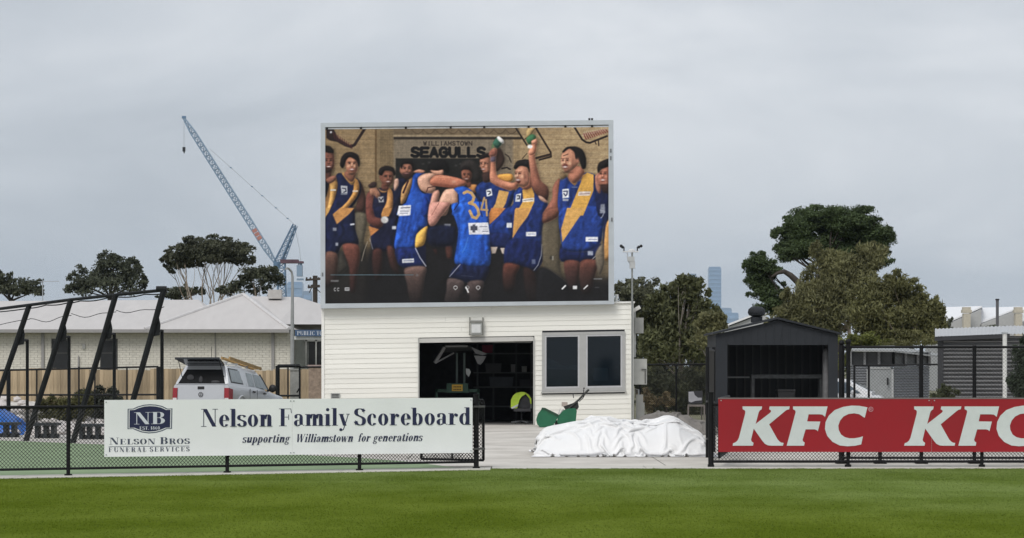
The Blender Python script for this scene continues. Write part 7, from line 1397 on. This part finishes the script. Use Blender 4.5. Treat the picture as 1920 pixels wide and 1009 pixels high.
for px in range(1352, 1568, 16): mb = MB(); mb.box((PX(px, Yd), Yd+dp-.02, 1.2), (.05, .03, 2.3)); obj('rib', mb, mat('charcoal_rib', (.022, .024, .028), .5), sd2)
mb = MB()
for s, a in ((-1, sx0-6), (1, sx1+5)):
    q0, q1 = d3(a, eave+.5, -.12), d3(1457, ridge-2.5, -.12); mb.hexa([q0, q1, q1+Vector((0, dp+.3, 0)), q0+Vector((0, dp+.3, 0))], [p_+Vector((0, 0, .05)) for p_ in (q0, q1, q1+Vector((0, dp+.3, 0)), q0+Vector((0, dp+.3, 0)))])
obj('roof', mb, M_CHAR, sd2)
mb = MB(); c = d3(1424, 600, .7); mb.lathe([(.15, 0), (.15, .14), (.17, .15)], c-Vector((0, 0, .05)), 18); obj('ventilator_neck', mb, M_CHAR, sd2)
vt = MB(); vt.lathe([(.10, .10), (.19, .13), (.215, .20), (.20, .28), (.14, .34), (.04, .36)], c, 24); vb = obj('ventilator', vt, M_CHAR, sd2, smooth=True)
for i in range(20):
    a = 2*math.pi*i/20; mb = MB(); mb.tube([c+Vector((math.cos(a+.25*k)*r, math.sin(a+.25*k)*r, z)) for k, (r, z) in enumerate(((.19, .13), (.222, .20), (.205, .28), (.13, .345)))], .008, 4); obj('fin', mb, mat('vent_fin', (.06, .064, .07), .35, .5), vb)
ins = mat('galv_dull', (.16, .165, .17), .5, .4, var=.15)
mb = MB(); mb.box((PX(1395, Yd), Yd+1.6, PZ(708, Yd)), (PX(1430, Yd)-PX(1360, Yd), .05, .04)); obj('back_rail', mb, ins, sd2)
wb = thing('steel_workbench', 'grey steel frame of a bench inside the charcoal shed', 'bench', (PX(1470, Yd+1), Yd+1, 0)); Yw = Yd+1.0
mb = MB(); mb.box((PX(1474, Yw), Yw, PZ(706, Yw)), (PX(1541, Yw)-PX(1408, Yw), .4, .10)); obj('bench_top', mb, mat('bench_grey', (.04, .043, .046), .6, .3, var=.4, scale=9), wb)
for px in (1411, 1538): 
    for dy in (-.15, .15): mb = MB(); mb.box((PX(px, Yw), Yw+dy, PZ(710, Yw)/2), (.07, .05, PZ(710, Yw))); obj('leg', mb, mat('bench_grey', (.075, .08, .085)), wb)
gb = thing('gas_bottle', 'pale slim cylinder standing inside the charcoal shed', 'cylinder', (PX(1551, Yd+.6), Yd+.6, 0)); mb = MB(); mb.lathe([(.09, 0), (.10, .05), (.10, 2.0), (.07, 2.12), (.03, 2.15)], (PX(1549.5, Yd+.6), Yd+.6, 0), 14); obj('tank', mb, mat('tank_pale', (.14, .14, .145), .5, var=.25), gb, smooth=True); mb = MB(); mb.tube([(PX(1549.5, Yd+.6), Yd+.6, 2.1), (PX(1549.5, Yd+.6), Yd+.6, 2.24)], .03, 8); obj('valve', mb, BLACK, gb)
bb = thing('dark_bin', 'black plastic bin inside the charcoal shed', 'bin', (PX(1477, Yd+.6), Yd+.6, 0)); mb = MB(); mb.hexa([(PX(1464, Yd), Yd+.4, 0), (PX(1490, Yd), Yd+.4, 0), (PX(1490, Yd), Yd+.8, 0), (PX(1464, Yd), Yd+.8, 0)], [(PX(1462, Yd), Yd+.35, 1.05), (PX(1494, Yd), Yd+.35, 1.05), (PX(1494, Yd), Yd+.85, 1.05), (PX(1462, Yd), Yd+.85, 1.05)]); obj('bin_body', mb, BLACK, bb); mb = MB(); mb.box((PX(1478, Yd), Yd+.6, 1.08), (.46, .54, .05)); obj('lid', mb, BLACK, bb)
# grey corrugated shed
def corrugated(name, a, b, z0, z1, pitch, amp, m, parent, vertical=False, n=6):
    """sheet between two ground points whose waves run along the wall (horizontal ribs)"""
    a = Vector((a[0], a[1], 0)); b = Vector((b[0], b[1], 0)); d = (b-a).normalized(); nr = Vector((d.y, -d.x, 0)); k = int((z1-z0)/pitch*n); v = []; f = []
    for i in range(k+1):
        z = z0+(z1-z0)*i/k; o_ = nr*amp*math.sin(2*math.pi*(z-z0)/pitch); v += [tuple(a+o_+Vector((0, 0, z))), tuple(b+o_+Vector((0, 0, z)))]
    for i in range(k): f.append((2*i, 2*i+1, 2*i+3, 2*i+2))
    return npmesh(name, np.array(v), np.array(f), m, parent, smooth=True)
Yg2 = 72.0
M_GC = mat('grey_corrugated', (.20, .21, .225), .5, .25, var=.12, scale=2)
gs = thing('grey_shed', 'small grey corrugated shed with a mesh door behind the tall fence', 'shed', (PX(1670, Yg2), Yg2, 0))
c0, c1, c2 = (PX(1600, Yg2), Yg2+.6), (PX(1672, Yg2), Yg2-.3), (PX(1760, Yg2), Yg2+1.6)
corrugated('wall', c0, c1, 0, PZ(684, Yg2), .078, .026, M_GC, gs); corrugated('wall', c1, c2, 0, PZ(686, Yg2), .078, .026, M_GC, gs)
for a, b_, px0, px1 in ((c0, c1, 1604, 1668), (c1, c2, 1676, 1756)):
    A, B = Vector((a[0], a[1], 0)), Vector((b_[0], b_[1], 0)); mb = MB(); z0, z1 = PZ(685, Yg2), PZ(660, Yg2); mb.add([A+Vector((0, .05, z0)), B+Vector((0, .05, z0)), B+Vector((0, .05, z1)), A+Vector((0, .05, z1))], [(0, 1, 2, 3)]); obj('clerestory', mb, mat('clerestory_dark', (.035, .037, .04), .3, var=.2), gs)
    for i in range(4): q = A.lerp(B, i/3); mb = MB(); mb.box((q.x, q.y-.02, (z0+z1)/2), (.07, .06, z1-z0+.04)); obj('mullion', mb, mat('mullion_grey', (.19, .195, .2), .5), gs)
mb = MB(); q = [P3(1596, 659, Yg2+.3), P3(1676, 660, Yg2-.9), P3(1768, 671, Yg2+1.6), P3(1768, 668, Yg2+4), P3(1676, 651, Yg2+3), P3(1600, 652, Yg2+3)]; mb.prism(q, (0, 0, .05)); obj('roof', mb, mat('fibro_roof', (.30, .31, .31), .7, var=.12), gs)
mb = MB(); dA = Vector(c0).lerp(Vector(c1), .42); dB = Vector(c0).lerp(Vector(c1), .95); zt = PZ(692, Yg2)
mb.add([(dA.x, dA.y-.06, 0), (dB.x, dB.y-.06, 0), (dB.x, dB.y-.06, zt), (dA.x, dA.y-.06, zt)], [(0, 1, 2, 3)]); dor = obj('door', mb, mat('door_grey', (.27, .285, .29), .6, var=.08), gs)
mb = MB(); mb.box((dA.x+.32, dA.y-.10, PZ(703, Yg2)), (.30, .02, .34)); obj('door_vent', mb, mat('vent_dark', (.09, .10, .11), .5), dor); mb = MB(); mb.box((dB.x-.12, dB.y-.09, PZ(715, Yg2)), (.05, .05, .22)); obj('handle', mb, BLACK, dor)
mb = MB(); mb.box((dA.x-.03, dA.y-.06, zt/2), (.06, .05, zt)); mb.box((dB.x+.03, dB.y-.06, zt/2), (.06, .05, zt)); mb.box(((dA.x+dB.x)/2, (dA.y+dB.y)/2-.06, zt+.03), (dB.x-dA.x+.12, .05, .06), math.atan2(dB.y-dA.y, dB.x-dA.x)); obj('door_frame', mb, mat('frame_pale', (.36, .37, .37), .5), dor)
# dark corrugated store with a wavy roof edge
Yk2 = 56.0
M_DC = mat('dark_corrugated', (.20, .20, .205), .5, .1, var=.2, scale=2, stretch=(.3, 1, 1))
ds = thing('corrugated_store', 'dark corrugated iron store with a pale roof edge at the picture edge', 'shed', (PX(1860, Yk2), Yk2, 0))
corrugated('wall', (PX(1759, Yk2), Yk2), (PX(2020, Yk2), Yk2), 0, PZ(630, Yk2), .094, .050, M_DC, ds, n=10)
mb = MB(); zs = PZ(632, Yk2); sk = [(PX(1758, Yk2), Yk2), (PX(1758, Yk2)+.05, Yk2), (PX(1760, Yk2+3)+.05, Yk2+3), (PX(1760, Yk2+3), Yk2+3)]; mb.hexa([(x, y, 0) for x, y in sk], [(x, y, zs) for x, y in sk]); mb.box((PX(1763, Yk2), Yk2-.035, PZ(632, Yk2)/2), (.13, .04, PZ(632, Yk2))); obj('corner_post', mb, mat('dark_steel_post', (.035, .036, .04), .5), ds)
nw = 160; v = []
for j in range(2):
    for i in range(nw+1): u = i/nw; px = 1750 + (2030-1750)*u; w = .012*math.sin(2*math.pi*i/4.0); v.append((PX(px, Yk2 + 3.3*j), Yk2-.22 + 3.3*j, PZ(632.5 - 6*min(1, (px-1750)/140), Yk2)+w+.25*j))
npmesh('roof', np.array(v), np.array([(i, i+1, nw+2+i, nw+1+i) for i in range(nw)]), mat('zinc_roof', (.50, .51, .52), .45, .35, var=.1), ds, smooth=True)
mb = MB(); mb.bar((PX(1750, Yk2), Yk2-.19, PZ(635.5, Yk2)), (PX(1890, Yk2), Yk2-.19, PZ(630, Yk2)), .04, .10); obj('fascia', mb, mat('dark_steel_post', (.035, .036, .04)), ds)
wp = thing('white_post', 'white steel post in front of the corrugated store', 'post', (PX(1885.5, 55), 55, 0)); mb = MB(); mb.tube([(PX(1884, 55), 55, 0), (PX(1884, 55), 55, PZ(626, 55))], .052, 10); obj('shaft', mb, mat('post_white', (.62, .62, .6), .5, var=.1), wp, smooth=True); mb = MB(); mb.box((PX(1884, 55), 55, PZ(624.5, 55)), (.13, .13, .03)); obj('cap', mb, GALV, wp)
shrub('dark feathery bush at the right edge of the picture', 50, [(1925, 700, 28, 45), (1912, 730, 22, 32), (1935, 660, 20, 30), (1940, 780, 34, 60)], leafmat('edge_bush_leaf', (.035, .048, .028)), 61, size=.05, dens=1.2)
shrub('low olive weed against the corrugated store', 54.5, [(1762, 742, 12, 18), (1780, 738, 14, 10), (1770, 770, 18, 24)], leafmat('weed_leaf', (.075, .085, .04)), 62, size=.05)
# further low fence and gate rail by the grey shed
Yz = 63.5
lf2 = thing('shed_fence', 'black chain-wire fence in front of the grey shed door', 'fence', (PX(1660, Yz), Yz, 0))
for px in (1602, 1629, 1725): mb = MB(); mb.tube([(PX(px, Yz), Yz, 0), (PX(px, Yz), Yz, PZ(685, Yz))], .03, 8); obj('post', mb, M_POST, lf2, smooth=True)
mb = MB(); mb.tube([(PX(1600, Yz), Yz, PZ(685.5, Yz)), (PX(1760, Yz), Yz, PZ(683.5, Yz))], .024, 8); obj('rail', mb, M_POST, lf2, smooth=True)
bo = thing('white_bollard', 'short white post beside the white car', 'bollard', (PX(1575.5, 50), 50, 0)); mb = MB(); mb.tube([(PX(1575.5, 50), 50, 0), (PX(1575.5, 50), 50, PZ(716, 50))], .03, 10); obj('shaft', mb, mat('post_white', (.62, .62, .6)), bo, smooth=True); mb = MB(); mb.ball((PX(1575.5, 50), 50, PZ(715.5, 50)), .032, 8); obj('cap', mb, mat('post_white', (.62, .62, .6)), bo, smooth=True)
# white car mostly hidden by the red board
def car():
    Yc_ = 65.0; org = Vector((PX(1586, Yc_), Yc_, 0)); t = thing('parked_car', 'small white car parked behind the red board beside the grey shed', 'car', org); a = math.radians(78); R = Matrix.Rotation(a, 4, 'Z')
    PA = mat('white_car_paint', (.70, .71, .73), .3, var=.03, coat=.4); GL_ = mat('blue_car_glass', (.10, .13, .16), .08, var=.2, spec=.6); W = lambda x, y, z: tuple(org + R @ Vector((x, y, z)))
    secs = [(-1.05, [(.80, .35), (.84, .6), (.78, .75), (.7, .8)]), (-.9, [(.82, .25), (.86, .6), (.84, .85), (.76, .9)]), (.6, [(.84, .25), (.87, .6), (.86, .9), (.8, .95)]), (2.6, [(.84, .25), (.87, .6), (.86, .92), (.8, .97)]), (3.1, [(.78, .35), (.8, .6), (.74, .7), (.7, .74)])]
    def loft(secs, name, m):
        mb = MB(); n = None
        for y, o_ in secs:
            rg_ = list(o_)+[(-x, z) for x, z in reversed(o_)]; n = len(rg_); mb.v += [W(x, y, z) for x, z in rg_]
        for i in range(len(secs)-1):
            for j in range(n): mb.f.append((i*n+j, i*n+(j+1) % n, (i+1)*n+(j+1) % n, (i+1)*n+j))
        mb.f.append(tuple(range(n))); mb.f.append(tuple(range(len(secs)*n-1, (len(secs)-1)*n-1, -1))); return obj(name, mb, m, t, smooth=True)
    loft(secs, 'body', PA); loft([(-.75, [(.8, .88), (.78, .95), (.7, 1.0), (.6, 1.0)]), (-.1, [(.8, .9), (.68, 1.28), (.6, 1.33), (.4, 1.34)]), (1.0, [(.8, .92), (.68, 1.36), (.6, 1.40), (.4, 1.41)]), (2.2, [(.8, .94), (.68, 1.30), (.6, 1.34), (.4, 1.35)]), (2.75, [(.8, .94), (.74, 1.0), (.66, 1.02), (.4, 1.02)])], 'cabin', PA)
    for s in (1, -1):
        for pts in ([(-.45, .97), (.45, .98), (.4, 1.30), (-.05, 1.26)], [(.55, .98), (1.4, .99), (1.38, 1.32), (.55, 1.34)], [(1.5, .99), (2.35, .99), (2.1, 1.25), (1.5, 1.31)]): mb = MB(); mb.prism([W(s*(.815-(z-.92)*.27), y, z) for y, z in pts], R @ Vector((-s*.02, 0, 0))); obj('window', mb, GL_, t)
        for y in (-.35, 2.2): mb = MB(); mb.lathe([(.16, -.1), (.29, -.09), (.30, 0), (.29, .09), (.16, .1)], (s*.76, y, .30), 20, Matrix.Rotation(math.pi/2, 3, 'Y')); mb.v = [W(*v) for v in mb.v]; obj('wheel', mb, mat('tyre', (.02, .02, .02)), t, smooth=True)
        mb = MB(); mb.ball((s*.93, -.25, .98), .09, 8, (1, .7, .8)); mb.v = [W(*v) for v in mb.v]; obj('mirror', mb, PA, t, smooth=True)
    mb = MB(); mb.prism([W(x, y, z) for x, y, z in ((-.68, -.70, 1.0), (.68, -.70, 1.0), (.56, -.18, 1.27), (-.56, -.18, 1.27))], R @ Vector((0, -.02, .02))); obj('windscreen', mb, GL_, t)
car()
# chain fence behind the cloth heap, under the trees
Yf = 78.0
bf = thing('yard_fence', 'black rail fence under the trees beside the scoreboard building', 'fence', (PX(1260, Yf), Yf, 0))
for px in (1200, 1268, 1335): mb = MB(); mb.tube([(PX(px, Yf), Yf, 0), (PX(px, Yf), Yf, PZ(683, Yf))], .032, 8); obj('post', mb, M_POST, bf, smooth=True)
mb = MB(); mb.tube([(PX(1192, Yf), Yf, PZ(684, Yf)), (PX(1345, Yf), Yf, PZ(683, Yf))], .03, 8); obj('rail', mb, M_POST, bf, smooth=True)
chain('chain_wire', (PX(1192, Yf), Yf), (PX(1345, Yf), Yf), .05, PZ(684, Yf), bf, pitch=.07)
# ================================================================== RIGHT: TREES
tree('round_tree', 'rounded grey-green tree directly right of the screen', 130, 1198, [(1196, 548, 34, 20), (1175, 550, 22, 20), (1222, 550, 26, 20), (1200, 575, 40, 28), (1175, 590, 26, 30), (1210, 615, 34, 30)], leafmat('olive_grey_leaf', (.125, .13, .08)), BARK_D, size=.19, dens=2.4, seed=51)
tree('shaggy_gum', 'shaggy olive gum tree between the building and the charcoal shed', 96, 1275, [(1262, 562, 30, 26), (1284, 545, 20, 24), (1305, 556, 22, 28), (1240, 590, 30, 34), (1275, 600, 36, 36), (1312, 600, 30, 32), (1232, 640, 30, 36), (1265, 650, 36, 36), (1300, 650, 34, 34), (1326, 592, 20, 20), (1296, 528, 12, 12), (1215, 660, 18, 36)], L_MID, BARK_G, size=.14, dens=1.8, aspect=2.4, droop=.5, fork=720, trunk_r=.13, seed=52, spread=.6, sub=9)
tree('brown_gum', 'small brownish gum tree leaning over the charcoal shed', 88, 1325, [(1334, 604, 20, 18), (1320, 622, 22, 18), (1345, 622, 14, 16), (1315, 648, 20, 18)], L_GUM, BARK_G, size=.12, dens=1.3, aspect=2.6, droop=.6, trunk_r=.08, seed=53, spread=.6)
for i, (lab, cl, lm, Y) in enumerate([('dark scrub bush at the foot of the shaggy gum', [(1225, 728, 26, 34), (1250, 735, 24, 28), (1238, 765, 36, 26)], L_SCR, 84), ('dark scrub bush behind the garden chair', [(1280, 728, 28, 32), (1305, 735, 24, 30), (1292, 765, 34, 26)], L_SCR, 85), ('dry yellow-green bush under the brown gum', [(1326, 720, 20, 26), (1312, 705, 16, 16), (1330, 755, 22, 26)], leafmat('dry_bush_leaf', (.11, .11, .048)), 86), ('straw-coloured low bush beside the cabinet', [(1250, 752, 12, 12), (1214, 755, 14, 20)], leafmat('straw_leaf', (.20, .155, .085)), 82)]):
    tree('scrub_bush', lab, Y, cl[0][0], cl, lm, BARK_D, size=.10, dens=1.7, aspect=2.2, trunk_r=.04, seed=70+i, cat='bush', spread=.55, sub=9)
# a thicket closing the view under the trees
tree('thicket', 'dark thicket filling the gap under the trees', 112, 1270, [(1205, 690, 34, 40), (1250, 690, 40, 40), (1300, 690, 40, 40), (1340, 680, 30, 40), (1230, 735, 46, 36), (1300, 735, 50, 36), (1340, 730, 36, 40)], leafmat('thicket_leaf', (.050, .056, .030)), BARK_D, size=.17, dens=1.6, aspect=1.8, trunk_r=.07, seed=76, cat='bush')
tree('umbrella_pine', 'tall dark green umbrella pine rising over the charcoal shed', 108, 1560, [(1520, 406, 36, 17), (1560, 402, 40, 15), (1602, 406, 38, 17), (1496, 428, 36, 20), (1545, 424, 44, 20), (1592, 424, 44, 20), (1630, 430, 34, 21), (1478, 452, 28, 24), (1520, 452, 42, 22), (1570, 450, 42, 22), (1615, 456, 40, 22), (1648, 456, 28, 22), (1474, 476, 24, 15), (1506, 474, 32, 13), (1550, 476, 36, 18), (1595, 478, 38, 17), (1638, 478, 30, 15), (1660, 488, 14, 12)], L_PINE, BARK_D, size=.085, dens=3.0, aspect=2.6, fork=520, trunk_r=.22, seed=54, spread=.46, sub=9, depth=1.0, ysp=.9)
tree('pine_branch_crown', 'low pine crown reaching left on a crooked bough beside the shed ventilator', 106, 1500, [(1420, 490, 20, 14), (1412, 508, 18, 14), (1440, 505, 20, 14), (1425, 528, 24, 14), (1448, 532, 20, 13), (1428, 548, 20, 12), (1450, 552, 20, 11), (1440, 575, 24, 14), (1470, 580, 20, 14)], L_PINE, BARK_D, size=.085, dens=3.0, aspect=2.6, fork=590, trunk_r=.14, seed=55, spread=.45)
cb = MB(); cb.tube([P3(1512, 556, 105.4), P3(1497, 530, 105.4), P3(1482, 516, 105.4), P3(1470, 509, 105.4), P3(1458, 512, 105.4), P3(1446, 520, 105.4)], [.17, .15, .13, .11, .08, .05], 9)
bough = obj('bough', cb, BARK_D, bpy.data.objects['pine_branch_crown'], smooth='all')
tree('weeping_gum', 'tall brownish weeping gum with pale limbs in front of the pine', 100, 1590, [(1548, 498, 24, 22), (1532, 476, 12, 16), (1575, 505, 28, 26), (1612, 492, 30, 24), (1640, 480, 24, 20), (1535, 540, 32, 28), (1570, 545, 34, 32), (1495, 556, 22, 18), (1500, 582, 34, 24), (1540, 585, 34, 28), (1580, 585, 28, 26), (1470, 600, 28, 20), (1520, 612, 34, 16), (1560, 622, 26, 14), (1612, 520, 24, 22)], L_GUM, BARK_P, size=.105, dens=1.7, aspect=3.0, droop=.8, fork=610, trunk_r=.11, seed=56, spread=.7, sub=12)
tree('spreading_gum', 'wide olive gum tree behind the grey corrugated shed', 94, 1690, [(1685, 530, 24, 16), (1618, 556, 22, 26), (1606, 596, 22, 24), (1640, 548, 22, 22), (1765, 612, 12, 24), (1690, 640, 50, 14), (1640, 640, 30, 14), (1660, 550, 26, 24), (1700, 556, 30, 24), (1640, 580, 26, 26), (1680, 588, 34, 28), (1722, 585, 28, 26), (1745, 595, 22, 28), (1655, 612, 30, 22), (1700, 618, 34, 22), (1740, 622, 24, 20), (1622, 612, 18, 18), (1760, 580, 10, 18)], L_GUM2, BARK_P, size=.105, dens=1.9, aspect=2.8, droop=.6, fork=650, trunk_r=.10, seed=57, spread=.6, sub=11)
tree('hedge_bush', 'bright olive hedge between the charcoal shed and the grey shed', 84, 1612, [(1590, 640, 20, 12), (1615, 638, 24, 14), (1640, 645, 24, 12), (1600, 665, 34, 18), (1640, 670, 30, 18), (1600, 710, 34, 34), (1650, 710, 34, 34)], L_YG, BARK_D, size=.09, dens=2.0, aspect=1.8, trunk_r=.05, seed=58, cat='hedge')
tree('small_dark_tree', 'small dark tree against the white terrace roofs', 150, 1775, [(1778, 615, 10, 14), (1768, 630, 14, 12), (1784, 632, 10, 10)], L_GREY, BARK_D, size=.17, dens=2.0, seed=59, trunk_r=.08)
# ================================================================== RIGHT: TERRACE ROOFS
Yw2 = 170.0
M_WR = mat('white_metal_roof', (.80, .81, .83), .4, var=.03); M_GW = mat('grey_rendered_wall', (.45, .455, .46), .8, var=.06); M_CHM = mat('cream_render', (.52, .48, .40), .8, var=.1)
for (lab, x0, x1, xr, er, rr2) in (('terrace house with a white roof slope just right of the spreading gum', 1762, 1840, 1800, 612, 578), ('terrace house with a white roof between the two cream chimneys', 1838, 1912, 1868, 606, 579), ('terrace house with a white roof at the right picture edge', 1905, 2000, 1935, 606, 578)):
    th_ = thing('terrace_house', lab, 'house', (PX((x0+x1)/2, Yw2), Yw2, 0), 'white roofed terrace houses'); A, B = PX(x0, Yw2), PX(x1, Yw2)
    mb = MB(); mb.prism([(A, Yw2, 0), (B, Yw2, 0), (B, Yw2, PZ(580, Yw2)), (PX(x0+6, Yw2), Yw2, PZ(er, Yw2)), (A, Yw2, PZ(er+3, Yw2))], (0, 6, 0)); obj('wall', mb, M_GW, th_)
    mb = MB(); mb.prism([P3(x0-3, er+2, Yw2+.4), P3(x1+1, rr2-1, Yw2+.4), P3(x1+1, rr2-1, Yw2+7), P3(xr-34, rr2+1, Yw2+7)], (0, 0, .12)); obj('roof', mb, M_WR, th_)
for px, lab in ((1812, 'cream rendered chimney on the white terrace roofs, nearer the gum tree'), (1909, 'cream rendered chimney on the white terrace roofs, at the picture edge')):
    Yq = Yw2-1.0; ch = thing('chimney', lab, 'chimney', (PX(px, Yq), Yq, 0), 'cream chimneys'); w = 15*Yq/F; mb = MB(); mb.box((PX(px, Yq), Yq, PZ(588, Yq)/2), (w*.86, w, PZ(588, Yq))); obj('stack', mb, M_CHM, ch); [obj(n_, MB().box((PX(px, Yq), Yq, PZ(y_, Yq)), (w*s_, w*s_, .22)), M_CHM, ch) for n_, y_, s_ in (('chimney_cap', 584, 1.15), ('chimney_pot', 579, .95), ('string_course', 620, 1.1))]
Yq = 140.0
pp = thing('flue_pole', 'dark vertical pole in front of the terrace roofs', 'pole', (PX(1870, Yq), Yq, 0)); mb = MB(); mb.tube([(PX(1870, Yq), Yq, 0), (PX(1870, Yq), Yq, PZ(561, Yq))], .09, 8); obj('shaft', mb, mat('pole_dark', (.11, .11, .12), .6), pp, smooth=True); mb = MB(); mb.tube([(PX(1870, Yq), Yq, PZ(563, Yq)), (PX(1870, Yq), Yq, PZ(560.5, Yq))], .12, 8); obj('cap', mb, BLACK, pp)
def palm():
    t = thing('small_palm', 'small palm crown beside the dark pole before the terrace roofs', 'palm', (PX(1866, 138), 138, 0)); mb = MB(); mb.tube([(PX(1866, 138), 138, 0), P3(1866, 614, 138)], [.16, .12], 8); obj('trunk', mb, BARK_D, t, smooth=True); r = random.Random(3); c = P3(1866, 614, 138)
    for i in range(22):
        a = r.uniform(0, 6.28); e_ = r.uniform(.1, 1.0); mb = MB(); P_ = []
        for k in range(6): s = k/5; rad = s*.75; P_.append(c + Vector((math.cos(a)*rad, math.sin(a)*rad, e_*rad - .9*s*s*.75)))
        for k in range(5):
            d = (P_[k+1]-P_[k]).normalized(); sd_ = d.cross(Vector((0, 0, 1))).normalized()*.07; mb.add([P_[k]-sd_, P_[k]+sd_, P_[k+1]+sd_*.7, P_[k+1]-sd_*.7], [(0, 1, 2, 3)])
        obj('frond', mb, L_GREY, t, fix=False)
palm()
hl = thing('hall', 'hall with a white roof slope behind the shed ventilator', 'house', (PX(1410, 180), 180, 0)); mb = MB(); mb.prism([P3(1362, 612, 180), P3(1425, 588, 180), P3(1440, 590, 188), P3(1400, 611, 188)], (0, 0, .15)); obj('roof', mb, M_WR, hl); mb = MB(); mb.prism([(PX(1365, 180), 180.3, 0), (PX(1440, 180), 180.3, 0), P3(1440, 594, 180.3), P3(1424, 591, 180.3), P3(1365, 613, 180.3)], (0, 6, 0)); obj('wall', mb, M_GW, hl)
# ================================================================== CITY
M_TOW = mat('hazed_tower_glass', (.22, .33, .48), .25, .2, var=.10, scale=.02); M_TOW2 = mat('hazed_tower_concrete', (.22, .29, .38), .6, var=.1, scale=.02); M_BAND = mat('hazed_tower_spandrel', (.23, .34, .49), .5, var=.1, scale=.03)  # blue of the haze is partly mixed into these base colours
def tower(label, px0, px1, py, Y, m, floors, group='city towers in the haze'):
    X0_, X1_ = PX(px0, Y), PX(px1, Y); H_ = PZ(py, Y); t = thing('city_tower', label, 'tower', ((X0_+X1_)/2, Y, 0), group); w = X1_-X0_
    mb = MB(); mb.box(((X0_+X1_)/2, Y+w/2, H_/2), (w, w*.9, H_)); obj('shaft', mb, m, t)
    for i in range(floors): mb = MB(); mb.box(((X0_+X1_)/2, Y+w*.05-1.0, H_*(i+.6)/floors), (w*.96, 2.0, H_/floors*.35)); obj('spandrel_band', mb, M_BAND, t)
    mb = MB(); mb.box(((X0_+X1_)/2, Y+w/2, H_+H_*.008), (w*.9, w*.8, H_*.016)); obj('parapet', mb, m, t)
tower('tallest slim blue tower on the skyline behind the shed', 1329, 1352.5, 503, 7500, M_TOW, 24)
tower('lower blue block at the foot of the tallest tower', 1346, 1372, 579, 7300, M_TOW2, 8); tower('wide low blue block next to the shed ventilator', 1356, 1385, 588, 7000, M_TOW, 6); tower('pale tower top showing behind the shaggy gum', 1292, 1306, 516, 7600, M_TOW2, 16); tower('thin pale tower behind the shaggy gum crown', 1312, 1322, 590, 7200, M_TOW2, 10)
tower('blue block rising behind the pale roof right of the crane', 538, 567, 531, 6000, M_TOW, 10); tower('low blue block beside the power pole', 566, 584, 548, 6100, M_TOW2, 6)
# ================================================================== HAZE
hz = MB(); hz.box((0, 5200, 190), (5200, 10600, 382)); hm = bpy.data.materials.new('haze'); hm.use_nodes = True; hn = hm.node_tree; hn.nodes.clear(); ho = hn.nodes.new('ShaderNodeOutputMaterial'); pv = hn.nodes.new('ShaderNodeVolumePrincipled')
pv.inputs['Color'].default_value = (.70, .85, 1.0, 1); pv.inputs['Density'].default_value = 7.0e-5; pv.inputs['Anisotropy'].default_value = .0; hn.links.new(pv.outputs['Volume'], ho.inputs['Volume'])
hzo = obj('haze', hz, hm); hzo['kind'] = 'stuff'; tag(hzo, 'thin blue haze in the air over the suburb', 'haze')
